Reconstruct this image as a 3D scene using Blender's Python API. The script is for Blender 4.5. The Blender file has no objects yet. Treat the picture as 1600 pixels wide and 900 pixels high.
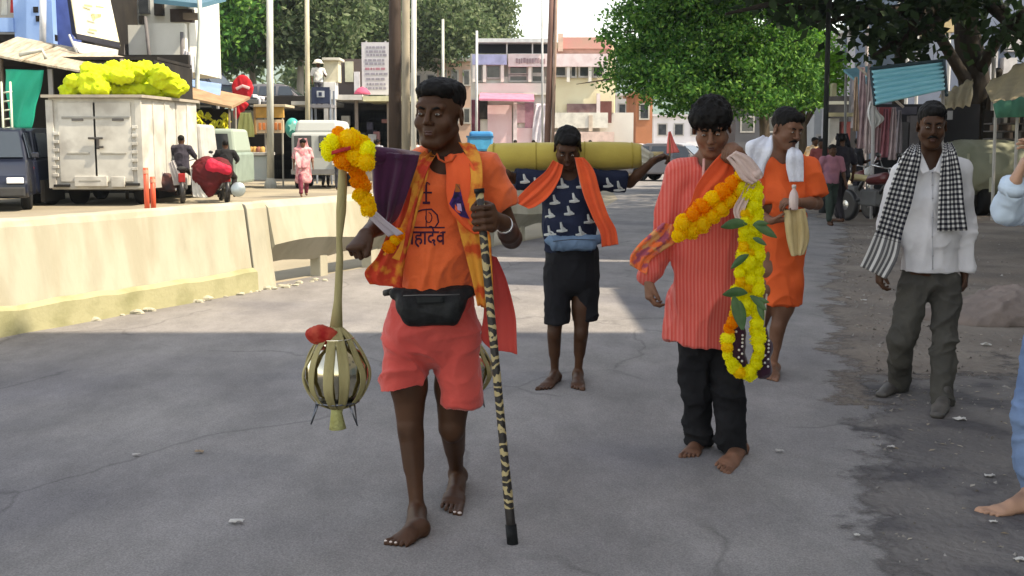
import bpy, bmesh, math, random
import numpy as np
from mathutils import Vector, Matrix
from mathutils.bvhtree import BVHTree
S = bpy.context.scene
COL = S.collection
rnd = random.Random(7)
NR = np.random.RandomState(11)
R = math.radians
PI = math.pi

# ------------------------------------------------------------------ camera
CAM_H, PITCH, FPX = 1.43, math.atan(225/1800), 1800.0
cd = bpy.data.cameras.new('camera'); cam = bpy.data.objects.new('camera', cd); COL.objects.link(cam)
cam.location = (0, 0, CAM_H); cam.rotation_euler = (PI/2-PITCH, 0, 0)
cd.sensor_width = 36; cd.lens = 36*FPX/1600; cd.clip_start = .1; cd.clip_end = 3000
S.camera = cam

# ------------------------------------------------------------------ sky, sun, exposure
SUN = Vector((.60, -.155, .80)).normalized()
EL = math.asin(SUN.z)
w = bpy.data.worlds.new("World"); S.world = w; w.use_nodes = True
wt = w.node_tree; bg = wt.nodes['Background']
sky = wt.nodes.new('ShaderNodeTexSky'); sky.sky_type = 'NISHITA'; sky.sun_disc = False
sky.sun_elevation = EL; sky.sun_rotation = math.atan2(SUN.x, SUN.y)
sky.air_density = 1.0; sky.dust_density = .4; sky.ozone_density = 1.0
hs = wt.nodes.new('ShaderNodeHueSaturation'); hs.inputs['Saturation'].default_value = .62; wt.links.new(sky.outputs[0], hs.inputs['Color']); wt.links.new(hs.outputs[0], bg.inputs[0]); bg.inputs[1].default_value = .15
sl = bpy.data.lights.new('sun', 'SUN'); sl.energy = 2.9; sl.angle = R(.6); sl.color = (1, .95, .86)
so = bpy.data.objects.new('sun', sl); COL.objects.link(so); so.location = (0, 0, 30)
so.rotation_euler = SUN.to_track_quat('Z', 'Y').to_euler()
S.view_settings.view_transform = 'Standard'; S.view_settings.look = 'None'
S.view_settings.exposure = 1.55; S.view_settings.use_white_balance = True; S.view_settings.white_balance_temperature = 7900; S.view_settings.white_balance_tint = 10; S.view_settings.gamma = 1

# a picture measurement of the photograph turned into a place: at distance Y, or on the ground
_cp, _sp = math.cos(PITCH), math.sin(PITCH)
def P(u, v, Y):
    a, b = (u-800)/FPX, (450-v)/FPX
    d = Vector((a, _cp+b*_sp, -_sp+b*_cp))
    return Vector((0, 0, CAM_H)) + d*(Y/d.y)
def G(u, v, z=0.0):
    a, b = (u-800)/FPX, (450-v)/FPX
    d = Vector((a, _cp+b*_sp, -_sp+b*_cp))
    return Vector((0, 0, CAM_H)) + d*((z-CAM_H)/d.z)
def PX(Y): return Y/FPX          # metres per photograph pixel, about

# ------------------------------------------------------------------ materials
def nt(m): return m.node_tree.nodes, m.node_tree.links
def mat(name, col, rough=.8, col2=None, scale=6, mixlo=.35, mixhi=.65, bump=0, bscale=60, metal=0, detail=6,
        sheen=0, spec=None, col3=None, scale3=1.2, stretch=None, emit=0, coat=0, trans=0, bdist=.01):
    m = bpy.data.materials.new(name); m.use_nodes = True
    N, L = nt(m); b = N['Principled BSDF']
    b.inputs['Base Color'].default_value = (*col, 1); b.inputs['Roughness'].default_value = rough
    b.inputs['Metallic'].default_value = metal
    if spec is None and rough > .55: spec = .18
    if spec is not None: b.inputs['Specular IOR Level'].default_value = spec
    if sheen: b.inputs['Sheen Weight'].default_value = sheen
    if coat: b.inputs['Coat Weight'].default_value = coat
    if emit: b.inputs['Emission Color'].default_value = (*col, 1); b.inputs['Emission Strength'].default_value = emit
    tc = N.new('ShaderNodeTexCoord'); src = tc.outputs['Object']
    if stretch:
        mp = N.new('ShaderNodeMapping'); mp.inputs['Scale'].default_value = stretch
        L.new(src, mp.inputs[0]); src = mp.outputs[0]
    cur = None
    def layer(prev, c, sc, lo, hi):
        n = N.new('ShaderNodeTexNoise'); n.inputs['Scale'].default_value = sc; n.inputs['Detail'].default_value = detail
        L.new(src, n.inputs[0])
        mr = N.new('ShaderNodeMapRange'); mr.inputs[1].default_value = lo; mr.inputs[2].default_value = hi
        L.new(n.outputs[0], mr.inputs[0])
        mx = N.new('ShaderNodeMix'); mx.data_type = 'RGBA'
        L.new(mr.outputs[0], mx.inputs[0])
        if prev is None: mx.inputs[6].default_value = (*col, 1)
        else: L.new(prev, mx.inputs[6])
        mx.inputs[7].default_value = (*c, 1)
        return mx.outputs[2]
    if col2: cur = layer(None, col2, scale, mixlo, mixhi)
    if col3: cur = layer(cur, col3, scale3, .5, .62)
    if cur: L.new(cur, b.inputs['Base Color'])
    if bump:
        n = N.new('ShaderNodeTexNoise'); n.inputs['Scale'].default_value = bscale; n.inputs['Detail'].default_value = 6
        L.new(src, n.inputs[0])
        bp = N.new('ShaderNodeBump'); bp.inputs['Strength'].default_value = bump; bp.inputs['Distance'].default_value = bdist
        L.new(n.outputs[0], bp.inputs['Height']); L.new(bp.outputs[0], b.inputs['Normal'])
    return m
def stripes(m, axis, freq, cols, width=.5, uv=False, soft=.05):
    """replace the base colour by stripes along an axis of the object (or of its UVs)"""
    N, L = nt(m); b = N['Principled BSDF']
    tc = N.new('ShaderNodeTexCoord'); sx = N.new('ShaderNodeSeparateXYZ')
    L.new(tc.outputs['UV' if uv else 'Object'], sx.inputs[0])
    mu = N.new('ShaderNodeMath'); mu.operation = 'MULTIPLY'; mu.inputs[1].default_value = freq; L.new(sx.outputs[axis], mu.inputs[0])
    fr = N.new('ShaderNodeMath'); fr.operation = 'FRACT'; L.new(mu.outputs[0], fr.inputs[0])
    mr = N.new('ShaderNodeMapRange'); mr.inputs[1].default_value = width-soft; mr.inputs[2].default_value = width+soft
    L.new(fr.outputs[0], mr.inputs[0])
    mx = N.new('ShaderNodeMix'); mx.data_type = 'RGBA'; L.new(mr.outputs[0], mx.inputs[0])
    mx.inputs[6].default_value = (*cols[0], 1); mx.inputs[7].default_value = (*cols[1], 1)
    L.new(mx.outputs[2], b.inputs['Base Color']); return m
_mc = {}
def paint(col, rough=.7, wear=True):
    """a weathered painted or cloth surface of one colour, shared between things"""
    k = (tuple(round(c, 3) for c in col), rough, wear)
    if k not in _mc:
        _mc[k] = mat('paint', col, rough, tuple(c*.72 for c in col) if wear else None, 3.5, .4, .75, bump=.15, bscale=25)
    return _mc[k]

# ------------------------------------------------------------------ mesh building
class MB:
    def __init__(s): s.v = []; s.f = []; s.uv = None
    def add(s, vs, fs):
        o = len(s.v); s.v += [tuple(v) for v in vs]; s.f += [tuple(i+o for i in f) for f in fs]; return s
    def box(s, c, d, rot=None, top=1.0):
        x, y, z = d[0]/2, d[1]/2, d[2]/2
        vs = [Vector(p) for p in ((-x,-y,-z),(x,-y,-z),(x,y,-z),(-x,y,-z),(-x*top,-y*top,z),(x*top,-y*top,z),(x*top,y*top,z),(-x*top,y*top,z))]
        if rot is not None: vs = [rot @ v for v in vs]
        c = Vector(c)
        return s.add([v+c for v in vs], [(0,3,2,1),(4,5,6,7),(0,1,5,4),(1,2,6,5),(2,3,7,6),(3,0,4,7)])
    def hexa(s, p): return s.add(p, [(0,3,2,1),(4,5,6,7),(0,1,5,4),(1,2,6,5),(2,3,7,6),(3,0,4,7)])
    def tube(s, pts, r, n=8, cap=True, flat=1.0):
        pts = [Vector(p) for p in pts]; k = len(pts)
        rr = r if hasattr(r, '__len__') else [r]*k
        ring = []; ref = None
        for i, p in enumerate(pts):
            t = (pts[min(i+1,k-1)]-pts[max(i-1,0)]).normalized()
            if ref is None:
                ref = Vector((0,0,1)) if abs(t.z) < .9 else Vector((1,0,0))
            a = (ref - t*ref.dot(t))
            a = a.normalized() if a.length > 1e-5 else t.orthogonal().normalized()
            b = t.cross(a); ref = a
            ring.append([p + a*(rr[i]*math.cos(2*PI*j/n)) + b*(rr[i]*flat*math.sin(2*PI*j/n)) for j in range(n)])
        vs = [v for q in ring for v in q]
        fs = [(i*n+j, i*n+(j+1)%n, (i+1)*n+(j+1)%n, (i+1)*n+j) for i in range(k-1) for j in range(n)]
        if cap: fs += [tuple(range(n-1,-1,-1)), tuple((k-1)*n+j for j in range(n))]
        return s.add(vs, fs)
    def lathe(s, prof, c=(0,0,0), n=24, axis=None):
        M = Matrix.Identity(3) if axis is None else Vector((0,0,1)).rotation_difference(Vector(axis)).to_matrix()
        c = Vector(c); vs = []
        for r, z in prof:
            for j in range(n): vs.append(c + M @ Vector((r*math.cos(2*PI*j/n), r*math.sin(2*PI*j/n), z)))
        k = len(prof)
        fs = [(i*n+j, i*n+(j+1)%n, (i+1)*n+(j+1)%n, (i+1)*n+j) for i in range(k-1) for j in range(n)]
        fs += [tuple(range(n-1,-1,-1)), tuple((k-1)*n+j for j in range(n))]
        return s.add(vs, fs)
    def prism(s, pts, ext):
        """flat outline (3-D points) pushed along ext"""
        pts = [Vector(p) for p in pts]; e = Vector(ext); n = len(pts)
        return s.add(pts+[p+e for p in pts], [tuple(range(n-1,-1,-1)), tuple(range(n,2*n))]+[(i,(i+1)%n,n+(i+1)%n,n+i) for i in range(n)])
    def blob(s, c, r, seg=10, ring=7, rot=None, jit=0, rg=rnd):
        c = Vector(c); vs = []
        for i in range(ring+1):
            th = PI*i/ring
            for j in range(seg):
                ph = 2*PI*j/seg; k = 1+(rg.uniform(-jit,jit) if 0 < i < ring else 0)
                v = Vector((r[0]*math.sin(th)*math.cos(ph)*k, r[1]*math.sin(th)*math.sin(ph)*k, r[2]*math.cos(th)*k))
                vs.append(c+(rot @ v if rot else v))
        fs = [(i*seg+j, i*seg+(j+1)%seg, (i+1)*seg+(j+1)%seg, (i+1)*seg+j)[::-1] for i in range(ring) for j in range(seg)]
        return s.add(vs, fs)
    def obj(s, name, m, parent=None, smooth=False, bevel=0, kind=None, loc=None):
        off = wloc(parent) if parent else (Vector(loc) if loc is not None else Vector((0,0,0)))
        me = bpy.data.meshes.new(name)
        me.from_pydata([tuple(Vector(v)-off) for v in s.v], [], s.f); me.validate()
        return finish(name, me, m, parent, smooth, bevel, kind, off)
def wloc(o):
    p = Vector((0,0,0))
    while o is not None: p += o.location; o = o.parent
    return p
def finish(name, me, m, parent, smooth, bevel=0, kind=None, off=Vector((0,0,0))):
    if smooth: me.shade_smooth()
    o = bpy.data.objects.new(name, me); COL.objects.link(o)
    if parent is not None: o.parent = parent
    else: o.location = off
    if m is not None: me.materials.append(m)
    if bevel:
        bv = o.modifiers.new('bevel', 'BEVEL'); bv.width = bevel; bv.segments = 2; bv.limit_method = 'ANGLE'; bv.angle_limit = R(40)
    if kind: o['kind'] = kind
    return o
def tag(o, label, cat, group=None):
    o['label'] = label; o['category'] = cat
    if group: o['group'] = group
    return o
def thing(name, label, cat, loc=(0,0,0), group=None):
    o = bpy.data.objects.new(name, None); COL.objects.link(o); o.location = loc; o.empty_display_size = .2
    return tag(o, label, cat, group)
def dup(root, loc, rz=0, label=None, scale=1.0):
    r = root.copy(); COL.objects.link(r); r.location = loc; r.rotation_euler = (0,0,rz); r.scale = (scale,)*3
    if label: r['label'] = label
    for ch in list(root.children):
        c = ch.copy(); COL.objects.link(c); c.parent = r
        for g in list(ch.children):
            d = g.copy(); COL.objects.link(d); d.parent = c
    return r
def place(root, loc, rz=0, scale=1.0):
    root.location = loc; root.rotation_euler = (0,0,rz); root.scale = (scale,)*3; return root
def box(name, c, d, m, parent, bevel=0, rot=None, **k): return MB().box(c, d, rot).obj(name, m, parent, bevel=bevel, **k)
def share(o, parent, dloc, rot=None):
    """a further alike piece: same mesh, moved by dloc"""
    c = o.copy(); COL.objects.link(c); c.parent = parent; c.location = o.location+Vector(dloc)
    if rot is not None: c.rotation_euler = rot
    return c

# ------------------------------------------------------------------ noise on arrays
def _h(ix, iy, iz):
    n = (ix*374761393 + iy*668265263 + iz*2147483647*0 + iz*1274126177) & 0xffffffff
    n = ((n ^ (n >> 13))*1274126177) & 0xffffffff
    return ((n ^ (n >> 16)) & 0xffff)/65535.0
def vnoise(p):
    p = np.asarray(p, dtype=np.float64)+1000.0; i = np.floor(p).astype(np.int64); f = p-i; f = f*f*(3-2*f)
    o = 0
    for dx in (0,1):
        for dy in (0,1):
            for dz in (0,1):
                wgt = (f[:,0] if dx else 1-f[:,0])*(f[:,1] if dy else 1-f[:,1])*(f[:,2] if dz else 1-f[:,2])
                o = o + wgt*_h(i[:,0]+dx, i[:,1]+dy, i[:,2]+dz)
    return o*2-1

# ------------------------------------------------------------------ distance fields -> one continuous skin
def _n(v): v = np.asarray(v, float); return v/np.linalg.norm(v)
class Cap:      # tapered capsule
    def __init__(s, a, b, ra, rb=None):
        s.a, s.b, s.ra, s.rb = np.array(a, float), np.array(b, float), ra, ra if rb is None else rb
        m = max(s.ra, s.rb); s.lo = np.minimum(s.a, s.b)-m; s.hi = np.maximum(s.a, s.b)+m
    def d(s, X, Y, Z):
        ba = s.b-s.a; L = max(float(ba@ba), 1e-9)
        px, py, pz = X-s.a[0], Y-s.a[1], Z-s.a[2]
        h = np.clip((px*ba[0]+py*ba[1]+pz*ba[2])/L, 0, 1)
        return np.sqrt((px-h*ba[0])**2+(py-h*ba[1])**2+(pz-h*ba[2])**2) - (s.ra+(s.rb-s.ra)*h)
class ECap:     # tapered bar of oval section: wa/wb = (side, depth) half widths; side = direction of the first
    def __init__(s, a, b, wa, wb, side=(1,0,0)):
        s.a, s.b, s.wa, s.wb = np.array(a, float), np.array(b, float), wa, wb
        t = _n(s.b-s.a); sd = np.array(side, float); sd = _n(sd-t*(sd@t)); s.t, s.s, s.q = t, sd, np.cross(t, sd)
        m = max(*wa, *wb); s.lo = np.minimum(s.a, s.b)-m; s.hi = np.maximum(s.a, s.b)+m
    def d(s, X, Y, Z):
        ba = s.b-s.a; L = float(ba@ba)
        px, py, pz = X-s.a[0], Y-s.a[1], Z-s.a[2]
        h = np.clip((px*ba[0]+py*ba[1]+pz*ba[2])/L, 0, 1)
        px = px-h*ba[0]; py = py-h*ba[1]; pz = pz-h*ba[2]
        ws = s.wa[0]+(s.wb[0]-s.wa[0])*h; wd = s.wa[1]+(s.wb[1]-s.wa[1])*h; wt = np.minimum(ws, wd)
        qs = px*s.s[0]+py*s.s[1]+pz*s.s[2]; qd = px*s.q[0]+py*s.q[1]+pz*s.q[2]; qt = px*s.t[0]+py*s.t[1]+pz*s.t[2]
        k0 = np.sqrt((qs/ws)**2+(qd/wd)**2+(qt/wt)**2); k1 = np.sqrt((qs/ws**2)**2+(qd/wd**2)**2+(qt/wt**2)**2)+1e-9
        return k0*(k0-1)/k1
class Ell:
    def __init__(s, c, r, M=None):
        s.c, s.r = np.array(c, float), np.array(r, float); s.M = np.eye(3) if M is None else np.array(M)
        m = max(r); s.lo = s.c-m; s.hi = s.c+m
    def d(s, X, Y, Z):
        px, py, pz = X-s.c[0], Y-s.c[1], Z-s.c[2]; M, r = s.M, s.r
        a = (px*M[0,0]+py*M[1,0]+pz*M[2,0]); b = (px*M[0,1]+py*M[1,1]+pz*M[2,1]); c = (px*M[0,2]+py*M[1,2]+pz*M[2,2])
        k0 = np.sqrt((a/r[0])**2+(b/r[1])**2+(c/r[2])**2); k1 = np.sqrt((a/r[0]**2)**2+(b/r[1]**2)**2+(c/r[2]**2)**2)+1e-9
        return k0*(k0-1)/k1
class Half:     # everything on the side the normal points to
    def __init__(s, p, n): s.p, s.n = np.array(p, float), _n(n)
    def d(s, X, Y, Z): return -((X-s.p[0])*s.n[0]+(Y-s.p[1])*s.n[1]+(Z-s.p[2])*s.n[2])
class Bite:     # a half space, but only near p: trims a sleeve without touching the rest
    def __init__(s, p, n, r): s.p, s.n, s.r = np.array(p, float), _n(n), r; s.lo = s.p-r; s.hi = s.p+r
    def d(s, X, Y, Z):
        a = -((X-s.p[0])*s.n[0]+(Y-s.p[1])*s.n[1]+(Z-s.p[2])*s.n[2]); return np.maximum(a, np.sqrt((X-s.p[0])**2+(Y-s.p[1])**2+(Z-s.p[2])**2)-s.r)
class Field:
    def __init__(s, h): s.h = h; s.ops = []
    def add(s, p, k=.02, grp=0): s.ops.append(('+', p, k)); return s
    def cut(s, p, k=.005): s.ops.append(('-', p, k)); return s
    def cap(s, a, b, ra, rb=None, k=.02): return s.add(Cap(a, b, ra, rb), k)
    def chain(s, pts, rr, k=.02):
        for i in range(len(pts)-1): s.add(Cap(pts[i], pts[i+1], rr[i], rr[i+1]), k)
        return s
    def mesh(s):
        h = s.h; P_ = [o for o in s.ops if o[0] == '+']
        lo = np.min([o[1].lo for o in P_], 0)-4*h; hi = np.max([o[1].hi for o in P_], 0)+4*h
        n = np.ceil((hi-lo)/h).astype(int)+1
        F = np.full(n, 1.0, np.float32)
        ax = [lo[i]+h*np.arange(n[i]) for i in range(3)]
        for op, p, k in s.ops:
            if hasattr(p, 'lo'):
                pad = k+3*h
                i0 = np.clip(np.floor((p.lo-pad-lo)/h).astype(int), 0, n-1); i1 = np.clip(np.ceil((p.hi+pad-lo)/h).astype(int)+1, 1, n)
            else: i0 = np.zeros(3, int); i1 = n
            if (i1 <= i0).any(): continue
            X = ax[0][i0[0]:i1[0]][:,None,None]; Y = ax[1][i0[1]:i1[1]][None,:,None]; Z = ax[2][i0[2]:i1[2]][None,None,:]
            D = p.d(X, Y, Z).astype(np.float32)
            sub = F[i0[0]:i1[0], i0[1]:i1[1], i0[2]:i1[2]]
            if op == '+':
                hh = np.clip(.5+.5*(D-sub)/k, 0, 1); sub[...] = D*(1-hh)+sub*hh-k*hh*(1-hh)
            else:
                D = -D; hh = np.clip(.5-.5*(D-sub)/k, 0, 1); sub[...] = D*(1-hh)+sub*hh+k*hh*(1-hh)
        return nets(F, lo, h)
def nets(F, lo, h):
    n = F.shape; ins = F < 0
    c = np.zeros((n[0]-1, n[1]-1, n[2]-1), np.int8)
    for dx in (0,1):
        for dy in (0,1):
            for dz in (0,1): c += ins[dx:n[0]-1+dx, dy:n[1]-1+dy, dz:n[2]-1+dz]
    act = np.argwhere((c > 0) & (c < 8))
    idx = -np.ones(c.shape, np.int32); idx[act[:,0], act[:,1], act[:,2]] = np.arange(len(act))
    acc = np.zeros((len(act), 3)); cnt = np.zeros(len(act))
    cor = [(0,0,0),(1,0,0),(0,1,0),(1,1,0),(0,0,1),(1,0,1),(0,1,1),(1,1,1)]
    val = [F[act[:,0]+a, act[:,1]+b, act[:,2]+d] for a, b, d in cor]
    for i in range(8):
        for j in range(i+1, 8):
            df = [cor[j][k]-cor[i][k] for k in range(3)]
            if sum(map(abs, df)) != 1: continue
            m = (val[i] < 0) != (val[j] < 0); t = val[i]/(val[i]-val[j]+1e-20)
            for k in range(3): acc[:,k] += np.where(m, cor[i][k]+t*df[k], 0)
            cnt += m
    V = (act+acc/cnt[:,None])*h+lo
    Q = []
    for ax in range(3):
        a, b = [(1,2),(2,0),(0,1)][ax]
        sl0 = [slice(None)]*3; sl1 = [slice(None)]*3; sl0[ax] = slice(0,-1); sl1[ax] = slice(1,None)
        A, B = ins[tuple(sl0)], ins[tuple(sl1)]
        e = np.argwhere(A != B)
        e = e[(e[:,a] > 0) & (e[:,b] > 0) & (e[:,a] < c.shape[a]) & (e[:,b] < c.shape[b])]
        if not len(e): continue
        flip = ~A[e[:,0], e[:,1], e[:,2]]
        def at(da, db):
            q = e.copy(); q[:,a] -= da; q[:,b] -= db; return idx[q[:,0], q[:,1], q[:,2]]
        q = np.stack([at(1,1), at(0,1), at(0,0), at(1,0)], 1)
        q[flip] = q[flip][:,::-1]; Q.append(q)
    return V, np.concatenate(Q)
def skin(name, VQ, m, parent, disp=None, smooth_it=0):
    V, Q = VQ; off = np.array(wloc(parent)) if parent else np.zeros(3)
    me = bpy.data.meshes.new(name)
    me.vertices.add(len(V)); me.loops.add(len(Q)*4); me.polygons.add(len(Q))
    if disp is not None:
        me.vertices.foreach_set('co', V.ravel()); me.loops.foreach_set('vertex_index', Q.ravel().astype(np.int32))
        me.polygons.foreach_set('loop_start', np.arange(0, len(Q)*4, 4, dtype=np.int32)); me.update()
        nn = np.empty(len(V)*3); me.vertices.foreach_get('normal', nn); nn = nn.reshape(-1,3)
        V = V+nn*disp(V)[:,None]
    me.vertices.foreach_set('co', (V-off).ravel()); me.loops.foreach_set('vertex_index', Q.ravel().astype(np.int32))
    me.polygons.foreach_set('loop_start', np.arange(0, len(Q)*4, 4, dtype=np.int32))
    me.update(calc_edges=True); me.validate()
    o = finish(name, me, m, parent, True)
    o['_n'] = 0; del o['_n']
    return o
def bvh_of(*objs):
    vs, fs = [], []
    for o in objs:
        off = wloc(o); k = len(vs); me = o.data
        vs += [tuple(v.co+off) for v in me.vertices]; fs += [tuple(i+k for i in p.vertices) for p in me.polygons]
    return BVHTree.FromPolygons(vs, fs)

def ribbon(name, m, parent, rows, nu=14, fold=.006, nf=3, bvh=None, lift=.01, thick=.0025, cut=None, uvs=(1,1), seed=0, ruffle=0, taper=None):
    """cloth strip: rows = [(left point, right point), ...]; laid on the bodies in bvh (seen from the front) if given"""
    rows = [(Vector(a), Vector(b)) for a, b in rows]
    # resample with Catmull-Rom for a soft run
    K = max(6, int(len(rows)*6)); out = []
    def cr(p0, p1, p2, p3, t): return .5*((2*p1)+(p2-p0)*t+(2*p0-5*p1+4*p2-p3)*t*t+(3*p1-p0-3*p2+p3)*t**3)
    n = len(rows)
    for i in range(n-1):
        for j in range(6):
            t = j/6; q = [rows[max(i-1,0)], rows[i], rows[i+1], rows[min(i+2,n-1)]]
            out.append(tuple(cr(q[0][s], q[1][s], q[2][s], q[3][s], t) for s in (0,1)))
    out.append(rows[-1])
    V = []; UV = []; L = 0; rg = random.Random(seed); ph = rg.uniform(0, 6)
    for i, (a, b) in enumerate(out):
        if i: L += ((a+b)/2-(out[i-1][0]+out[i-1][1])/2).length
        d = b-a; up = ((out[min(i+1,len(out)-1)][0]+out[min(i+1,len(out)-1)][1])-(out[max(i-1,0)][0]+out[max(i-1,0)][1]))
        nrm = d.cross(up); nrm = nrm.normalized() if nrm.length > 1e-7 else Vector((0,-1,0))
        if nrm.y > 0: nrm = -nrm
        for j in range(nu+1):
            s = j/nu; p = a+d*s
            wv = math.sin(s*nf*2*PI+ph+L*3)*.6+math.sin(s*nf*3.7*PI+ph*2+L*7)*.4
            if bvh:
                hit = bvh.ray_cast(Vector((p.x, p.y-1.2, p.z)), Vector((0,1,0)))
                if hit[0] is not None and hit[0].y < p.y+.04: p = Vector((p.x, min(p.y, hit[0].y-lift), p.z))
            p = p+nrm*(fold*wv)+Vector((0,0,ruffle*math.sin(L*40+s*9)))
            V.append(p); UV.append((s*uvs[0], L*uvs[1]))
    F = []; w_ = nu+1
    for i in range(len(out)-1):
        for j in range(nu): F.append((i*w_+j, i*w_+j+1, (i+1)*w_+j+1, (i+1)*w_+j))
    off = wloc(parent) if parent else Vector((0,0,0))
    me = bpy.data.meshes.new(name); me.from_pydata([tuple(v-off) for v in V], [], F)
    ul = me.uv_layers.new(name='UVMap')
    for lp in me.loops: ul.data[lp.index].uv = UV[lp.vertex_index]
    o = finish(name, me, m, parent, True)
    sd = o.modifiers.new('cloth', 'SOLIDIFY'); sd.thickness = thick; sd.offset = 0
    return o
# ------------------------------------------------------------------ ground, road, verge
def sheet(name, pts, z, m, kind='structure'):
    me = bpy.data.meshes.new(name); bm = bmesh.new()
    bm.faces.new([bm.verts.new((x, y, z)) for x, y in pts]); bmesh.ops.recalc_face_normals(bm, faces=bm.faces)
    if bm.faces[:][0].normal.z < 0: bmesh.ops.reverse_faces(bm, faces=bm.faces)
    bmesh.ops.triangulate(bm, faces=bm.faces); bm.to_mesh(me); bm.free()
    return finish(name, me, m, None, False, kind=kind)
DUST = mat('pale dust', (.34,.29,.21), .95, (.27,.235,.17), .6, bump=.4, bscale=6, col3=(.23,.20,.15), scale3=.25)
sheet('ground', [(-1500,-60),(1500,-60),(1500,2500),(-1500,2500)], 0, DUST)
ASPH = mat('old asphalt', (.225,.212,.208), .9, (.262,.247,.235), 1.1, bump=.7, bscale=70, col3=(.185,.176,.180), scale3=.55, bdist=.006)
ASPH2 = ASPH
def asphalt_detail(m, s0=1.0):
    N, L = nt(m); b = N['Principled BSDF']; prev = b.inputs['Base Color'].links[0].from_socket
    tc = N.new('ShaderNodeTexCoord')
    n = N.new('ShaderNodeTexNoise'); n.inputs['Scale'].default_value = 160; n.inputs['Detail'].default_value = 3; L.new(tc.outputs['Object'], n.inputs[0])
    mr = N.new('ShaderNodeMapRange'); mr.inputs[1].default_value = .35; mr.inputs[2].default_value = .7; mr.inputs[3].default_value = .78; mr.inputs[4].default_value = 1.2; L.new(n.outputs[0], mr.inputs[0])
    # cracks
    mp = N.new('ShaderNodeMapping'); mp.inputs['Scale'].default_value = (.55,.38,1); nz = N.new('ShaderNodeTexNoise'); nz.inputs['Scale'].default_value = 1.6; nz.inputs['Detail'].default_value = 6
    L.new(tc.outputs['Object'], mp.inputs[0]); L.new(mp.outputs[0], nz.inputs[0])
    ad = N.new('ShaderNodeMix'); ad.data_type = 'RGBA'; ad.inputs[0].default_value = .35; L.new(mp.outputs[0], ad.inputs[6]); L.new(nz.outputs['Color'], ad.inputs[7])
    vo = N.new('ShaderNodeTexVoronoi'); vo.feature = 'DISTANCE_TO_EDGE'; vo.inputs['Scale'].default_value = 1.7; L.new(ad.outputs[2], vo.inputs[0])
    cr = N.new('ShaderNodeMapRange'); cr.inputs[1].default_value = 0; cr.inputs[2].default_value = .012; cr.inputs[3].default_value = .72; cr.inputs[4].default_value = 1; L.new(vo.outputs[0], cr.inputs[0])
    nm = N.new('ShaderNodeTexNoise'); nm.inputs['Scale'].default_value = .7; L.new(tc.outputs['Object'], nm.inputs[0])
    mk = N.new('ShaderNodeMapRange'); mk.inputs[1].default_value = .48; mk.inputs[2].default_value = .6; mk.inputs[3].default_value = 1; mk.inputs[4].default_value = 0; L.new(nm.outputs[0], mk.inputs[0])
    mm = N.new('ShaderNodeMath'); mm.operation = 'MAXIMUM'; L.new(cr.outputs[0], mm.inputs[0]); L.new(mk.outputs[0], mm.inputs[1])
    mu = N.new('ShaderNodeMath'); mu.operation = 'MULTIPLY'; L.new(mr.outputs[0], mu.inputs[0]); L.new(mm.outputs[0], mu.inputs[1])
    mx = N.new('ShaderNodeMix'); mx.data_type = 'RGBA'; mx.blend_type = 'MULTIPLY'; mx.inputs[0].default_value = 1; L.new(prev, mx.inputs[6]); L.new(mu.outputs[0], mx.inputs[7])
    st = N.new('ShaderNodeTexNoise'); st.inputs['Scale'].default_value = 3.2; st.inputs['Detail'].default_value = 7; st.inputs['Roughness'].default_value = .7
    m2 = N.new('ShaderNodeMapping'); m2.inputs['Scale'].default_value = (.7,.35,1); m2.inputs['Rotation'].default_value = (0,0,.4); L.new(tc.outputs['Object'], m2.inputs[0]); L.new(m2.outputs[0], st.inputs[0])
    s2 = N.new('ShaderNodeMapRange'); s2.inputs[1].default_value = .30; s2.inputs[2].default_value = .72; s2.inputs[3].default_value = .70; s2.inputs[4].default_value = 1.18; L.new(st.outputs[0], s2.inputs[0])
    m3 = N.new('ShaderNodeMix'); m3.data_type = 'RGBA'; m3.blend_type = 'MULTIPLY'; m3.inputs[0].default_value = 1; L.new(mx.outputs[2], m3.inputs[6]); L.new(s2.outputs[0], m3.inputs[7])
    L.new(m3.outputs[2], b.inputs['Base Color'])
asphalt_detail(ASPH)
# left edge of the road = foot of the barrier, right edge ragged
BARR = [G(-260,575), G(0,524), G(200,487), G(400,455), G(590,421), G(850,376), G(900,366), Vector((3.0,30,0))]
def ragged(pts, amp, step, seed):
    rg = random.Random(seed); out = []
    for a, b in zip(pts, pts[1:]):
        a, b = Vector((a[0], a[1])), Vector((b[0], b[1])); L = (b-a).length; k = max(1, int(L/step)); n = Vector((-(b-a).y, (b-a).x)).normalized()
        for i in range(k): out.append(tuple(a.lerp(b, i/k)+n*rg.uniform(-amp, amp)))
    out.append((pts[-1][0], pts[-1][1])); return out
RE = [(1.05,-6),(1.10,2),(1.22,3.4),(1.32,4.2),(1.62,5.2),(2.0,6.4),(2.5,8.2),(3.2,11),(4.4,15),(5.9,20),(6.6,27),(7.2,38)]
right = ragged(ragged(RE, .05, .30, 3), .014, .035, 8)
leftE = [(p.x-.25, p.y) for p in BARR]
road = [(-9,-6)]+[(-9,6.0)]+leftE+[(4.5,60),(9,90),(16,90)]+[(x+1.4,y) for x, y in RE][::-1]
sheet('road', road, .004, ASPH)
WET = mat('wet dirt verge', (.105,.098,.098), .62, (.165,.15,.14), 1.6, bump=1.0, bscale=22, col3=(.075,.07,.073), scale3=2.2, bdist=.02)
EARTH = mat('brown earth', (.20,.165,.135), .9, (.14,.12,.105), 1.1, bump=1.0, bscale=14, col3=(.22,.19,.16), scale3=.7, bdist=.03)
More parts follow.
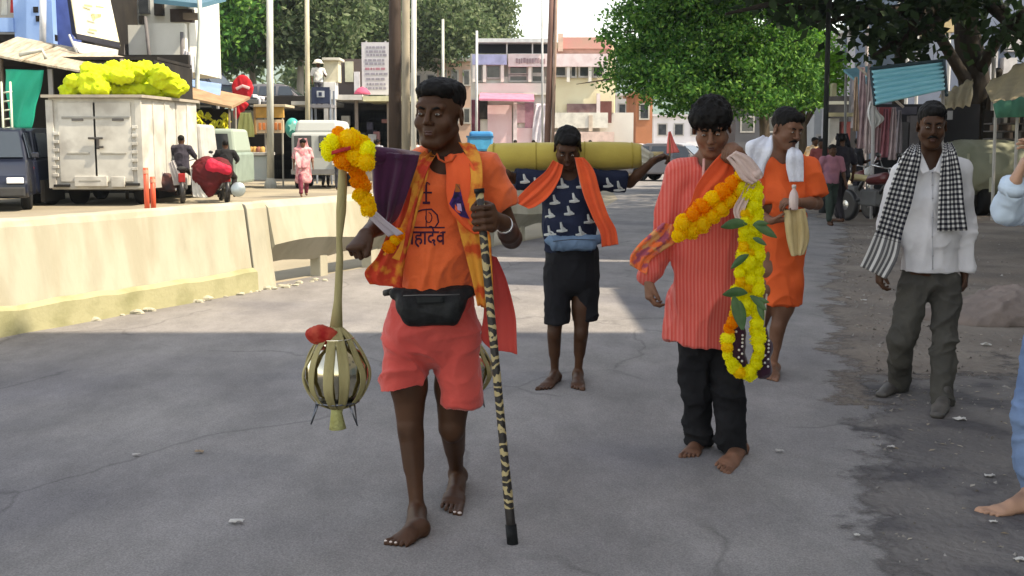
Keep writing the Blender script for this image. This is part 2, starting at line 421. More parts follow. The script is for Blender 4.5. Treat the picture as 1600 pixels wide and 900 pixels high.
def soft_edge(m, side=0.0, y0=None):
    N, L = nt(m); b = N['Principled BSDF']; tc = N.new('ShaderNodeTexCoord'); sx = N.new('ShaderNodeSeparateXYZ'); L.new(tc.outputs['Object'], sx.inputs[0])
    def math_(op, a, c):
        n = N.new('ShaderNodeMath'); n.operation = op
        for i, q in enumerate((a, c)):
            if isinstance(q, (int, float)): n.inputs[i].default_value = q
            else: L.new(q, n.inputs[i])
        return n.outputs[0]
    fc = N.new('ShaderNodeFloatCurve'); L.new(math_('DIVIDE', sx.outputs[1], 40.0), fc.inputs['Value']); cv = fc.mapping.curves[0]
    pts = [(max(0, y)/40, x/12) for x, y in RE if y >= 2]; cv.points[0].location = (0, 1.1/12); cv.points[1].location = (1, 7.3/12)
    for p in pts: cv.points.new(*p)
    for p in cv.points: p.handle_type = 'VECTOR'
    fc.mapping.update()
    nz = []
    for sc in (1.6, 9.0, 45.0):
        n = N.new('ShaderNodeTexNoise'); n.inputs['Scale'].default_value = sc; n.inputs['Detail'].default_value = 5; L.new(tc.outputs['Object'], n.inputs[0]); nz.append(math_('SUBTRACT', n.outputs[0], .5))
    d = math_('SUBTRACT', sx.outputs[0], math_('MULTIPLY', fc.outputs[0], 12.0)); d = math_('ADD', d, side)
    nn = math_('ADD', math_('ADD', math_('MULTIPLY', nz[0], .9), math_('MULTIPLY', nz[1], .45)), math_('MULTIPLY', nz[2], .20)); d = math_('ADD', d, nn)
    mr = N.new('ShaderNodeMapRange'); mr.interpolation_type = 'SMOOTHSTEP'; mr.inputs[1].default_value = -.06; mr.inputs[2].default_value = .14; L.new(d, mr.inputs[0]); out = mr.outputs[0]
    if y0 is not None:
        e = math_('ADD', math_('SUBTRACT', math_('ADD', math_('MULTIPLY', sx.outputs[0], .30), y0), sx.outputs[1]), math_('MULTIPLY', nn, 2.2)); m2 = N.new('ShaderNodeMapRange'); m2.interpolation_type = 'SMOOTHSTEP'; m2.inputs[1].default_value = -.3; m2.inputs[2].default_value = .3; L.new(e, m2.inputs[0]); out = math_('MULTIPLY', out, m2.outputs[0])
    t = N.new('ShaderNodeBsdfTransparent'); mx = N.new('ShaderNodeMixShader'); L.new(out, mx.inputs[0]); L.new(t.outputs[0], mx.inputs[1]); L.new(b.outputs[0], mx.inputs[2]); L.new(mx.outputs[0], N['Material Output'].inputs[0])
soft_edge(WET, 0.0, 6.3); soft_edge(EARTH, .15)
sheet('verge', [(.5,-6)]+[(x-.30,y) for x, y in RE if y < 7.2]+[(2.6,8.2),(3.4,8.6),(5.2,9.4),(6.6,9.8)]+[(6.6,-6)], .008, WET)
sheet('dirt_verge', [(30,6.2),(1.6,6.2),(2.4,10.5),(3.6,15),(5.0,20),(5.8,27),(6.4,38),(30,38)], .006, EARTH)
# right-hand smear of pale patches on the verge edge
# ---- concrete median
CONC = mat('pale weathered concrete', (.44,.415,.33), .9, (.30,.29,.225), 2.6, bump=.35, bscale=18, col3=(.36,.335,.255), scale3=1.6, mixlo=.45, mixhi=.8, stretch=(1.6,1.6,.45), bdist=.012)
MOSS = mat('mossy plinth', (.36,.345,.21), .92, (.20,.20,.10), 3, .45, .75, bump=.5, bscale=22)
def barrier():
    r = thing('concrete_barrier', 'long low sunlit concrete barrier along the left edge of the road', 'barrier', (-3.9,8.7,0))
    segs = [(-200,563,399,455.2)]
    def dirn(a, b):
        d = (b-a); d.z = 0; d.normalize(); return d, Vector((-d.y, d.x, 0))
    def hump(a, b, h0=0, foot_=True, low=.20, H=.86):
        d, n = dirn(a, b)
        if n.x > 0: n = -n
        def prof(p): return [p+Vector((0,0,h0)), p+Vector((0,0,low+.02))+n*.03, p+n*.10+Vector((0,0,H-.06)), p+n*.125+Vector((0,0,H-.01)), p+n*.16+Vector((0,0,H)), p+n*.30+Vector((0,0,H)), p+n*.34+Vector((0,0,H-.03)), p+n*.42+Vector((0,0,h0))]
        k = max(2, int((b-a).length/.25)); V = []; rg = random.Random(3)
        for i in range(k+1):
            for q in prof(a.lerp(b, i/k)): V.append(q+n*rg.uniform(-.006,.006)+Vector((0,0,rg.uniform(-.006,.006) if q.z > .1 else 0)))
        m_ = 8; Fs = [(i*m_+j, i*m_+j+1, (i+1)*m_+j+1, (i+1)*m_+j) for i in range(k) for j in range(m_-1)]+[tuple(range(m_-1,-1,-1)), tuple(k*m_+j for j in range(m_))]
        MB().add(V, Fs).obj('panel', CONC, r, False, bevel=.008)
    for u0, v0, u1, v1 in segs:
        a, b = G(u0,v0), G(u1,v1)
        d, n = dirn(a, b)
        hump(a+d*.012, b-d*.004)
        # low mossy plinth proud of the wall foot
        if n.x > 0: n = -n
        q = MB(); k = max(3, int((b-a).length/.2)); rg = random.Random(5); V = []
        for i in range(k+1):
            p = a.lerp(b, i/k); j = rg.uniform(-.012,.012); V += [p-n*(.035+j), p-n*(.028+j)+Vector((0,0,.19+j)), p+n*.02+Vector((0,0,.225+j)), p+n*.05]
        q.add(V, [(i*4+j, i*4+j+1, (i+1)*4+j+1, (i+1)*4+j) for i in range(k) for j in range(3)]+[(3,2,1,0), (k*4,k*4+1,k*4+2,k*4+3)])
        q.obj('plinth', MOSS, r)
    # last standing panel before the raised run
    a, b = G(401.5,455), G(433,449.5); d, n = dirn(a, b)
    if n.x > 0: n = -n
    hump(a+d*.004, b)
    # raised run: lower face tucks in under the beam, carried on short posts
    a, b = G(433,449.5), G(885,369); d, n = dirn(a, b)
    if n.x > 0: n = -n
    k = 40; V = []
    for i in range(k+1):
        p = a.lerp(b, i/k); cl = .22+.10*math.sin(i*.9)*.2
        V += [p+n*.20+Vector((0,0,cl)), p+n*.015+Vector((0,0,.43+.03*math.sin(i*.5))), p+n*.09+Vector((0,0,.80)), p+n*.15+Vector((0,0,.86)), p+n*.30+Vector((0,0,.86)), p+n*.42+Vector((0,0,cl))]
    MB().add(V, [(i*6+j, i*6+(j+1)%6, (i+1)*6+(j+1)%6, (i+1)*6+j) for i in range(k) for j in range(6)]+[(5,4,3,2,1,0), tuple(k*6+j for j in range(6))]).obj('beam', CONC, r)
    L = (b-a).length; t = .05
    while t < L:
        p = a+d*t+n*.24; MB().box(p+Vector((0,0,.13)), (.14,.14,.27), Matrix.Rotation(math.atan2(d.y,d.x),3,'Z')).obj('post', CONC, r, bevel=.01); t += 1.0
    # rubble and tufts along the foot
    rg = random.Random(12)
    for i in range(34):
        t = rg.random()**.8; p = G(40,517).lerp(G(520,434), t)+Vector((rg.uniform(0,.10), rg.uniform(-.10,.02), 0)); s_ = rg.uniform(.012,.045)
        o = MB().blob(p+Vector((0,0,s_*.4)), (s_*1.5,s_,s_*.7), 7, 5, jit=.25, rg=rg).obj('stone', CONC, None); o.data.transform(Matrix.Translation(-p)); o.location = p
        tag(o, 'broken concrete chip lying at the foot of the long barrier', 'stone', 'rubble at the barrier foot')
barrier()
# ------------------------------------------------------------------ buildings and far ground
HILL = mat('far hills', (.10,.16,.13), 1, (.14,.19,.16), .01)
def hills():
    V = []; F = []; n = 90
    for i in range(n+1):
        x = -1300+2600*i/n
        h = 84+12*math.sin(i*.21+1)+9*math.sin(i*.53)+4*math.sin(i*1.3)
        V += [(x,560,-2),(x,690,h*.7),(x,820,h),(x,930,-2)]
    for i in range(n):
        for j in range(3): a = i*4+j; F.append((a,a+4,a+5,a+1))
    MB().add(V, F).obj('hills', HILL, None, True, kind='structure')
hills()
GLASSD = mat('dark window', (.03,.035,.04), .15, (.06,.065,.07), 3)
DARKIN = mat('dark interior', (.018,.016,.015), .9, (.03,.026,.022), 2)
FRAMEM = paint((.45,.43,.40))
def wallbox(x0, x1, y0, y1, z0, z1): return ((x0+x1)/2, (y0+y1)/2, (z0+z1)/2), (abs(x1-x0), abs(y1-y0), abs(z1-z0))
def bbox(name, ext, m, par, bevel=0): c, d = wallbox(*ext); return MB().box(c, d).obj(name, m, par, bevel=bevel)
def window_x(par, x, y, z, w_, h, m=GLASSD):     # on a face looking -x
    f = MB()
    for s_ in (-1,1): f.box((x-.03, y+s_*w_/2, z), (.10,.08,h+.08)); f.box((x-.032, y, z+s_*h/2), (.10,w_,.08))
    o = f.obj('window', FRAMEM, par); bbox('pane', (x-.012,x+.05,y-w_/2,y+w_/2,z-h/2,z+h/2), m, o); return o
def window_y(par, x, y, z, w_, h, m=GLASSD, fm=None):     # on a face looking -y
    f = MB()
    for s_ in (-1,1): f.box((x+s_*w_/2, y-.03, z), (.09,.10,h+.09)); f.box((x, y-.032, z+s_*h/2), (w_,.10,.09))
    o = f.obj('window', fm or FRAMEM, par); bbox('pane', (x-w_/2,x+w_/2,y-.012,y+.05,z-h/2,z+h/2), m, o); return o
# unseen row right of the road, heights and ends shaped to shade the street
def rowhouse(x, y0, y1, h, col, lab):
    o = thing('building', lab, 'building', (x, (y0+y1)/2, 0), 'unseen row houses shading the street from the right')
    bbox('wall', (x, x+7, y0, y1, 0, h), mat('plaster', col, .9, tuple(c*.8 for c in col), .8, bump=.2, bscale=10), o)
    bbox('parapet', (x-.12, x+7.1, y0-.0, y1+.0, h-.25, h+.0), paint(tuple(c*.8 for c in col)), o)
    z = 4.6
    while z < h-1.2:
        y = y0+1.2
        while y < y1-.8: window_x(o, x, y, z, 1.0, 1.2); y += 2.4
        z += 3.1
    y = y0+.3
    while y+2 < y1: bbox('shutter', (x-.04, x+.02, y, y+2.1, .1, 2.6), paint((.20,.24,.28)), o); y += 2.5
rowhouse(5.55, -12, 6.30, 12.3, (.42,.38,.32), 'unseen four-storey plastered house nearest on the right, shading the road')
rowhouse(6.05, 6.31, 10.1, 6.6, (.38,.40,.40), 'unseen low two-storey grey house between two taller shading houses on the right')
rowhouse(6.05, 10.11, 12.2, 9.3, (.45,.36,.28), 'unseen narrow brownish three-storey house on the right, shading the road')
rowhouse(8.9, 12.25, 19.0, 12.5, (.40,.40,.36), 'unseen set back plastered house on the right, shading the road')

# raised ground behind the left stalls
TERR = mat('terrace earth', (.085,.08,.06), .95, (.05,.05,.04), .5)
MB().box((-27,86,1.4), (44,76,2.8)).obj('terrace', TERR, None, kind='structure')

# ---- blue building, top left
def blue_building():
    Y = 33; o = thing('building', 'blue painted upper storey with an open balcony at the far top left', 'building', tuple(P(60,225,Y)))
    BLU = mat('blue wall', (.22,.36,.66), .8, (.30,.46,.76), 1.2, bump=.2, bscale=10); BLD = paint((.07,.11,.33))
    a = P(24,74,Y); b = P(84,74,Y); t = 9.5
    bbox('wall', (a.x, b.x, Y, Y+5, a.z, t), BLU, o)
    bbox('parapet', (-20, a.x, Y-.05, Y+.1, P(0,50,Y).z, P(0,28,Y).z), BLU, o)
    bbox('inner_wall', (-20, a.x, Y+1.6, Y+1.8, 4, t), paint((.55,.50,.42)), o)
    bbox('floor_slab', (-20, b.x, Y+.1, Y+5, P(0,52,Y).z-.2, P(0,52,Y).z-.02), DARKIN, o)
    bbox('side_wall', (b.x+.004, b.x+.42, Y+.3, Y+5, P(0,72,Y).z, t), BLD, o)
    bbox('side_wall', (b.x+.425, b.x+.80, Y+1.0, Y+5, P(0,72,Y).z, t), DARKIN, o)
    MB().tube([P(67,100,Y-.25), P(67,-60,Y-.25)], .09, 10).obj('pillar', paint((.72,.74,.78)), o, True)
    for (u, v) in ((56,14),(60,28)): bbox('hole', (P(u,v,Y).x-.07, P(u,v,Y).x+.07, Y-.02, Y+.05, P(u,v,Y).z-.10, P(u,v,Y).z+.06), DARKIN, o)
    c = thing('washing', 'red and white washing hanging on the balcony of the blue building', 'clothes', tuple(P(20,12,Y+.4)))
    for (u0,u1,v0,v1,cc) in ((16,23,-4,20,(.55,.05,.05)),(24,30,2,24,(.45,.10,.08)),(2,12,-2,24,(.62,.60,.52))):
        ribbon('cloth', paint(cc), c, [(P(u0,v0,Y+.4), P(u1,v0,Y+.4)), (P(u0,(v0+v1)/2,Y+.4), P(u1,(v0+v1)/2,Y+.4)), (P(u0,v1,Y+.4), P(u1,v1,Y+.4))], fold=.03, nu=6)
    # ground floor shed with sheet roofs
    s_ = thing('shed', 'dark roadside shed under rusty overlapping roof sheets, left of the white truck', 'shed', tuple(G(110,285)))
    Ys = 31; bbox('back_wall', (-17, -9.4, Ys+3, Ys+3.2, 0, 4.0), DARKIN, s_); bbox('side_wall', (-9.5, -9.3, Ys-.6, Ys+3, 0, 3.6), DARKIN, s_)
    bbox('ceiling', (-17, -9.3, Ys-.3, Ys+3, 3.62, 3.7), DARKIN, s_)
    SHEET = mat('weathered sheet', (.50,.44,.34), .7, (.30,.25,.19), 3, metal=.2, stretch=(4,.6,1)); rg = random.Random(2)
    for i in range(11):
        u = -30+i*18; v = 84+i*3.3
        a = P(u, v, Ys-.9-rg.uniform(0,.3)); L = P(u+44, v+9, Ys-.9)-P(u,v,Ys-.9)
        q = MB(); e = Vector((.15,1.9,.55)); q.hexa([a, a+L, a+L+e, a+e, a+Vector((0,0,.05)), a+L+Vector((0,0,.05)), a+L+e+Vector((0,0,.05)), a+e+Vector((0,0,.05))]); q.obj('roof_sheet', SHEET, s_)
    for u in (2, 76, 190): MB().tube([P(u,92,Ys-.5), Vector((P(u,92,Ys-.5).x, Ys-.5, 0))], .05, 8).obj('post', paint((.20,.16,.12)), s_, True)
    MB().tube([P(30,86,Ys-1.3), P(66,78,Ys-1.25), P(72,92,Ys-1.25)], .05, 6).obj('bracket', paint((.60,.58,.50)), s_, True)
    g = thing('green_tarpaulin', 'bright green tarpaulin hanging under the shed roof at far left', 'tarpaulin', tuple(P(40,150,30.3)))
    GT = mat('green tarp', (.0,.42,.27), .6, (.0,.36,.22), 2, bump=.2, bscale=6)
    ribbon('tarp', GT, g, [(P(7,108,30.2), P(70,110,30.0)), (P(10,140,30.2), P(62,145,30.0)), (P(14,170,30.2), P(54,172,30.0)), (P(18,200,30.2), P(50,200,30.0))], fold=.05, nf=1.5)
    bbox('side_sheet', (P(70,0,30.1).x, P(77,0,30.1).x, 30.05, 30.12, P(0,200,30.1).z, P(0,108,30.1).z), paint((.30,.28,.26)), s_)
    l = thing('ladder', 'pale wooden ladder leaning in front of the green tarpaulin', 'ladder', tuple(G(14,290)))
    for u in (4, 18): MB().tube([P(u+2,225,29.2), P(u-2,128,29.8)], .03, 6).obj('rail', paint((.55,.60,.48)), l, True)
    for k in range(6): MB().tube([P(5,215-14*k,29.3+.08*k), P(19,213-14*k,29.3+.08*k)], .022, 6).obj('rung', paint((.55,.60,.48)), l, True)
blue_building()
def banner():
    Y = 31.4; o = thing('hoarding', 'tilted pale yellow hoarding in a dark frame beside the blue building', 'hoarding', tuple(P(150,40,Y)))
    YB = mat('pale yellow print', (.72,.70,.46), .7, (.75,.62,.42), 1.4, col3=(.80,.79,.74), scale3=.8)
    q = [P(111,-6,Y), P(170,-10,Y+1.2), P(188,72,Y+1.2), P(121,58,Y)]
    e = Vector((-.25,.45,0)); MB().prism(q, e).obj('board', YB, o)
    MB().prism([P(119,52,Y-.03), P(187,66,Y+1.17), P(188,75,Y+1.17), P(121,61,Y-.03)], Vector((-.05,.1,0))).obj('edge', paint((.03,.03,.04)), o)
    MB().prism([P(104,-8,Y+.2), P(111,-8,Y+.1), P(121,62,Y+.1), P(112,52,Y+.2)], Vector((-.1,.3,0))).obj('frame', paint((.015,.02,.05)), o)
    MB().prism([P(114,64,Y-.1), P(185,78,Y+1.0), P(184,88,Y+1.0), P(124,82,Y-.1)], Vector((-.1,.2,0))).obj('lower_board', paint((.66,.64,.60)), o)
    MB().prism([P(143,22,Y+.56), P(158,22,Y+.86), P(158,38,Y+.86), P(146,40,Y+.60)], Vector((.02,-.04,0))).obj('print', mat('orange print', (.62,.30,.14), .8, (.70,.55,.35), 8), o)
    MB().tube([P(108,54,Y-.2), P(113,66,Y-.2), P(120,82,Y-.2)], .03, 6).obj('stay', paint((.5,.52,.55)), o, True)
    for (u,v,w_) in ((132,8,3),(150,10,3),(139,46,2)): MB().tube([P(u,v,Y+.3), P(u+12,v+2,Y+.5)], .03, 5, flat=.3).obj('print', paint((.6,.5,.25)), o)
banner()
def white_building():
    Y = 37; o = thing('building', 'sunlit white building with patched walls and scaffold poles behind the truck', 'building', tuple(P(240,225,Y)))
    W = mat('white wall', (.74,.73,.66), .85, (.66,.65,.58), 1.3, bump=.2, bscale=8)
    def pan(u0,u1,v0,v1,yy,m,name='wall',d=.3): a = P(u0,v1,yy); b = P(u1,v0,yy); return bbox(name, (a.x,b.x,yy,yy+d,a.z,b.z), m, o)
    pan(188,292,-60,112,Y+1.2,W,d=4); 
    pan(194,229,39,112,Y,W,'panel'); pan(233,288,36,112,Y-.1,W,'panel')
    pan(180,192,-10,11,Y+1.0,DARKIN,'window'); pan(217,231,-8,21,Y+1.0,GLASSD,'window'); pan(217,222,24,37,Y+1.0,DARKIN,'window'); pan(241,254,4,24,Y+1.0,DARKIN,'window')
    a = P(240,5,Y-.6); b = P(314,13,Y-.6)
    q = MB(); e = Vector((.2,2.4,.5)); q.hexa([a,b,b+e,a+e,a+Vector((0,0,.14)),b+Vector((0,0,.14)),b+e+Vector((0,0,.14)),a+e+Vector((0,0,.14))]); q.obj('roof_sheet', mat('blue sheet', (.06,.16,.22), .5, metal=.3), o)
    pan(266,300,14,34,Y+1.1,paint((.08,.06,.055)),'opening'); pan(286,312,20,30,Y+.2,paint((.22,.17,.13)),'beam')
    for (u0,v0,u1,v1,yy) in ((189,38,194,98,Y-.4),(227,26,234,96,Y-.5),(284,50,285,116,Y-.3)): MB().tube([P(u0,v0,yy), P(u1,v1,yy), Vector((P(u1,v1,yy).x,yy,0))], .055, 8).obj('scaffold_pole', paint((.16,.15,.15)), o, True)
    MB().tube([P(311,-10,Y-.7), P(313,34,Y-.7), P(308,128,Y-.7), Vector((P(307,128,Y-.7).x,Y-.7,0))], .07, 8).obj('drain_pipe', paint((.62,.66,.58)), o, True)
    ribbon('sheet', paint((.62,.60,.62)), o, [(P(286,76,Y-.3), P(297,82,Y-.3)), (P(282,100,Y-.3), P(300,100,Y-.3)), (P(280,124,Y-.3), P(302,122,Y-.3))], fold=.05)
white_building()
# ---- centre: two-storey market building
def market_building():
    Y = 60; o = thing('building', 'two-storey whitewashed market building with roof canopy at the end of the road', 'building', tuple(P(845,267,Y)))
    W = mat('cream white wall', (.70,.67,.60), .85, (.62,.58,.52), .8); PK = mat('pink front', (.70,.48,.50), .8, (.78,.60,.62), 1); Yw = mat('cream front', (.76,.70,.48), .85, (.70,.62,.42), .9)
    def pan(u0,u1,v0,v1,yy,m,name='panel',d=.3): a = P(u0,v1,yy); b = P(u1,v0,yy); return bbox(name, (a.x,b.x,yy,yy+d,a.z,b.z), m, o)
    pan(736,862,84,262,Y+.3,W,'wall',7); pan(862,962,66,262,Y+.4,Yw,'wall',7)
    pan(736,862,120,262,Y,W,'front_wall'); pan(863,960,118,176,Y+.1,Yw,'front_wall'); pan(863,990,176,262,Y+.2,W,'front_wall')
    pan(738,792,85,101,Y-.5,paint((.42,.44,.66)),'balcony'); pan(794,950,84,104,Y-.55,mat('pink white fascia', (.70,.60,.60), .8, (.60,.48,.48), 3),'balcony')
    for u in (741,757,785,828,860,888,922,946): pan(u-2.5,u+2.5,101,128,Y-.45,W,'column',.25)
    for (u0,u1,v0,v1) in ((744,754,102,127),(760,782,102,122),(796,824,103,116),(796,824,118,127),(831,850,103,115),(831,850,118,128),(866,884,104,119),(892,900,98,120),(905,920,104,120),(926,942,104,120)):
        a = P((u0+u1)/2,(v0+v1)/2,Y); window_y(o, a.x, Y-.02, a.z, (u1-u0)/30, (v1-v0)/30)
    pan(743,858,60,66,Y-.8,paint((.55,.57,.58)),'roof_canopy',6); pan(746,856,67,83,Y+.4,mat('dark loft', (.02,.022,.03), .8),'loft_opening')
    for u in (745,792,832,848): pan(u-1,u+1,64,84,Y-.5,paint((.6,.6,.6)),'canopy_post',.1)
    pan(876,955,58,76,Y-.2,mat('pink roof wall', (.62,.26,.24), .8, (.50,.30,.24), 1),'roof_room',3); pan(866,955,76,84,Y-.1,paint((.48,.28,.22)),'parapet',2); pan(872,880,52,80,Y-.3,paint((.62,.45,.36)),'column',.3)
    # illegible sign strokes on the fascia
    rg = random.Random(9); SG = paint((.34,.24,.26)); u = 806
    while u < 850:
        w_ = rg.uniform(2,4); a = P(u,95+rg.uniform(-1,1),Y-.6); bbox('lettering', (a.x,a.x+w_/30,Y-.60,Y-.552,a.z-.12,a.z+.12), SG, o); u += w_+1.4
    pan(742,860,130,148,Y-.3,W,'awning_face',.2)
    q = MB(); a, b = P(750,148,Y-.4), P(834,150,Y-.4); e = Vector((0,-1.6,-.35)); q.hexa([a,b,b+e,a+e,a+Vector((0,0,.1)),b+Vector((0,0,.1)),b+e+Vector((0,0,.1)),a+e+Vector((0,0,.1))]); q.obj('awning', paint((.66,.22,.32)), o)
    pan(737,750,156,240,Y-.1,mat('maroon shutter', (.12,.03,.05), .7),'shop_opening'); pan(749,762,158,186,Y-.15,DARKIN,'shop_opening'); pan(762,800,164,245,Y-.2,PK,'shutter',.1); pan(802,808,160,250,Y-.3,paint((.75,.66,.68)),'column',.2); pan(808,820,163,192,Y-.15,paint((.45,.30,.34)),'shutter',.1); pan(820,834,160,200,Y-.15,paint((.38,.20,.26)),'shutter',.1)
    pan(808,834,200,245,Y-.2,PK,'counter',.2); ribbon('white_sheet', paint((.72,.68,.74)), o, [(P(836,162,Y-.4), P(858,162,Y-.4)), (P(832,200,Y-.4), P(856,200,Y-.4)), (P(830,245,Y-.4), P(858,245,Y-.4))], fold=.08)
    pan(886,932,162,180,Y-.1,mat('brown shop', (.16,.09,.09), .8, (.30,.20,.18), 2),'shop_opening'); pan(938,956,158,192,Y-.15,paint((.18,.07,.06)),'shop_opening',.2); pan(932,938,146,190,Y-.2,paint((.72,.62,.60)),'column',.2); pan(864,950,176,200,Y-.25,paint((.70,.68,.60)),'counter',.3); pan(920,926,180,205,Y-.3,paint((.6,.5,.4)),'column',.2)
    pan(864,960,206,245,Y-.4,paint((.72,.55,.48)),'counter',.3)
market_building()
def simple_house(u0, u1, v0, Y, col, lab, nw=3, roof=None, vb=None):
    o = thing('building', lab, 'building', tuple(P((u0+u1)/2, 225, Y))); a = P(u0, v0, Y); b = P(u1, v0, Y); base = 0 if vb is None else P(0,vb,Y).z
    bbox('wall', (a.x,b.x,Y,Y+6,base,a.z), mat('plaster', col, .9, tuple(c*.8 for c in col), .8), o)
    bbox('roof', (a.x-.2,b.x+.2,Y-.4,Y+6.2,a.z+.004,a.z+.18), paint(roof or tuple(c*.7 for c in col)), o)
    n = nw
    for i in range(n):
        x = a.x+(b.x-a.x)*(i+.5)/n; z = a.z-1.0
        while z > base+1.2: window_y(o, x, Y, z, min(1.0,(b.x-a.x)/n*.55), .9); z -= 2.3
    return o
simple_house(683,738,96,72,(.66,.46,.36),'pinkish orange house left of the market building',3,(.6,.55,.5))
simple_house(640,684,104,80,(.62,.58,.52),'pale small house seen behind the white lamp post',2)
simple_house(962,1004,150,84,(.72,.70,.70),'small white house right of the market building',2)
simple_house(994,1020,148,70,(.42,.18,.10),'narrow orange brick house beside the round green tree',1,(.4,.2,.1))
simple_house(1022,1100,182,90,(.72,.70,.72),'low white house behind the parked dark car',3)
simple_house(1100,1180,176,95,(.62,.68,.74),'low pale blue house behind the garland',3)
simple_house(1275,1296,110,52,(.36,.38,.40),'narrow grey building behind the dark pole',1)
simple_house(1352,1404,42,46,(.44,.44,.47),'grey building with tall plain wall above the cyan sheet',2,(.5,.5,.5))
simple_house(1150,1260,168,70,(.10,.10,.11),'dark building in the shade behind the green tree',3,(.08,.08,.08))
def right_building():
    Y = 34; o = thing('building', 'blue grey building with cream corner balcony behind the thick tree trunk', 'building', tuple(P(1470,225,Y)))
    def pan(u0,u1,v0,v1,yy,m,name='panel',d=.3): a = P(u0,v1,yy); b = P(u1,v0,yy); return bbox(name, (a.x,b.x,yy,yy+d,a.z,b.z), m, o)
    pan(1404,1640,-80,270,Y+1.5,mat('blue grey wall', (.20,.24,.32), .85, (.15,.18,.25), .8),'wall',5)
    pan(1462,1494,28,50,Y,paint((.55,.45,.26)),'balcony',1.4); pan(1466,1494,14,28,Y+.1,paint((.66,.64,.60)),'parapet',1.3); pan(1432,1466,22,34,Y+.3,paint((.32,.34,.35)),'ledge',1)
    pan(1436,1460,34,60,Y+1.3,GLASSD,'window',.3); pan(1405,1412,40,100,Y+1.2,paint((.6,.6,.6)),'pipe_board',.1)
    for u in (1405,1417,1433,1482): MB().tube([P(u,-40,Y+.2), P(u+1,100,Y+.2), Vector((P(u+1,100,Y+.2).x,Y+.2,0))], .05, 8).obj('pipe', paint((.62,.62,.62)), o, True)
    for (u0,u1,v0,v1) in ((1546,1560,80,130),(1566,1590,90,150),(1575,1600,30,80)): pan(u0,u1,v0,v1,Y+1.2,paint((.55,.54,.55)),'panel',.3)
    for k in range(6): MB().tube([P(1425+k*14,2+k*2,Y-.2), P(1440+k*13,16-k,Y-.2)], .03, 5).obj('roof_frame', paint((.22,.38,.34)), o, True)
right_building()
# ------------------------------------------------------------------ trees
def leafmat(name, c1, c2, c3):
    m = bpy.data.materials.new(name); m.use_nodes = True; N, L = nt(m); b = N['Principled BSDF']; b.inputs['Roughness'].default_value = .75; b.inputs['Specular IOR Level'].default_value = .25
    g = N.new('ShaderNodeNewGeometry'); cr = N.new('ShaderNodeValToRGB'); e = cr.color_ramp.elements
    e[0].color = (*c1,1); e[1].color = (*c3,1); k = e.new(.5); k.color = (*c2,1); L.new(g.outputs['Random Per Island'], cr.inputs[0]); L.new(cr.outputs[0], b.inputs['Base Color'])
    t = N.new('ShaderNodeBsdfTranslucent'); L.new(cr.outputs[0], t.inputs[0]); mx = N.new('ShaderNodeMixShader'); mx.inputs[0].default_value = .42
    L.new(b.outputs[0], mx.inputs[1]); L.new(t.outputs[0], mx.inputs[2]); L.new(mx.outputs[0], N['Material Output'].inputs[0]); return m
LF_GREEN = leafmat('round tree leaf', (.024,.085,.020), (.060,.19,.032), (.19,.36,.07))
LF_LIME = leafmat('lime leaf', (.10,.28,.02), (.15,.36,.03), (.20,.42,.05))
LF_GREY = leafmat('grey green leaf', (.05,.09,.035), (.10,.15,.06), (.20,.24,.13))
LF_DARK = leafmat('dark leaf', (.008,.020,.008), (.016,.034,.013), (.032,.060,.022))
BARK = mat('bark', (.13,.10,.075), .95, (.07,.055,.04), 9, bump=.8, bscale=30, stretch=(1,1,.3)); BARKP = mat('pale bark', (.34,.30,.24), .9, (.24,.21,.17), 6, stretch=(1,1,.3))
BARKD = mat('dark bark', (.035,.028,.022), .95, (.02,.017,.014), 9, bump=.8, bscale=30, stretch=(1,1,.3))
def crown_mesh(blobs, n, size, seed=0, elong=1.5, clump=60):
    rs = np.random.RandomState(seed); tot = sum(b[1][0]*b[1][1]*b[1][2] for b in blobs)**1; VV = []
    for c, r in blobs:
        k = max(20, int(n*(r[0]*r[1]*r[2])/tot)); nc = max(3, k//clump)
        d = rs.normal(size=(nc,3)); d /= np.linalg.norm(d,axis=1)[:,None]; rad = rs.uniform(.35,1.0,nc)**.45
        rad *= 1+.30*vnoise(d*2.6+seed)
        cc = np.array(c)+d*rad[:,None]*np.array(r)
        ctr = np.repeat(cc, clump, 0)+rs.normal(size=(nc*clump,3))*size*4.6*[1,1,.5]
        m = len(ctr); a = rs.normal(size=(m,3)); a[:,2] -= .3; a /= np.linalg.norm(a,axis=1)[:,None]
        b = rs.normal(size=(m,3)); b -= a*(a*b).sum(1)[:,None]; b /= np.linalg.norm(b,axis=1)[:,None]
        s_ = (size*rs.uniform(.6,1.3,m))[:,None]
        VV.append(np.stack([ctr-a*s_*elong, ctr+b*s_*.75+a*s_*.1, ctr+a*s_*elong, ctr-b*s_*.75+a*s_*.1], 1))
    V = np.concatenate(VV).reshape(-1,3); Q = np.arange(len(V)).reshape(-1,4); return V, Q
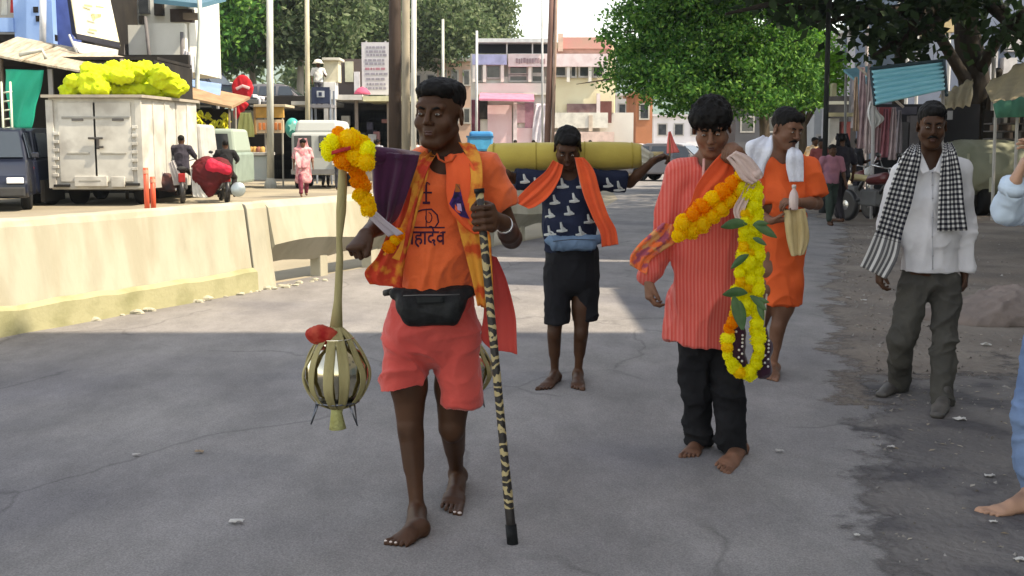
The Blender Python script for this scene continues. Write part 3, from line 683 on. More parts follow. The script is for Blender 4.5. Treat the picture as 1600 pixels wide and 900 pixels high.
def tree(label, base, trunk, blobs, n, size, lm, bark=BARK, tr=.2, seed=0, group=None, cat='tree', limbs=True):
    o = thing('tree', label, cat, tuple(base), group); rg = random.Random(seed)
    pts = [Vector(base)]+[Vector(p) for p in trunk]; k = len(pts)
    MB().tube(pts, [tr*(1.25-.75*i/(k-1)) for i in range(k)], 10).obj('trunk', bark, o, True)
    if limbs:
        L = MB()
        for c, r in blobs:
            s_ = pts[rg.randrange(max(1,k-2), k)]; c = Vector(c); m = s_.lerp(c,.5)+Vector((rg.uniform(-.3,.3), rg.uniform(-.3,.3), rg.uniform(-.2,.1)))
            MB().tube([s_, m, c, c+(c-s_)*.3], [tr*.5, tr*.33, tr*.2, tr*.06], 7).obj('limb', bark, o, True)
    V, Q = crown_mesh(blobs, n, size, seed); off = np.array(wloc(o)); me = bpy.data.meshes.new('crown')
    me.vertices.add(len(V)); me.loops.add(len(Q)*4); me.polygons.add(len(Q)); me.vertices.foreach_set('co', (V-off).ravel()); me.loops.foreach_set('vertex_index', Q.ravel().astype(np.int32)); me.polygons.foreach_set('loop_start', np.arange(0,len(Q)*4,4,dtype=np.int32)); me.update(calc_edges=True)
    finish('crown', me, lm, o, False, kind='stuff'); return o
def B(u, v, Y, r): k = Y/FPX; return (tuple(P(u,v,Y)), (r[0]*k, r[0]*k*.9, r[1]*k))
# round green tree, right of centre
Y = 34; bs = G(1195,302); bs = Vector((P(1195,225,Y).x, Y, 0))
tree('big round dense green tree overhanging the road right of centre', bs, [P(1196,230,Y), P(1192,150,Y), P(1180,90,Y), P(1170,40,Y)],
     [B(1090,60,Y,(95,75)), B(1010,100,Y,(58,52)), B(985,50,Y+1,(45,45)), B(1060,132,Y-1,(80,40)), B(1150,120,Y,(70,62)), B(1200,60,Y+1,(75,70)), B(1120,-20,Y,(120,60)), B(1230,130,Y+.5,(52,42)), B(1030,0,Y,(60,60)), B(1180,150,Y-1,(56,28)), B(965,122,Y,(34,22))], 62000, .050, LF_GREEN, tr=.15, seed=3)
Y = 38; tree('bright lime green tree lit by the sun beside the dark pole', Vector((P(1255,225,Y).x,Y,0)), [P(1255,200,Y), P(1250,120,Y)],
     [B(1250,95,Y,(50,48)), B(1275,130,Y,(40,40)), B(1225,140,Y,(40,40)), B(1240,50,Y,(42,30)), B(1292,104,Y,(22,16))], 20000, .05, LF_LIME, tr=.14, seed=5)
# row of grey green trees on the raised ground, left
spec = [(330,58,(330,20,(70,70)),'dense green tree above the blue roof sheet at left'),(395,64,(390,30,(70,70)),'leafy tree behind the white pole at left'),(465,60,(470,30,(70,60)),'leafy tree behind the cream pole and the stand'),
        (540,66,(545,30,(72,62)),'grey green tree behind the white notice board'),(600,74,(610,40,(62,70)),'tall grey green tree behind the brown pole'),(690,72,(690,40,(70,60)),'grey green tree with thin foliage above the front man'),(752,80,(750,30,(46,55)),'thin tree at the edge of the open sky')]
for i, (u, Y, (cu, cv, rr), lab) in enumerate(spec):
    z = 2.8 if u < 560 else 0
    rg = random.Random(i+20); bl = [B(cu,cv,Y,rr)]
    for k in range(6): bl.append(B(cu+rg.uniform(-.8,.8)*rr[0], cv+rg.uniform(-.6,.75)*rr[1], Y+rg.uniform(-1.5,1.5), (rr[0]*rg.uniform(.35,.55), rr[1]*rg.uniform(.3,.5))))
    tree(lab, Vector((P(u,225,Y).x, Y, z)), [P(u+4,150,Y), P(cu,90,Y), P(cu-3,40,Y)], bl, 15000, .11, LF_GREY if i else LF_GREEN, bark=BARKP, tr=.20, seed=i+30, group='trees behind the left stalls')
# distant wood closing the view between and behind them
def wood():
    rs = random.Random(4); bl = []
    for k in range(42): x = rs.uniform(-62,-8); bl.append(((x, rs.uniform(88,104), rs.uniform(4,10)), (rs.uniform(3,5), 3, rs.uniform(2.5,4))))
    for k in range(10): x = rs.uniform(24,60); bl.append(((x, rs.uniform(95,110), rs.uniform(2,6)), (rs.uniform(3,5), 3, rs.uniform(2,3.5))))
    V, Q = crown_mesh(bl, 26000, .32, 8); me = bpy.data.meshes.new('wood'); me.vertices.add(len(V)); me.loops.add(len(Q)*4); me.polygons.add(len(Q)); me.vertices.foreach_set('co', V.ravel()); me.loops.foreach_set('vertex_index', Q.ravel().astype(np.int32)); me.polygons.foreach_set('loop_start', np.arange(0,len(Q)*4,4,dtype=np.int32)); me.update(calc_edges=True)
    o = finish('distant_wood', me, LF_GREY, None, False, kind='stuff'); tag(o, 'mass of distant trees behind the stalls', 'wood')
wood()
# thick trunk at the right with dark overhanging branches
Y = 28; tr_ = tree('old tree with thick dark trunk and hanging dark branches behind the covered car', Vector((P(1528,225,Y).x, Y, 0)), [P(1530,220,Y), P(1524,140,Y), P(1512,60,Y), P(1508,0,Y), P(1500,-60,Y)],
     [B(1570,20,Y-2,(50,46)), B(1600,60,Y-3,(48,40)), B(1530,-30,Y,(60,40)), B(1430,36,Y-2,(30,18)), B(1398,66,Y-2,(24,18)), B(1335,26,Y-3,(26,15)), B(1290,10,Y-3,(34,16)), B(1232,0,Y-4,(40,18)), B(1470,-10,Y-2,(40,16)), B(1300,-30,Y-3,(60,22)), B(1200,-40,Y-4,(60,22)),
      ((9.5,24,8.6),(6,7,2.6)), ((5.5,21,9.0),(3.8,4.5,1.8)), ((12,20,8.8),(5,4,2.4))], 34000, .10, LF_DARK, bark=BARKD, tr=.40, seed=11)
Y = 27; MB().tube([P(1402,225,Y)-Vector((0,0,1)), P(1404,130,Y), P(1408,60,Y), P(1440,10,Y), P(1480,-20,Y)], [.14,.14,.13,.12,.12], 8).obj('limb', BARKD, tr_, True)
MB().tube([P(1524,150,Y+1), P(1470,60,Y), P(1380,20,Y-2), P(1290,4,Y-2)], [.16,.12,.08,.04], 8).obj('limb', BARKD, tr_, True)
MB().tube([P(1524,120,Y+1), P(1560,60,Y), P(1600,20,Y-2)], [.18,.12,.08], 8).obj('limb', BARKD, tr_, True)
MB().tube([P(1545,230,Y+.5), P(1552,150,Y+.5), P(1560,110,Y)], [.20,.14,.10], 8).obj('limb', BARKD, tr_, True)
# ------------------------------------------------------------------ people
def skinmat(name, c): return mat(name, c, .52, tuple(x*.72 for x in c), 9, .35, .7, bump=.2, bscale=160, bdist=.003, spec=.22, col3=tuple(x*1.25 for x in c), scale3=5)
SK_DARK = skinmat('dark skin', (.066, .029, .015)); SK_MID = skinmat('brown skin', (.17, .082, .050)); SK_LIGHT = skinmat('light brown skin', (.42, .24, .16))
HAIR = mat('black hair', (.004, .0035, .0035), .6, (.009, .008, .0075), 60, stretch=(1,1,.25), bump=.5, bscale=150, bdist=.004, spec=.12)
EYE_W = mat('eye white', (.26, .24, .21), .3); EYE_D = mat('dark iris', (.012, .008, .006), .2); NAIL = mat('toenail', (.62, .52, .47), .35)
LIP = mat('lips', (.075, .030, .024), .5)

def rot3(yaw=0, pitch=0, roll=0):
    return (Matrix.Rotation(yaw, 3, 'Z') @ Matrix.Rotation(pitch, 3, 'X') @ Matrix.Rotation(roll, 3, 'Y'))
class Head:
    """head frame: origin between the ears, -y out of the face, z up; s = size"""
    def __init__(s, loc, yaw=0, pitch=0, roll=0, k=1.0, wide=1.0):
        s.o = Vector(loc); s.M = rot3(yaw, pitch, roll); s.k = k; s.w = wide
    def __call__(s, x, y, z): return s.o + s.M @ (Vector((x*s.w, y, z))*s.k)
    def ell(s, c, r, tilt=None):
        M = s.M if tilt is None else s.M @ tilt
        return Ell(s(*c), [r[0]*s.k*s.w, r[1]*s.k, r[2]*s.k], np.array(M))
    def cap(s, a, b, ra, rb=None): return Cap(s(*a), s(*b), ra*s.k, (ra if rb is None else rb)*s.k)
    def into(s, F, neck=None, neck_r=.055, chin=1.0):
        F.add(s.ell((0,.012,.036), (.074,.094,.084)), .02)
        F.add(s.ell((0,-.022,-.038), (.060,.066,.078)), .03)
        F.add(s.ell((0,-.062,-.098), (.026*chin,.022,.020)), .03)
        for q in (-1,1):
            F.add(s.ell((q*.043,-.058,-.028), (.022,.022,.024)), .02)           # cheek
            F.add(s.cap((q*.058,.0,-.050), (q*.026,-.058,-.096), .015), .02)      # jaw
        F.add(s.cap((-.040,-.076,.030), (.040,-.076,.030), .013), .016)           # brow
        for q in (-1,1): F.cut(s.ell((q*.031,-.099,.006), (.017,.016,.011)), .010)
        F.add(s.cap((0,-.088,.016), (0,-.108,-.022), .008, .0115), .010)          # nose
        for q in (-1,1):
            F.add(s.cap((q*.010,-.102,-.028), (q*.013,-.094,-.028), .0075), .005)
            F.add(s.ell((q*.031,-.078,.005), (.0135,.0125,.0105)), .003)          # lids
        F.add(s.cap((-.014,-.0835,-.054), (.014,-.0835,-.054), .0070), .010)        # lips
        F.add(s.cap((-.011,-.082,-.067), (.011,-.082,-.067), .0080), .012)
        F.cut(s.cap((-.021,-.0965,-.0605), (.021,-.0965,-.0605), .0030), .004)
        for q in (-1,1):
            t = Matrix.Rotation(q*R(20), 3, 'Z')
            F.add(s.ell((q*.078,.012,-.008), (.008,.019,.031), t), .006)
            F.cut(s.ell((q*.085,.006,-.004), (.005,.009,.016), t), .004)
        if neck is not None: F.cap(s(0,.022,-.06), neck, neck_r*s.k, neck_r*s.k*1.12, .03)
    def features(s, root, hair=None, moustache=False, brow=.004, h=.005):
        for q in (-1,1):
            MB().blob(s(q*.031,-.0895,.0035), (.0088*s.k,.0052*s.k,.0040*s.k), rot=s.M).obj('eye', EYE_W, root, True)
            MB().blob(s(q*.031,-.0935,.0035), (.0040*s.k,.0022*s.k,.0036*s.k), rot=s.M).obj('iris', EYE_D, root, True)
            MB().tube([s(q*.014,-.092,.021), s(q*.030,-.0925,.027), s(q*.047,-.078,.021)], [brow*.7*s.k, brow*s.k, brow*.4*s.k], 6).obj('eyebrow', HAIR, root, True)
        w_ = 1.0
        MB().tube([s(-.022,-.080,-.060), s(-.009,-.0925,-.0560), s(0,-.0915,-.0575), s(.009,-.0925,-.0560), s(.022,-.080,-.060)], [.0012*s.k,.0036*s.k,.0032*s.k,.0036*s.k,.0012*s.k], 7).obj('lip', LIP, root, True)
        MB().tube([s(-.020,-.080,-.0625), s(-.008,-.0905,-.0655), s(.008,-.0905,-.0655), s(.020,-.080,-.0625)], [.0012*s.k,.0046*s.k,.0046*s.k,.0012*s.k], 7).obj('lip', LIP, root, True)
        if moustache:
            MB().tube([s(-.030,-.080,-.058), s(-.015,-.094,-.046), s(0,-.099,-.043), s(.015,-.094,-.046), s(.030,-.080,-.058)], [.003,.0062,.0064,.0062,.003], 8).obj('moustache', HAIR, root, True)
def hair_obj(H, root, style='short', h=.006, seed=1):
    F = Field(h)
    if style == 'flat':      # combed up and square, P1
        F.add(H.ell((0,.022,.060), (.080,.093,.068)), .01)
        F.add(H.ell((0,-.030,.085), (.068,.062,.038)), .02)
        F.add(H.ell((.0,.035,.082), (.074,.075,.042)), .02)
        F.cut(H.ell((0,-.062,-.012), (.085,.082,.080)), .012)
        amp = .004
    elif style == 'mop':     # thick hair falling over the forehead
        F.add(H.ell((0,.016,.050), (.088,.104,.090)), .01)
        F.add(H.ell((0,-.050,.066), (.076,.052,.048)), .02)
        F.add(H.ell((-.048,-.030,.060), (.045,.055,.05)), .02); F.add(H.ell((.048,-.030,.060), (.045,.055,.05)), .02)
        F.cut(H.ell((0,-.082,-.040), (.072,.070,.074)), .010)
        rg = random.Random(seed)
        for i in range(26):
            a = rg.uniform(-1.4,1.4); x = .070*math.sin(a); y = -.085*math.cos(a)
            F.add(H.cap((x,y+.005,.060), (x*1.06+rg.uniform(-.012,.012), y-.006, .020+rg.uniform(-.012,.014)), .011, .004), .006)
        for i in range(22):
            a = rg.uniform(0, 2*PI); b = rg.uniform(.2,1.1); v = Vector((math.sin(b)*math.cos(a), math.sin(b)*math.sin(a), math.cos(b)))
            F.add(H.cap((v.x*.075, v.y*.09, .05+v.z*.075), (v.x*.092+rg.uniform(-.01,.01), v.y*.106, .05+v.z*.094), .014, .005), .01)
        amp = .006
    else:                    # short with a parting
        F.add(H.ell((0,.020,.046), (.081,.096,.084)), .01)
        F.add(H.ell((.010,-.040,.080), (.062,.045,.030)), .02)
        F.cut(H.ell((0,-.066,-.020), (.080,.078,.078)), .012)
        amp = .004
    F.cut(Half(H(0,0,-.045), H.M @ Vector((0,-.35,-1))), .01)
    def disp(V):
        return amp*(vnoise(V*[70,70,35]+seed)+.7*vnoise(V*[160,160,70]))
    return skin('hair', F.mesh(), HAIR, root, disp)

def arm(F, sh, el, wr, s=1.0, k=.015):
    sh, el, wr = Vector(sh), Vector(el), Vector(wr)
    F.cap(sh, el, .050*s, .037*s, k); F.cap(sh, sh.lerp(el,.35), .054*s, .046*s, k)
    F.cap(el, el.lerp(wr,.35), .038*s, .037*s, k); F.cap(el.lerp(wr,.35), wr, .037*s, .0245*s, k)
def leg(F, hip, kn, an, s=1.0, back=None):
    hip, kn, an = Vector(hip), Vector(kn), Vector(an)
    F.cap(hip, hip.lerp(kn,.5), .082*s, .070*s, .02); F.cap(hip.lerp(kn,.5), kn, .070*s, .049*s, .02)
    F.cap(kn, an, .043*s, .026*s, .02)
    b = Vector(back) if back is not None else Vector((0,.022,0))
    F.cap(kn.lerp(an,.14)+b*s, kn.lerp(an,.46)+b*.8*s, .047*s, .038*s, .025); F.cap(kn.lerp(an,.06)+Vector((0,-.030*s,0)), kn.lerp(an,.8)+Vector((0,-.012*s,0)), .016*s, .010*s, .015)
    F.cap(kn+Vector((0,-.014,.005)), kn+Vector((0,-.014,-.02)), .034*s, .03*s, .02)
def foot(F, an, heel, toe, s=1.0, up=(0,0,1), side=None):
    an, heel, toe = Vector(an), Vector(heel), Vector(toe); d = (toe-heel); L = d.length; d.normalize()
    up = Vector(up); up = (up-d*up.dot(d)).normalized(); sd = d.cross(up)
    B = lambda f, r, u: heel+d*(f*L)+sd*r+up*u
    F.cap(B(.12,0,.032), B(.12,0,.03), .031*s, .03*s, .01); F.cap(an, B(.14,0,.034), .030*s, .031*s, .02)
    F.add(ECap(B(.14,0,.028), B(.70,0,.018), (.029*s,.027*s), (.043*s,.017*s), sd), .015)
    F.cap(an, B(.52,0,.036), .029*s, .020*s, .03)
    F.add(ECap(B(.60,0,.017), B(.76,0,.014), (.043*s,.019*s), (.044*s,.013*s), sd), .015)
    big = -1 if side == 'r' else 1; tips = []
    for i in range(5):
        off = big*(.034-.0185*i+(0 if i else .001))*s; ln = [1.0,.99,.955,.915,.865][i]; r = [.0125,.0088,.0083,.008,.0076][i]*s
        F.cap(B(.74,off,.013), B(ln-.06,off,.014), r*.95, r*.9, .004); F.cap(B(ln-.06,off,.014), B(ln-.03,off,.0095), r*.95, r*.95, .003)
        tips.append((B(ln-.025,off,.017), r))
    return tips
def nails(tips, root, d=None):
    for p, r in tips[:3]: MB().blob(p, (r*.72,r*.6,r*.45)).obj('toenail', NAIL, root, True)
def hand(F, wr, d, pn, side, s=1.0, curl=(25,30,25), spread=.06, thumb=35):
    """open or half closed hand: d = along the hand, pn = out of the palm, side = towards the thumb"""
    wr = Vector(wr); d = Vector(d).normalized(); pn = Vector(pn); pn = (pn-d*pn.dot(d)).normalized(); sd = Vector(side); sd = (sd-d*sd.dot(d)-pn*sd.dot(pn)).normalized()
    F.add(ECap(wr+d*.006*s, wr+d*.080*s, (.028*s,.019*s), (.040*s,.014*s), sd), .012)
    F.cap(wr+d*.02*s+sd*.016*s, wr+d*.055*s+sd*.028*s+pn*.006*s, .017*s, .013*s, .01)
    for i in range(4):
        o = (.029-.0193*i)*s; ln = [.072,.080,.074,.058][i]*s; p = wr+d*(.083-.004*abs(i-1))*s+sd*o; a = 0; r = [.0088,.009,.0087,.0078][i]*s
        sp = (.5-i/3)*spread*2
        for j, f in enumerate((.45,.30,.25)):
            a += R(curl[j]+i*4)
            v = ((d*math.cos(sp)+sd*math.sin(sp))*math.cos(a)+pn*math.sin(a)).normalized()
            q = p+v*ln*f; F.cap(p, q, r*(1-.08*j), r*(.92-.08*j), .003 if j else .004); p = q
    t = R(thumb); p = wr+d*.030*s+sd*.030*s+pn*.004*s
    v = (d*math.cos(t)+sd*math.sin(t)+pn*.25).normalized(); q = p+v*.040*s; F.cap(p, q, .0125*s, .0105*s, .006)
    v2 = (v+d*.35+pn*.3-sd*.15).normalized(); F.cap(q, q+v2*.030*s, .0105*s, .0085*s, .004)
def grip(F, c, axis, palm, wr, r, s=1.0, turn=1):
    """fist closed round a bar: c on the bar, palm = from the bar to the palm"""
    c = Vector(c); ax = Vector(axis).normalized(); pl = Vector(palm); pl = (pl-ax*pl.dot(ax)).normalized(); t = ax.cross(pl)*turn; wr = Vector(wr)
    pc = c+pl*(r+.016*s)
    F.add(ECap(pc-ax*.030*s, pc+ax*.030*s, (.022*s,.017*s), (.022*s,.017*s), t), .01)
    F.cap(wr, pc, .024*s, .026*s, .015)
    for i in range(4):
        z = ax*((-.031+.0205*i)*s); rr = r+.0095*s; fr = [.0088,.0093,.0095,.009][i]*s; pts = []
        for a in (-35, 5, 50, 95, 140, 185, 215):
            a_ = R(a); k = 1.35 if a < 20 else (1.22 if a < 100 else 1.05)
            pts.append(c+z+pl*(math.cos(a_)*rr*k)+t*(math.sin(a_)*rr*k))
        F.chain(pts, [fr]*7, .003)
    p = c+ax*.040*s+pl*(r+.014*s)-t*.012*s; q = c+ax*.047*s-t*(r+.010*s); F.cap(p, q, .012*s, .0105*s, .006)
    F.cap(q, c+ax*.038*s-pl*(r+.006*s)-t*.006*s, .0105*s, .0085*s, .004)
def torso(F, pts, ws, side=(1,0,0), k=.04):
    for i in range(len(pts)-1): F.add(ECap(pts[i], pts[i+1], ws[i], ws[i+1], side), k)
def folds(amp, sc=(14,14,6), seed=0, fine=.35):
    a = np.array(sc, float)
    def d(V):
        q = V*a; q = q+.9*np.stack([vnoise(q*.7+seed+k*31) for k in range(3)], 1)
        n = vnoise(q+seed*7.3); n2 = vnoise(q*2.1+seed*3.1); n3 = vnoise(V*a*.45+seed)
        return amp*(1.15*((1-np.abs(n))**4-.35)+.55*((1-np.abs(n2))**3-.4)+.7*n3)+amp*fine*.5*vnoise(V*a*5)
    return d

# ------------------------------------------------------------------ poles
def pole(label, u0, v0, u1, Y, r, col, name='pole', extra=None, r2=None):
    o = thing(name, label, 'pole', (P(u1,225,Y).x, Y, 0)); top = P(u0, v0, Y)
    MB().tube([Vector((P(u1,225,Y).x, Y, 0)), top], [r, r2 or r*.85], 12).obj('shaft', mat('pole', col, .75, tuple(c*.65 for c in col), 6, bump=.3, bscale=20, stretch=(1,1,.2)), o, True)
    MB().lathe([(r*1.7,0),(r*1.7,.12),(r*1.2,.3),(r*.9,.32)], (P(u1,225,Y).x, Y, 0), 12).obj('base', paint(tuple(c*.8 for c in col)), o)
    return o
pole('thin white painted pole at left standing beside the orange snack cart', 421, -90, 421, 38, .12, (.66,.66,.58), 'lamp_post')
pole('thin cream pole behind the raised stand at left', 479, -90, 480, 41, .09, (.55,.50,.36), 'utility_pole')
pole('broad dark brown iron pole left of the front man', 617, -120, 616, 24, .14, (.055,.038,.030), 'utility_pole')
pole('rough beige concrete post right behind the broad brown pole', 634, -90, 633, 26, .10, (.34,.30,.23), 'concrete_post')
pole('white lamp post just left of the front man head', 647, -90, 645, 30, .075, (.72,.72,.68), 'lamp_post')
pole('thin grey pole in front of the trees above the front man', 692, 30, 692, 52, .07, (.50,.50,.46), 'utility_pole')
pole('thin grey pole at the left corner of the market building', 745, 48, 744, 56, .07, (.55,.55,.55), 'utility_pole')
pole('thin light pole in front of the market building', 847, -60, 848, 52, .05, (.50,.50,.50), 'utility_pole')
o = pole('brown leaning iron pole in front of the market building', 866, -110, 853, 36, .10, (.22,.13,.11), 'utility_pole')
MB().tube([Vector((P(862,225,36).x, 35.95, 0)), P(872,-110,35.95)], [.05,.05], 8).obj('cable_pipe', paint((.38,.27,.22)), o, True)
pole('black slim pole in front of the lime tree at right', 1297, -60, 1290, 24, .058, (.02,.022,.022), 'utility_pole')
pole('grey pole behind the pink cloths at right', 1322, -60, 1320, 40, .07, (.32,.36,.42), 'utility_pole')
pole('thin pale pole above the hanging pink cloths', 1356, 10, 1352, 30, .05, (.50,.45,.45), 'utility_pole')
pole('pale thin pole right of the thick tree trunk', 1553, 90, 1554, 26.6, .055, (.30,.29,.28), 'utility_pole')

# ------------------------------------------------------------------ cars
def tyre(x, y, r=.32, w_=.2, par=None, m=None):
    o = MB().lathe([(r*.62,-w_/2),(r*.93,-w_/2),(r,-w_*.35),(r,w_*.35),(r*.93,w_/2),(r*.62,w_/2)], (x,y,r), 22, axis=(1,0,0)).obj('wheel', paint((.012,.012,.012), .9, False), par, True)
    MB().lathe([(.04,-w_*.42),(r*.60,-w_*.48),(r*.64,-w_*.3),(r*.64,w_*.3),(r*.60,w_*.48),(.04,w_*.42)], (x,y,r), 16, axis=(1,0,0)).obj('rim', m or mat('rim', (.45,.45,.46), .35, metal=.8), o, False)
def make_car(label, col, group, L=4.1, W=1.72, H=1.5, tall=False):
    """local frame: length along y, front at -y"""
    o = thing('parked_car', label, 'car', (0,0,0), group); CP = mat('car paint', col, .35, tuple(c*.85 for c in col), 2, coat=.25, spec=.4)
    h1 = .92*H/1.5; hb = .28
    side = [(-L/2,hb+.10),(-L/2+.03,.62),(-L/2+.20,.76),(-L*.24,h1-.02),(L*.34,h1+.02),(L/2-.06,h1-.04),(L/2,.70),(L/2-.02,hb+.08),(L/2-.15,hb),(-L/2+.15,hb)]
    mb = MB(); n = len(side); W2 = W/2
    V = [(-W2+(.06 if z > .8 else 0), y, z) for y, z in side]+[(W2-(.06 if z > .8 else 0), y, z) for y, z in side]
    mb.add(V, [tuple(range(n)), tuple(range(2*n-1,n-1,-1))]+[(i,n+i,n+(i+1)%n,(i+1)%n) for i in range(n)]); b = mb.obj('body', CP, o, False, bevel=.05)
    rear = L*.46 if tall else L*.33
    roof = [(-L*.25,h1-.06),(-L*.09,H-.05),(-.02*L,H),(rear-.35,H),(rear-.10,H-.06),(rear,h1-.06)]; n = len(roof)
    V = [(-W2+.07+(.14 if z > 1.2 else 0), y, z) for y, z in roof]+[(W2-.07-(.14 if z > 1.2 else 0), y, z) for y, z in roof]
    MB().add(V, [tuple(range(n)), tuple(range(2*n-1,n-1,-1))]+[(i,n+i,n+(i+1)%n,(i+1)%n) for i in range(n)]).obj('cabin', CP, o, False, bevel=.04)
    GL = mat('car glass', (.03,.04,.05), .06, spec=.8)
    za, zb = h1+.02, H-.12
    for s_ in (-1,1):
        for y0, y1, k in ((-L*.20,-.01*L,1),(.01*L,rear*.62,0),(rear*.66,rear-.16,0)):
            if y1-y0 < .2: continue
            xo = W2-.055; xi = W2-.185; q = [(s_*xo,y0,za),(s_*xo,y1,za),(s_*xi,y1-.05,zb),(s_*xi,y0+(.30 if k else .03),zb)]
            MB().prism(q, (s_*.02,0,.004)).obj('side_window', GL, o)
        MB().box((s_*(W2+.07),-L*.19,h1+.08),(.16,.09,.12)).obj('mirror', CP, o, bevel=.02)
        MB().box((s_*(W2-.24),-L/2+.01,.66),(.34,.10,.13)).obj('headlight', mat('lamp glass', (.7,.7,.72), .1), o, bevel=.02)
        MB().box((s_*(W2-.17),L/2-.02,.80),(.22,.10,.22)).obj('tail_light', mat('tail lamp', (.45,.02,.02), .2), o, bevel=.02)
        for y in (-L*.31, L*.30): tyre(s_*(W2-.10), y, .31*(1.1 if tall else 1), .2, o)
    MB().prism([(-W2+.16,-L*.235,za+.0),(W2-.16,-L*.235,za),(W2-.28,-L*.10,zb+.01),(-W2+.28,-L*.10,zb+.01)], (0,-.03,.02)).obj('windscreen', GL, o)
    MB().prism([(-W2+.18,rear-.02,za+.02),(W2-.18,rear-.02,za+.02),(W2-.28,rear-.10,zb),(-W2+.28,rear-.10,zb)], (0,.03,.01)).obj('rear_window', GL, o)
    MB().box((0,-L/2,.42),(W-.1,.14,.2)).obj('bumper', paint((.05,.05,.05)), o, bevel=.03); MB().box((0,L/2,.46),(W-.1,.14,.2)).obj('bumper', paint((.05,.05,.05)), o, bevel=.03)
    MB().box((0,-L/2-.03,.66),(.7,.05,.12)).obj('grille', paint((.03,.03,.03)), o); return o
GC = 'cars parked along the street'
c1 = make_car('dark navy parked car cut by the left edge of the picture', (.006,.009,.022), GC, 4.4, 1.8, 1.8, True); place(c1, (P(-26,225,26).x, 26.4, 0), R(18))
c2 = dup(c1, (P(50,225,28.2).x, 28.9, 0), R(175), 'black tall car parked between the navy car and the white truck')
c3 = make_car('silver grey saloon parked right of the yellow roll end', (.17,.16,.17), GC, 4.2, 1.72, 1.46); place(c3, (P(1066,225,44).x, 45, 0), R(62))
c4 = make_car('white saloon parked far back beside the market building', (.62,.60,.60), GC, 4.2, 1.7, 1.45); place(c4, (P(1000,225,58).x, 58, 0), R(80))
dup(c4, (P(965,225,64).x, 64, 0), R(95), 'pale car parked farthest back behind the yellow roll')
dup(c1, (P(318,225,50).x, 50, 2.8), R(70), 'dark car parked up on the raised ground under the trees')
dup(c4, (P(352,225,53).x, 53, 2.8), R(80), 'white car parked up on the raised ground behind the red sign')
dup(c3, (P(440,225,56).x, 56, 2.8), R(90), 'grey car parked up on the raised ground behind the white pole')

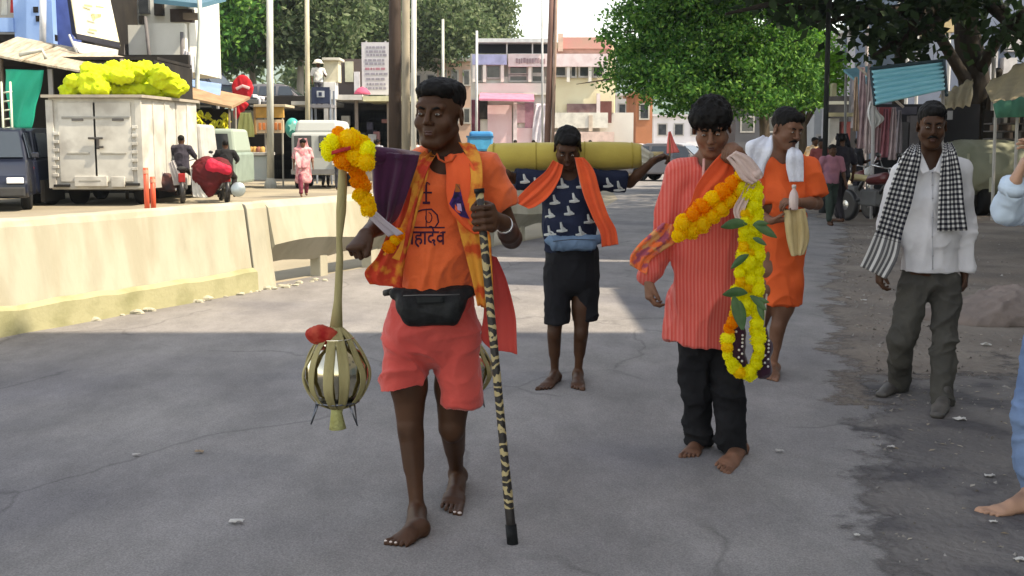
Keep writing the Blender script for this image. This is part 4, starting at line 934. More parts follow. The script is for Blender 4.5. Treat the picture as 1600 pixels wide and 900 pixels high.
# ------------------------------------------------------------------ box truck
def truck():
    Y = 26.8; o = thing('box_truck', 'dirty white box truck with closed rear doors parked behind the barrier', 'truck', tuple(G(150,320)))
    x0, x1 = P(78,225,Y).x, P(221,225,Y).x; zb, zt = P(0,296,Y).z, P(0,153,Y).z; D = 3.5
    W = mat('dirty white panel', (.60,.585,.53), .6, (.48,.465,.42), 2.5, col3=(.40,.38,.34), scale3=1.4, bump=.1, bscale=6); WD = paint((.36,.35,.31)); BK = paint((.03,.028,.025)); SH = Vector((.35,D,0))
    def pan(u0,u1,v0,v1,d,m,name,yy=Y): a = P(u0,v1,yy); b = P(u1,v0,yy); return bbox(name, (a.x,b.x,yy-d,yy+.02,a.z,b.z), m, o, bevel=.008)
    q = MB(); q.hexa([(x0,Y,zb),(x1,Y,zb),(x1+SH.x,Y+D,zb),(x0+SH.x,Y+D,zb),(x0,Y,zt),(x1,Y,zt),(x1+SH.x,Y+D,zt),(x0+SH.x,Y+D,zt)]); q.obj('box_body', W, o, bevel=.015)
    for u in (80.5, 218.5): pan(u-2.2,u+2.2,156,294,.05,W,'corner_post')
    pan(96,149,160,284,.035,W,'rear_door'); pan(150.5,204,160,284,.035,W,'rear_door')
    pan(97,203,182,186,.05,WD,'door_bar'); pan(106,141,238,241,.06,WD,'door_bar'); pan(158,198,238,241,.06,WD,'door_bar')
    for v in (206,219,232,245,258,271):
        pan(84,93,v,v+5,.06,W,'hinge'); pan(207,216,v-10,v-5,.06,W,'hinge')
    for u in (113,176): pan(u,u+18,185,189,.06,paint((.15,.14,.13)),'label_plate')
    l = MB(); a = P(149,216,Y-.09); l.box(a,(.34,.04,.05)); l.box(a+Vector((.05,0,-.12)),(.06,.05,.26)); l.box(a+Vector((.10,-.01,-.2)),(.16,.05,.05)); l.obj('door_latch', paint((.07,.065,.06)), o, bevel=.01)
    pan(119,169,275,291,.10,W,'number_board'); pan(126,160,281,284,.105,WD,'number_strip'); pan(86,110,288,292,.08,BK,'reflector'); pan(198,220,286,290,.08,BK,'reflector'); pan(176,196,276,292,.09,W,'step')
    t = MB(); t.hexa([(x0-.10,Y-.16,zt+.004),(x1+.10,Y-.16,zt+.004),(x1+SH.x+.06,Y+D+.1,zt+.004),(x0+SH.x-.06,Y+D+.1,zt+.004),(x0-.10,Y-.16,zt+.07),(x1+.10,Y-.16,zt+.07),(x1+SH.x+.06,Y+D+.1,zt+.07),(x0+SH.x-.06,Y+D+.1,zt+.07)]); t.obj('roof', paint((.38,.34,.28)), o)
    for k in range(1,5): MB().box((x1+SH.x*k/5+.005, Y+D*k/5, (zb+zt)/2), (.03,.05,zt-zb-.1)).obj('side_rib', W, o)
    MB().box(((x0+x1)/2+.2, Y+2.7, .58), (1.7,4.8,.20)).obj('chassis', BK, o); MB().box(((x0+x1)/2, Y+.35, .40), (1.8,.10,.12)).obj('rear_bumper', BK, o, bevel=.02)
    MB().box(((x0+x1)/2+.6, Y+D+1.1, 1.25), (1.8,1.7,1.4), top=.88).obj('cab', paint((.45,.44,.42)), o, bevel=.08)
    for x in (x0+.30, x1-.28): tyre(x, Y+.9, .40, .26, o, BK)
    for x in (x0+.75, x1+.3): tyre(x, Y+4.4, .40, .24, o, BK)
    MB().box((x0-.22, Y+.6, .35),(.1,1.2,.5)).obj('mudguard', BK, o)
    # load on the roof
    c = thing('cloth_load', 'heap of lime yellow wrapped bundles lying on the truck roof', 'load', (x0+1.2, Y+1.2, zt+.07))
    LM = mat('lime cloth', (.56,.66,.03), .75, (.46,.56,.02), 4, bump=.4, bscale=14); rg = random.Random(6)
    spots = [(112,141),(130,137),(150,138),(172,140),(195,138),(216,139),(238,142),(262,145),(122,128),(142,124),(165,122),(188,120),(212,118),(236,122),(258,126),(270,136),(180,108),(205,107),(228,109),(250,112),(150,112)]
    F = Field(.035)
    for i, (u, v) in enumerate(spots):
        p = P(u, v, Y+.5+rg.uniform(0,.9)+(u-110)/170*1.2); r1 = rg.uniform(.20,.27); d = Vector((rg.uniform(-1,1),rg.uniform(-.6,.6),rg.uniform(-.12,.12))).normalized()
        F.add(ECap(p-d*.16, p+d*.16, (r1,r1*.72), (r1*.9,r1*.7), (d.y,-d.x,0)), .07)
    skin('heaped_cloth', F.mesh(), LM, c, folds(.06, (5,5,5), 2, .8))
truck()

# ------------------------------------------------------------------ things behind the barrier
def panel_thing(name, label, cat, parts, ref, group=None):
    """parts: (part, u0, u1, v0, v1, Y, depth, material)"""
    o = thing(name, label, cat, tuple(ref), group)
    for (n_, u0, u1, v0, v1, Y, d, m) in parts: a = P(u0,v1,Y); b = P(u1,v0,Y); bbox(n_, (a.x,b.x,Y,Y+d,a.z,b.z), m, o, bevel=.01)
    return o
def gz(u, Y): return (P(u,225,Y).x, Y, 0)
for i, (u, v0, Y, lab) in enumerate(((226,262,23.6,'taller orange marker post in front of the truck'),(236,276,23.8,'shorter orange marker post right of the taller one'))):
    o = thing('marker_post', lab, 'post', gz(u,Y), 'orange marker posts'); x = P(u,225,Y).x; t = P(u,v0,Y).z
    MB().tube([(x,Y,0),(x,Y,t)], .055, 10).obj('post_body', mat('orange paint', (.62,.09,.04), .5), o, True); MB().lathe([(.062,t-.12),(.062,t-.05),(.058,t-.05)], (x,Y,0), 10).obj('band', paint((.7,.35,.25)), o)
RED = mat('red cloth sign', (.55,.02,.03), .6, (.48,.015,.025), 3, bump=.2, bscale=8)
def red_sign():
    Y = 39; o = thing('red_sign', 'round red sign with pale band and red cloth below beside the snack cart', 'sign', gz(378,Y)); x = P(380,225,Y).x
    MB().tube([(x-.2,Y,0),(x,Y,P(0,125,Y).z)], .03, 8).obj('pole', paint((.5,.5,.5)), o, True)
    F = Field(.03); F.add(Ell(P(379,138,Y), (.36,.06,.44)), .03); F.add(ECap(P(376,160,Y), P(369,184,Y), (.28,.06), (.06,.05)), .06)
    skin('sign_disc', F.mesh(), RED, o, folds(.02, (5,5,3), 3)); MB().tube([P(369,139,Y-.08), P(379,134,Y-.10), P(390,138,Y-.08)], .05, 6, flat=.3).obj('printed_band', paint((.7,.45,.45)), o)
red_sign()
def cart():
    Y = 38.6; o = thing('snack_cart', 'snack cart with orange and white striped board and pale blue counter', 'cart', gz(405,Y))
    OB = paint((.66,.36,.09)); WB_ = paint((.70,.52,.34)); LB = mat('pale blue counter', (.50,.60,.62), .6, (.66,.68,.66), 1.2)
    def pan(n_,u0,u1,v0,v1,yy,d,m): a = P(u0,v1,yy); b = P(u1,v0,yy); bbox(n_, (a.x,b.x,yy,yy+d,a.z,b.z), m, o, bevel=.01)
    pan('board',398,443,167,184,Y,.12,OB); pan('board',399,443,187,208,Y+.01,.1,WB_); pan('board_frame',397,399,166,210,Y-.02,.2,paint((.35,.2,.08)))
    for k in range(6): pan('print',404+k*6.2,408+k*6.2,192,203,Y-.01,.02,paint((.62,.20,.06)))
    pan('counter',366,416,244,281,Y-.2,1.0,LB); pan('counter_print',374,396,256,268,Y-.22,.02,paint((.25,.42,.52))); pan('shelf',360,418,238,243,Y-.3,1.2,paint((.5,.5,.48)))
    for u in (368,414,441): MB().tube([Vector(gz(u,Y+.3)), P(u,168,Y+.3)], .03, 6).obj('post', paint((.4,.38,.34)), o)
    pan('dark_back',330,442,210,242,Y+1.5,.1,DARKIN); pan('roof',396,446,163,167,Y-.1,1.6,paint((.5,.42,.3)))
    for i in range(9): u = 362+i*6; MB().blob(P(u,235,Y+.1), (.10,.10,.13), 8, 6, jit=.15).obj('jar', paint(rnd.choice([(.6,.58,.55),(.3,.12,.08),(.5,.3,.1),(.08,.07,.06)])), o, True)
    y_ = thing('yellow_cloth', 'long pale lime cloth hanging in front of the snack cart', 'cloth', tuple(P(385,175,Y-.4)))
    ribbon('cloth', mat('lime yellow cloth', (.56,.58,.22), .8, bump=.2, bscale=8), y_, [(P(375,176,Y-.4), P(392,176,Y-.4)), (P(372,195,Y-.4), P(396,195,Y-.4)), (P(371,214,Y-.4), P(398,214,Y-.4))], fold=.05)
    b = thing('balloon', 'teal balloon with a pale star mark beside the snack cart', 'balloon', tuple(P(457,200,Y-.5))); MB().blob(P(457,200,Y-.5), (.25,.25,.33), 14, 10).obj('balloon_body', mat('teal foil', (.03,.36,.30), .3), b, True)
    MB().prism([P(457+9*math.cos(R(90+36*k))*(1 if k%2==0 else .45)*.9, 198-11*math.sin(R(90+36*k))*(1 if k%2==0 else .45)*.9, Y-.77) for k in range(10)], (0,.02,0)).obj('star', paint((.35,.75,.62)), b); MB().tube([P(457,216,Y-.5), P(459,250,Y-.5)], .008, 5).obj('string', paint((.5,.5,.5)), b)
cart()
def fruit_stall():
    Y = 35; o = thing('fruit_stall', 'fruit stall with brown awning and yellow bunches hanging behind the truck', 'stall', gz(330,Y))
    a, b = P(276,152,Y), P(362,170,Y); e = Vector((.2,1.6,.35)); MB().hexa([a,b,b+e,a+e,a+Vector((0,0,.07)),b+Vector((0,0,.07)),b+e+Vector((0,0,.07)),a+e+Vector((0,0,.07))]).obj('awning', mat('brown awning', (.36,.24,.14), .85, (.26,.17,.10), 3), o)
    for u in (290,358): MB().tube([Vector(gz(u,Y+.1)), P(u,165,Y+.1)], .035, 6).obj('post', paint((.25,.2,.15)), o)
    YB = mat('yellow bananas', (.66,.58,.03), .6, (.50,.48,.04), 8); rg = random.Random(8)
    for i in range(22):
        u, v = rg.uniform(300,358), rg.uniform(172,204); p = P(u,v,Y+rg.uniform(0,.5)); m = MB()
        for k in range(4): m.tube([p, p+Vector((rg.uniform(-.14,.14),rg.uniform(-.05,.05),-.10)), p+Vector((rg.uniform(-.16,.16),0,-.24))], [.03,.045,.02], 6)
        m.obj('banana_bunch', YB, o, True)
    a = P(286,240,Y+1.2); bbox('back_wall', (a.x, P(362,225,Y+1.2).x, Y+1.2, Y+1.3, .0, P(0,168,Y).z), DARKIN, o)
    a = P(300,262,Y); bbox('table', (a.x, P(360,225,Y).x, Y, Y+1, .75, .85), paint((.3,.2,.12)), o)
    t = thing('blue_sheet_roof', 'pale blue sheet roof lying above the fruit stall', 'roof', tuple(P(310,140,Y+3))); a, b = P(278,124,Y+2), P(346,134,Y+2); e = Vector((.3,2.6,.1)); a2, b2 = P(280,142,Y+1), P(344,152,Y+1)
    MB().hexa([a2,b2,b,a,a2+Vector((0,0,.06)),b2+Vector((0,0,.06)),b+Vector((0,0,.06)),a+Vector((0,0,.06))]).obj('sheet', mat('blue sheet pale', (.22,.33,.55), .5, (.16,.25,.42), 2), t)
    for u in (284,340): MB().tube([Vector(gz(u,Y+2.1)), P(u,130,Y+2.1)], .05, 6).obj('post', paint((.4,.4,.4)), t)
fruit_stall()
def van():
    Y = 32.5; o = thing('auto_rickshaw', 'grey green three-wheeler seen from behind right of the truck', 'rickshaw', gz(330,Y)); G_ = mat('grey green body', (.26,.33,.28), .4, (.20,.26,.22), 3)
    x = P(330,225,Y).x; m = MB(); m.box((x,Y+1.2,.75),(1.35,2.3,.9)); m.obj('body', G_, o, bevel=.08); MB().box((x,Y+1.2,1.52),(1.28,2.0,.68),top=.86).obj('canopy', mat('canopy', (.30,.36,.30), .6), o, bevel=.08)
    MB().box((x,Y+.14,1.50),(.95,.06,.44),top=.9).obj('rear_window', GLASSD, o); MB().box((x-.66,Y+1.2,1.46),(.05,1.3,.5)).obj('side_opening', DARKIN, o)
    for s_ in (-1,1): tyre(x+s_*.58, Y+.5, .25, .12, o); MB().box((x+s_*.5,Y+.02,.75),(.14,.06,.14)).obj('tail_light', paint((.4,.03,.02)), o)
    tyre(x, Y+2.2, .25, .12, o)
van()
def white_van():
    Y = 37; o = thing('white_van', 'white delivery vehicle with square windows behind the woman in pink', 'van', gz(495,Y)); x = P(494,225,Y).x; Wv = mat('white van paint', (.42,.44,.42), .5)
    MB().box((x,Y+1.6,1.12),(1.6,3.2,1.35)).obj('body', Wv, o, bevel=.1); MB().box((x,Y+1.5,1.98),(1.45,2.8,.42),top=.9).obj('roof', Wv, o, bevel=.1)
    for s_ in (-.42,.36): MB().box((x+s_,Y-.02,1.45),(.55,.05,.5)).obj('windscreen', GLASSD, o, bevel=.03)
    for s_ in (-1,1): tyre(x+s_*.68, Y+.6, .3, .18, o); tyre(x+s_*.68, Y+2.6, .3, .18, o); MB().box((x+s_*.6,Y-.03,.85),(.2,.06,.16)).obj('headlight', paint((.75,.75,.7)), o)
    MB().box((x,Y-.05,.55),(1.6,.12,.16)).obj('bumper', paint((.2,.2,.2)), o)
white_van()
panel_thing('kiosk', 'narrow cream water kiosk with white lower half beside the raised stand', 'kiosk', [('upper_panel',506,528,94,128,44,.8,paint((.60,.56,.42))),('lower_panel',506,524,128,155,43.95,.7,paint((.70,.70,.70))),('post',508,512,155,282,44,.2,paint((.4,.4,.4))),('post',520,524,155,282,44,.2,paint((.4,.4,.4))),('top',503,531,90,94,43.8,1.2,paint((.62,.60,.52)))], gz(515,44))
def big_stall():
    Y = 45; o = thing('roadside_shop', 'long dark open-fronted shop with flat roof edge behind the pots', 'shop', gz(565,Y))
    def pan(n_,u0,u1,v0,v1,yy,d,m): a = P(u0,v1,yy); b = P(u1,v0,yy); return bbox(n_, (a.x,b.x,yy,yy+d,max(a.z,.0),b.z), m, o)
    pan('roof',520,566,148,156,Y-.6,3.6,paint((.55,.54,.52))); pan('roof',567,660,150,158,Y-.6,3.6,paint((.62,.60,.40))); pan('roof',455,519,158,164,Y-.2,3.2,paint((.42,.41,.38)))
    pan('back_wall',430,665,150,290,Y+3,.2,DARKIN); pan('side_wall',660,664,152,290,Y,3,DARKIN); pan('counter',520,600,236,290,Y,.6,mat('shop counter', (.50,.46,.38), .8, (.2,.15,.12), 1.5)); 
    for u in (512,556,606,656): pan('post',u,u+3,156,290,Y-.3,.1,paint((.22,.18,.15)))
    rg = random.Random(3)
    for i in range(26):
        u, v = rg.uniform(512,604), rg.uniform(185,234); p = P(u,v,Y+.2+rg.uniform(0,1.5)); c = rg.choice([(.55,.55,.55),(.3,.3,.34),(.05,.05,.08),(.4,.2,.2),(.5,.5,.42),(.1,.1,.12),(.1,.1,.1)])
        MB().box(p,(rg.uniform(.12,.35),.2,rg.uniform(.15,.4))).obj('goods', paint(c), o, bevel=.02)
    s_ = thing('notice_board', 'tall pale notice board with rows of faded text above the dark shop', 'sign', tuple(P(586,150,Y+1))); W = mat('faded board', (.52,.51,.54), .7, (.44,.43,.46), 1)
    a = P(566,148,Y+1); b = P(608,66,Y+1); bbox('board', (a.x,b.x,Y+1,Y+1.12,a.z,b.z), W, s_); TX = paint((.26,.25,.30)); v = 74
    while v < 142:
        u = 569+rg.uniform(0,4)
        while u < 602:
            w_ = rg.uniform(2,7); a = P(u,v,Y+.98); bbox('lettering', (a.x,a.x+w_/40,Y+.985,Y+.999,a.z-.045,a.z+.045), paint((.36,.17,.22)) if 104 < v < 108 else TX, s_); u += w_+1.6
        v += rg.choice((5.5,6.5,8))
    for u in (572,602): MB().tube([Vector((P(u,0,Y+1.2).x,Y+1.2,P(0,152,Y).z)), P(u,64,Y+1.2)], .04, 6).obj('post', paint((.3,.3,.3)), s_)
    f = thing('pink_parasol', 'small pink parasol on the roof of the dark shop', 'parasol', tuple(P(566,150,Y))); MB().lathe([(.02,.28),(.16,.22),(.28,.10),(.33,0),(.31,-.01),(.15,.14)], P(566,147,Y), 12).obj('canopy', mat('pink parasol', (.50,.09,.16), .7), f, True); MB().tube([P(566,154,Y), P(566,136,Y)], .015, 6).obj('stick', paint((.6,.4,.4)), f)
    d = thing('doorway_hut', 'small dark hut with pale door frames behind the shop roof', 'hut', tuple(P(540,150,Y+4))); pan2 = lambda n_,u0,u1,v0,v1,yy,dd,m: bbox(n_, (P(u0,0,yy).x,P(u1,0,yy).x,yy,yy+dd,P(0,v1,yy).z,P(0,v0,yy).z), m, d)
    pan2('wall',526,566,92,150,Y+4,1,mat('hut wall', (.10,.08,.075), .9)); pan2('panel',537,550,96,128,Y+3.9,.1,paint((.50,.50,.38))); pan2('panel',551,560,112,146,Y+3.9,.1,paint((.6,.58,.6)))
big_stall()
def tempo():
    Y = 46; o = thing('blue_tempo', 'small bright blue pickup body right of the front man', 'pickup', gz(748,Y)); x0, x1 = P(729,0,Y).x, P(768,0,Y).x
    BL_ = mat('bright blue paint', (.03,.26,.50), .4, (.02,.20,.42), 3); bbox('load_bed', (x0,x1,Y,Y+2,P(0,236,Y).z,P(0,214,Y).z), BL_, o, bevel=.03); bbox('tailgate', (x0+.1,x1-.06,Y-.04,Y-.002,P(0,233,Y).z,P(0,218,Y).z), paint((.06,.34,.58)), o)
    bbox('rail', (x0-.04,x1+.04,Y-.06,Y+2.05,P(0,215,Y).z,P(0,212,Y).z), paint((.02,.12,.25)), o); bbox('cab', (x0,x1,Y+2.05,Y+3.3,.5,1.95), BL_, o, bevel=.1); bbox('chassis', (x0+.1,x1-.1,Y+.1,Y+3,.35,P(0,237,Y).z), DARKIN, o)
    for x in (x0+.12,x1-.12): tyre(x, Y+.5, .27, .16, o); tyre(x, Y+2.7, .27, .16, o)
tempo()
# heaps of goods and small stalls at the foot of the market building
rg = random.Random(21)
for i, (u, Y, c, lab) in enumerate(((690,50,(.55,.42,.30),'pale stall table left of the blue pickup'),(790,54,(.60,.46,.12),'mustard covered stall table before the market building'),(812,52,(.12,.10,.10),'dark stall table below the brown leaning pole'),(912,56,(.62,.45,.40),'pinkish covered stall table behind the yellow roll'),(958,50,(.66,.62,.58),'white covered stall table near the parked cars'),(1190,48,(.55,.60,.66),'pale blue covered stall table behind the garland'),(1012,70,(.45,.36,.26),'brown stall awning beside the white house'))):
    o = thing('stall_table', lab, 'stall', gz(u,Y)); x = P(u,225,Y).x
    MB().box((x,Y,.78),(1.7,.9,.08)).obj('table_top', paint(c), o, bevel=.02)
    for sx in (-.75,.75):
        for sy in (-.35,.35): MB().box((x+sx,Y+sy,.37),(.07,.07,.74)).obj('leg', paint((.2,.15,.1)), o)
    for k in range(9): MB().blob((x+rg.uniform(-.7,.7),Y+rg.uniform(-.3,.3),.95), (rg.uniform(.10,.2),.13,rg.uniform(.10,.25)), 8, 6, jit=.2, rg=rg).obj('goods', paint(rg.choice([(.6,.4,.1),(.5,.1,.08),(.55,.53,.5),(.1,.25,.1),c])), o, True)
# ------------------------------------------------------------------ right-hand side
def corrugated():
    Y = 22; o = thing('corrugated_sheet', 'tilted pale cyan corrugated awning sheet with dark rim above the checked cloth man', 'awning', tuple(P(1420,130,Y)))
    A, B_, C_, D_ = P(1361,111,Y), P(1472,98,Y+.3), P(1476,140,Y-.6), P(1367,164,Y-.7)
    V = []; n = 60; k = 14
    for i in range(n+1):
        t = i/n; l = A.lerp(D_,t); r = B_.lerp(C_,t); nr = Vector((0,-1,.3)).normalized(); off = nr*(.035*math.sin(t*2*PI*6.5))
        for j in range(k+1): V.append(l.lerp(r,j/k)+off)
    m = MB().add(V, [(i*(k+1)+j,i*(k+1)+j+1,(i+1)*(k+1)+j+1,(i+1)*(k+1)+j) for i in range(n) for j in range(k)]).obj('sheet', mat('cyan sheet', (.17,.47,.56), .45, (.25,.55,.62), 2.5, metal=.1, stretch=(.3,1,4)), o, True)
    s_ = m.modifiers.new('thickness','SOLIDIFY'); s_.thickness = .012
    K = paint((.03,.05,.06)); MB().tube([A+Vector((-.02,0,.04)), B_+Vector((.02,0,.04))], .035, 6).obj('rim', K, o); MB().tube([A, D_], .03, 6).obj('rim', K, o); MB().tube([B_+Vector((.03,0,.05)), C_+Vector((.04,0,-.1))], .035, 6).obj('rim', K, o); MB().tube([P(1360,107,Y+.02), P(1474,94,Y+.32)], .02, 6).obj('rim', paint((.25,.48,.5)), o)
    for u in (1366,1474): MB().tube([Vector(gz(u,Y)), P(u,110,Y)], .035, 8).obj('post', paint((.35,.34,.34)), o)
    o2 = thing('side_sheet', 'small dark teal roof sheet left of the cyan awning', 'roof', tuple(P(1340,120,26))); a, b = P(1318,112,25.5), P(1362,106,25.5); e = Vector((0,-1.2,-.35)); MB().hexa([a,b,b+e,a+e,a+Vector((0,0,.05)),b+Vector((0,0,.05)),b+e+Vector((0,0,.05)),a+e+Vector((0,0,.05))]).obj('sheet', paint((.10,.26,.32)), o2)
    for u in (1322,1358): MB().tube([Vector(gz(u,25.6)), P(u,112,25.6)], .03, 6).obj('post', paint((.2,.2,.2)), o2)
corrugated()
def cloth_stall():
    Y = 23.5; o = thing('clothes_stall', 'stall with long pink and maroon cloths hanging below the cyan awning', 'stall', gz(1390,Y))
    rg = random.Random(4); bbox('back_board', (P(1376,0,Y+1).x, P(1540,0,Y+1).x, Y+1, Y+1.1, 0, P(0,160,Y).z), mat('dark board', (.035,.035,.04), .9), o)
    for i, (u, w_, v0, v1, c) in enumerate(((1348,12,105,232,(.50,.36,.38)),(1358,9,100,240,(.55,.45,.45)),(1372,10,168,250,(.40,.26,.28)),(1384,12,170,246,(.36,.14,.17)),(1396,10,168,250,(.48,.38,.40)),(1406,8,172,240,(.30,.27,.30)),(1338,7,120,205,(.42,.30,.22)))):
        ribbon('cloth', mat('cloth', c, .85, tuple(x*.7 for x in c), 5), o, [(P(u-w_*.3,v0,Y-.1*i), P(u+w_*.3,v0,Y-.1*i)), (P(u-w_*.6,(v0+v1)/2,Y-.1*i), P(u+w_*.5,(v0+v1)/2,Y-.1*i)), (P(u-w_*.8,v1,Y-.1*i), P(u+w_*.5,v1,Y-.1*i))], fold=.04, nf=2, seed=i)
    bbox('red_board', (P(1376,0,Y-.2).x, P(1402,0,Y-.2).x, Y-.2, Y-.15, P(0,200,Y).z, P(0,168,Y).z), paint((.30,.08,.09)), o)
    for (u0,u1,v0,v1,c) in ((1410,1428,190,245,(.10,.10,.11)),(1430,1446,180,250,(.16,.15,.16)),(1404,1440,166,178,(.10,.10,.13))): bbox('goods', (P(u0,0,Y+.3).x,P(u1,0,Y+.3).x,Y+.3,Y+.5,P(0,v1,Y).z,P(0,v0,Y).z), paint(c), o)
    MB().tube([P(1340,104,Y), P(1412,168,Y-.3)], .025, 6).obj('rope', paint((.4,.35,.3)), o)
    w = thing('white_flag', 'white pointed cloth flag among the pink cloths', 'flag', tuple(P(1370,180,Y-1))); ribbon('cloth', paint((.66,.66,.66)), w, [(P(1360,158,Y-1), P(1364,158,Y-1)), (P(1356,176,Y-1), P(1372,174,Y-1)), (P(1358,190,Y-1), P(1382,186,Y-1)), (P(1362,202,Y-1), P(1368,200,Y-1))], fold=.05)
    s = thing('shop_shelves', 'shaded shop front with pale shelves left of the pink cloths', 'shop', gz(1320,30)); Y2 = 30
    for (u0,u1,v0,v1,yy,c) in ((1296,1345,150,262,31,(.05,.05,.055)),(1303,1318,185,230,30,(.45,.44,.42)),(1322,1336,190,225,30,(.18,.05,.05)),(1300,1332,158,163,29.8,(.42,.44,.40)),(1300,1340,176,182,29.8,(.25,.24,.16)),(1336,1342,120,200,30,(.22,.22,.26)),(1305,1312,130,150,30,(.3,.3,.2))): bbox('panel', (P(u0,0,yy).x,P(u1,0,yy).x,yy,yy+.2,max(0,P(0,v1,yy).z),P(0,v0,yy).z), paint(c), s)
    w2 = thing('white_box', 'white plastic box hanging behind the checked cloth man', 'box', tuple(P(1500,185,Y+.5))); bbox('box_body', (P(1484,0,Y).x,P(1512,0,Y).x,Y+.5,Y+.8,P(0,186,Y).z,P(0,172,Y).z), paint((.42,.43,.46)), w2); bbox('strap', (P(1484,0,Y).x,P(1488,0,Y).x,Y+.48,Y+.6,P(0,202,Y).z,P(0,186,Y).z), paint((.55,.55,.56)), w2)
cloth_stall()
def tarp_stall():
    Y = 22.5; o = thing('tarpaulin_stall', 'stall under tan and green tarpaulins right of the thick trunk', 'stall', gz(1580,Y))
    TT = mat('tan tarpaulin', (.40,.33,.21), .8, (.32,.27,.18), 3, bump=.3, bscale=6); GT = mat('green tarpaulin', (.06,.20,.13), .8, (.05,.15,.10), 3)
    ribbon('tan_tarp', TT, o, [(P(1538,134,Y+1.5), P(1640,70,Y+1.5)), (P(1546,152,Y), P(1640,110,Y)), (P(1552,162,Y-.8), P(1640,150,Y-.8))], fold=.05, nu=20)
    ribbon('green_tarp', GT, o, [(P(1552,160,Y-.8), P(1640,146,Y-.8)), (P(1554,172,Y-1.0), P(1640,160,Y-1.0)), (P(1556,184,Y-1.0), P(1640,182,Y-1.0))], fold=.04, nu=20)
    ribbon('tan_tarp', TT, o, [(P(1466,150,Y+3), P(1520,122,Y+3)), (P(1474,160,Y+1.6), P(1520,146,Y+1.6)), (P(1478,170,Y+1.2), P(1516,166,Y+1.2))], fold=.05, nu=14)
    for u in (1556,1590): MB().tube([Vector(gz(u,Y-.8)), P(u,165,Y-.8)], .03, 6).obj('post', paint((.45,.43,.40)), o)
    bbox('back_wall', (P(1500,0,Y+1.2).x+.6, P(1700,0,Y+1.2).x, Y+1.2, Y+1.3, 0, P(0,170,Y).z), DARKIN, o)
    for v in (192,204,216): bbox('shelf', (P(1560,0,Y).x,P(1630,0,Y).x,Y,Y+.4,P(0,v+2,Y).z,P(0,v,Y).z), paint((.14,.13,.13)), o)
    rg = random.Random(2)
    for i in range(16): u = 1562+rg.uniform(0,60); v = rg.choice((188,200,212)); bbox('goods', (P(u,0,Y).x,P(u+5,0,Y).x,Y-.05,Y+.2,P(0,v+4,Y).z,P(0,v-5,Y).z), paint(rg.choice([(.35,.33,.3),(.2,.15,.12),(.1,.1,.1),(.4,.36,.25)])), o)
tarp_stall()
def covered_car():
    Y = 22.8; o = thing('covered_car', 'parked car under a tied grey green cover behind the checked cloth man', 'car', gz(1545,Y))
    F = Field(.045); x = P(1552,225,Y).x; xl = P(1486,225,Y).x; xr = P(1650,225,Y).x; zt = P(0,222,Y).z
    F.add(ECap((xl+.5,Y+1.0,.85),(xr-.3,Y+1.0,.85),(.95,.62),(.95,.62),(0,1,0)), .2); F.add(ECap((xl+.75,Y+1.0,zt-.42),(xr-.5,Y+1.0,zt-.42),(.75,.40),(.75,.40),(0,1,0)), .25); F.add(Ell((xl+.25,Y+.9,.62),(.35,.8,.35)), .3)
    F.cut(Half((0,0,.30),(0,0,-1)))
    CV = mat('grey green cover', (.20,.21,.15), .8, (.24,.25,.19), 2.5, bump=.3, bscale=10, stretch=(1,1,.3)); skin('cover', F.mesh(), CV, o, folds(.03, (3,3,1.2), 3))
    for xx in (xl+.8, xr-.8): tyre(xx, Y+.35, .30, .2, o); tyre(xx, Y+1.6, .30, .2, o)
    bbox('underbody', (xl+.5,xr-.4,Y+.3,Y+1.7,.18,.42), DARKIN, o); MB().tube([(xl+.4,Y+.16,zt-.42),(x,Y+.10,zt-.38),(xr-.5,Y+.16,zt-.42)], .012, 5).obj('rope', paint((.3,.3,.26)), o)
    for u in (1513,1548): MB().tube([P(u,240,Y+.1), P(u-1,300,Y+.02)], .025, 6, flat=.4).obj('seam', paint((.36,.37,.28)), o)
covered_car()
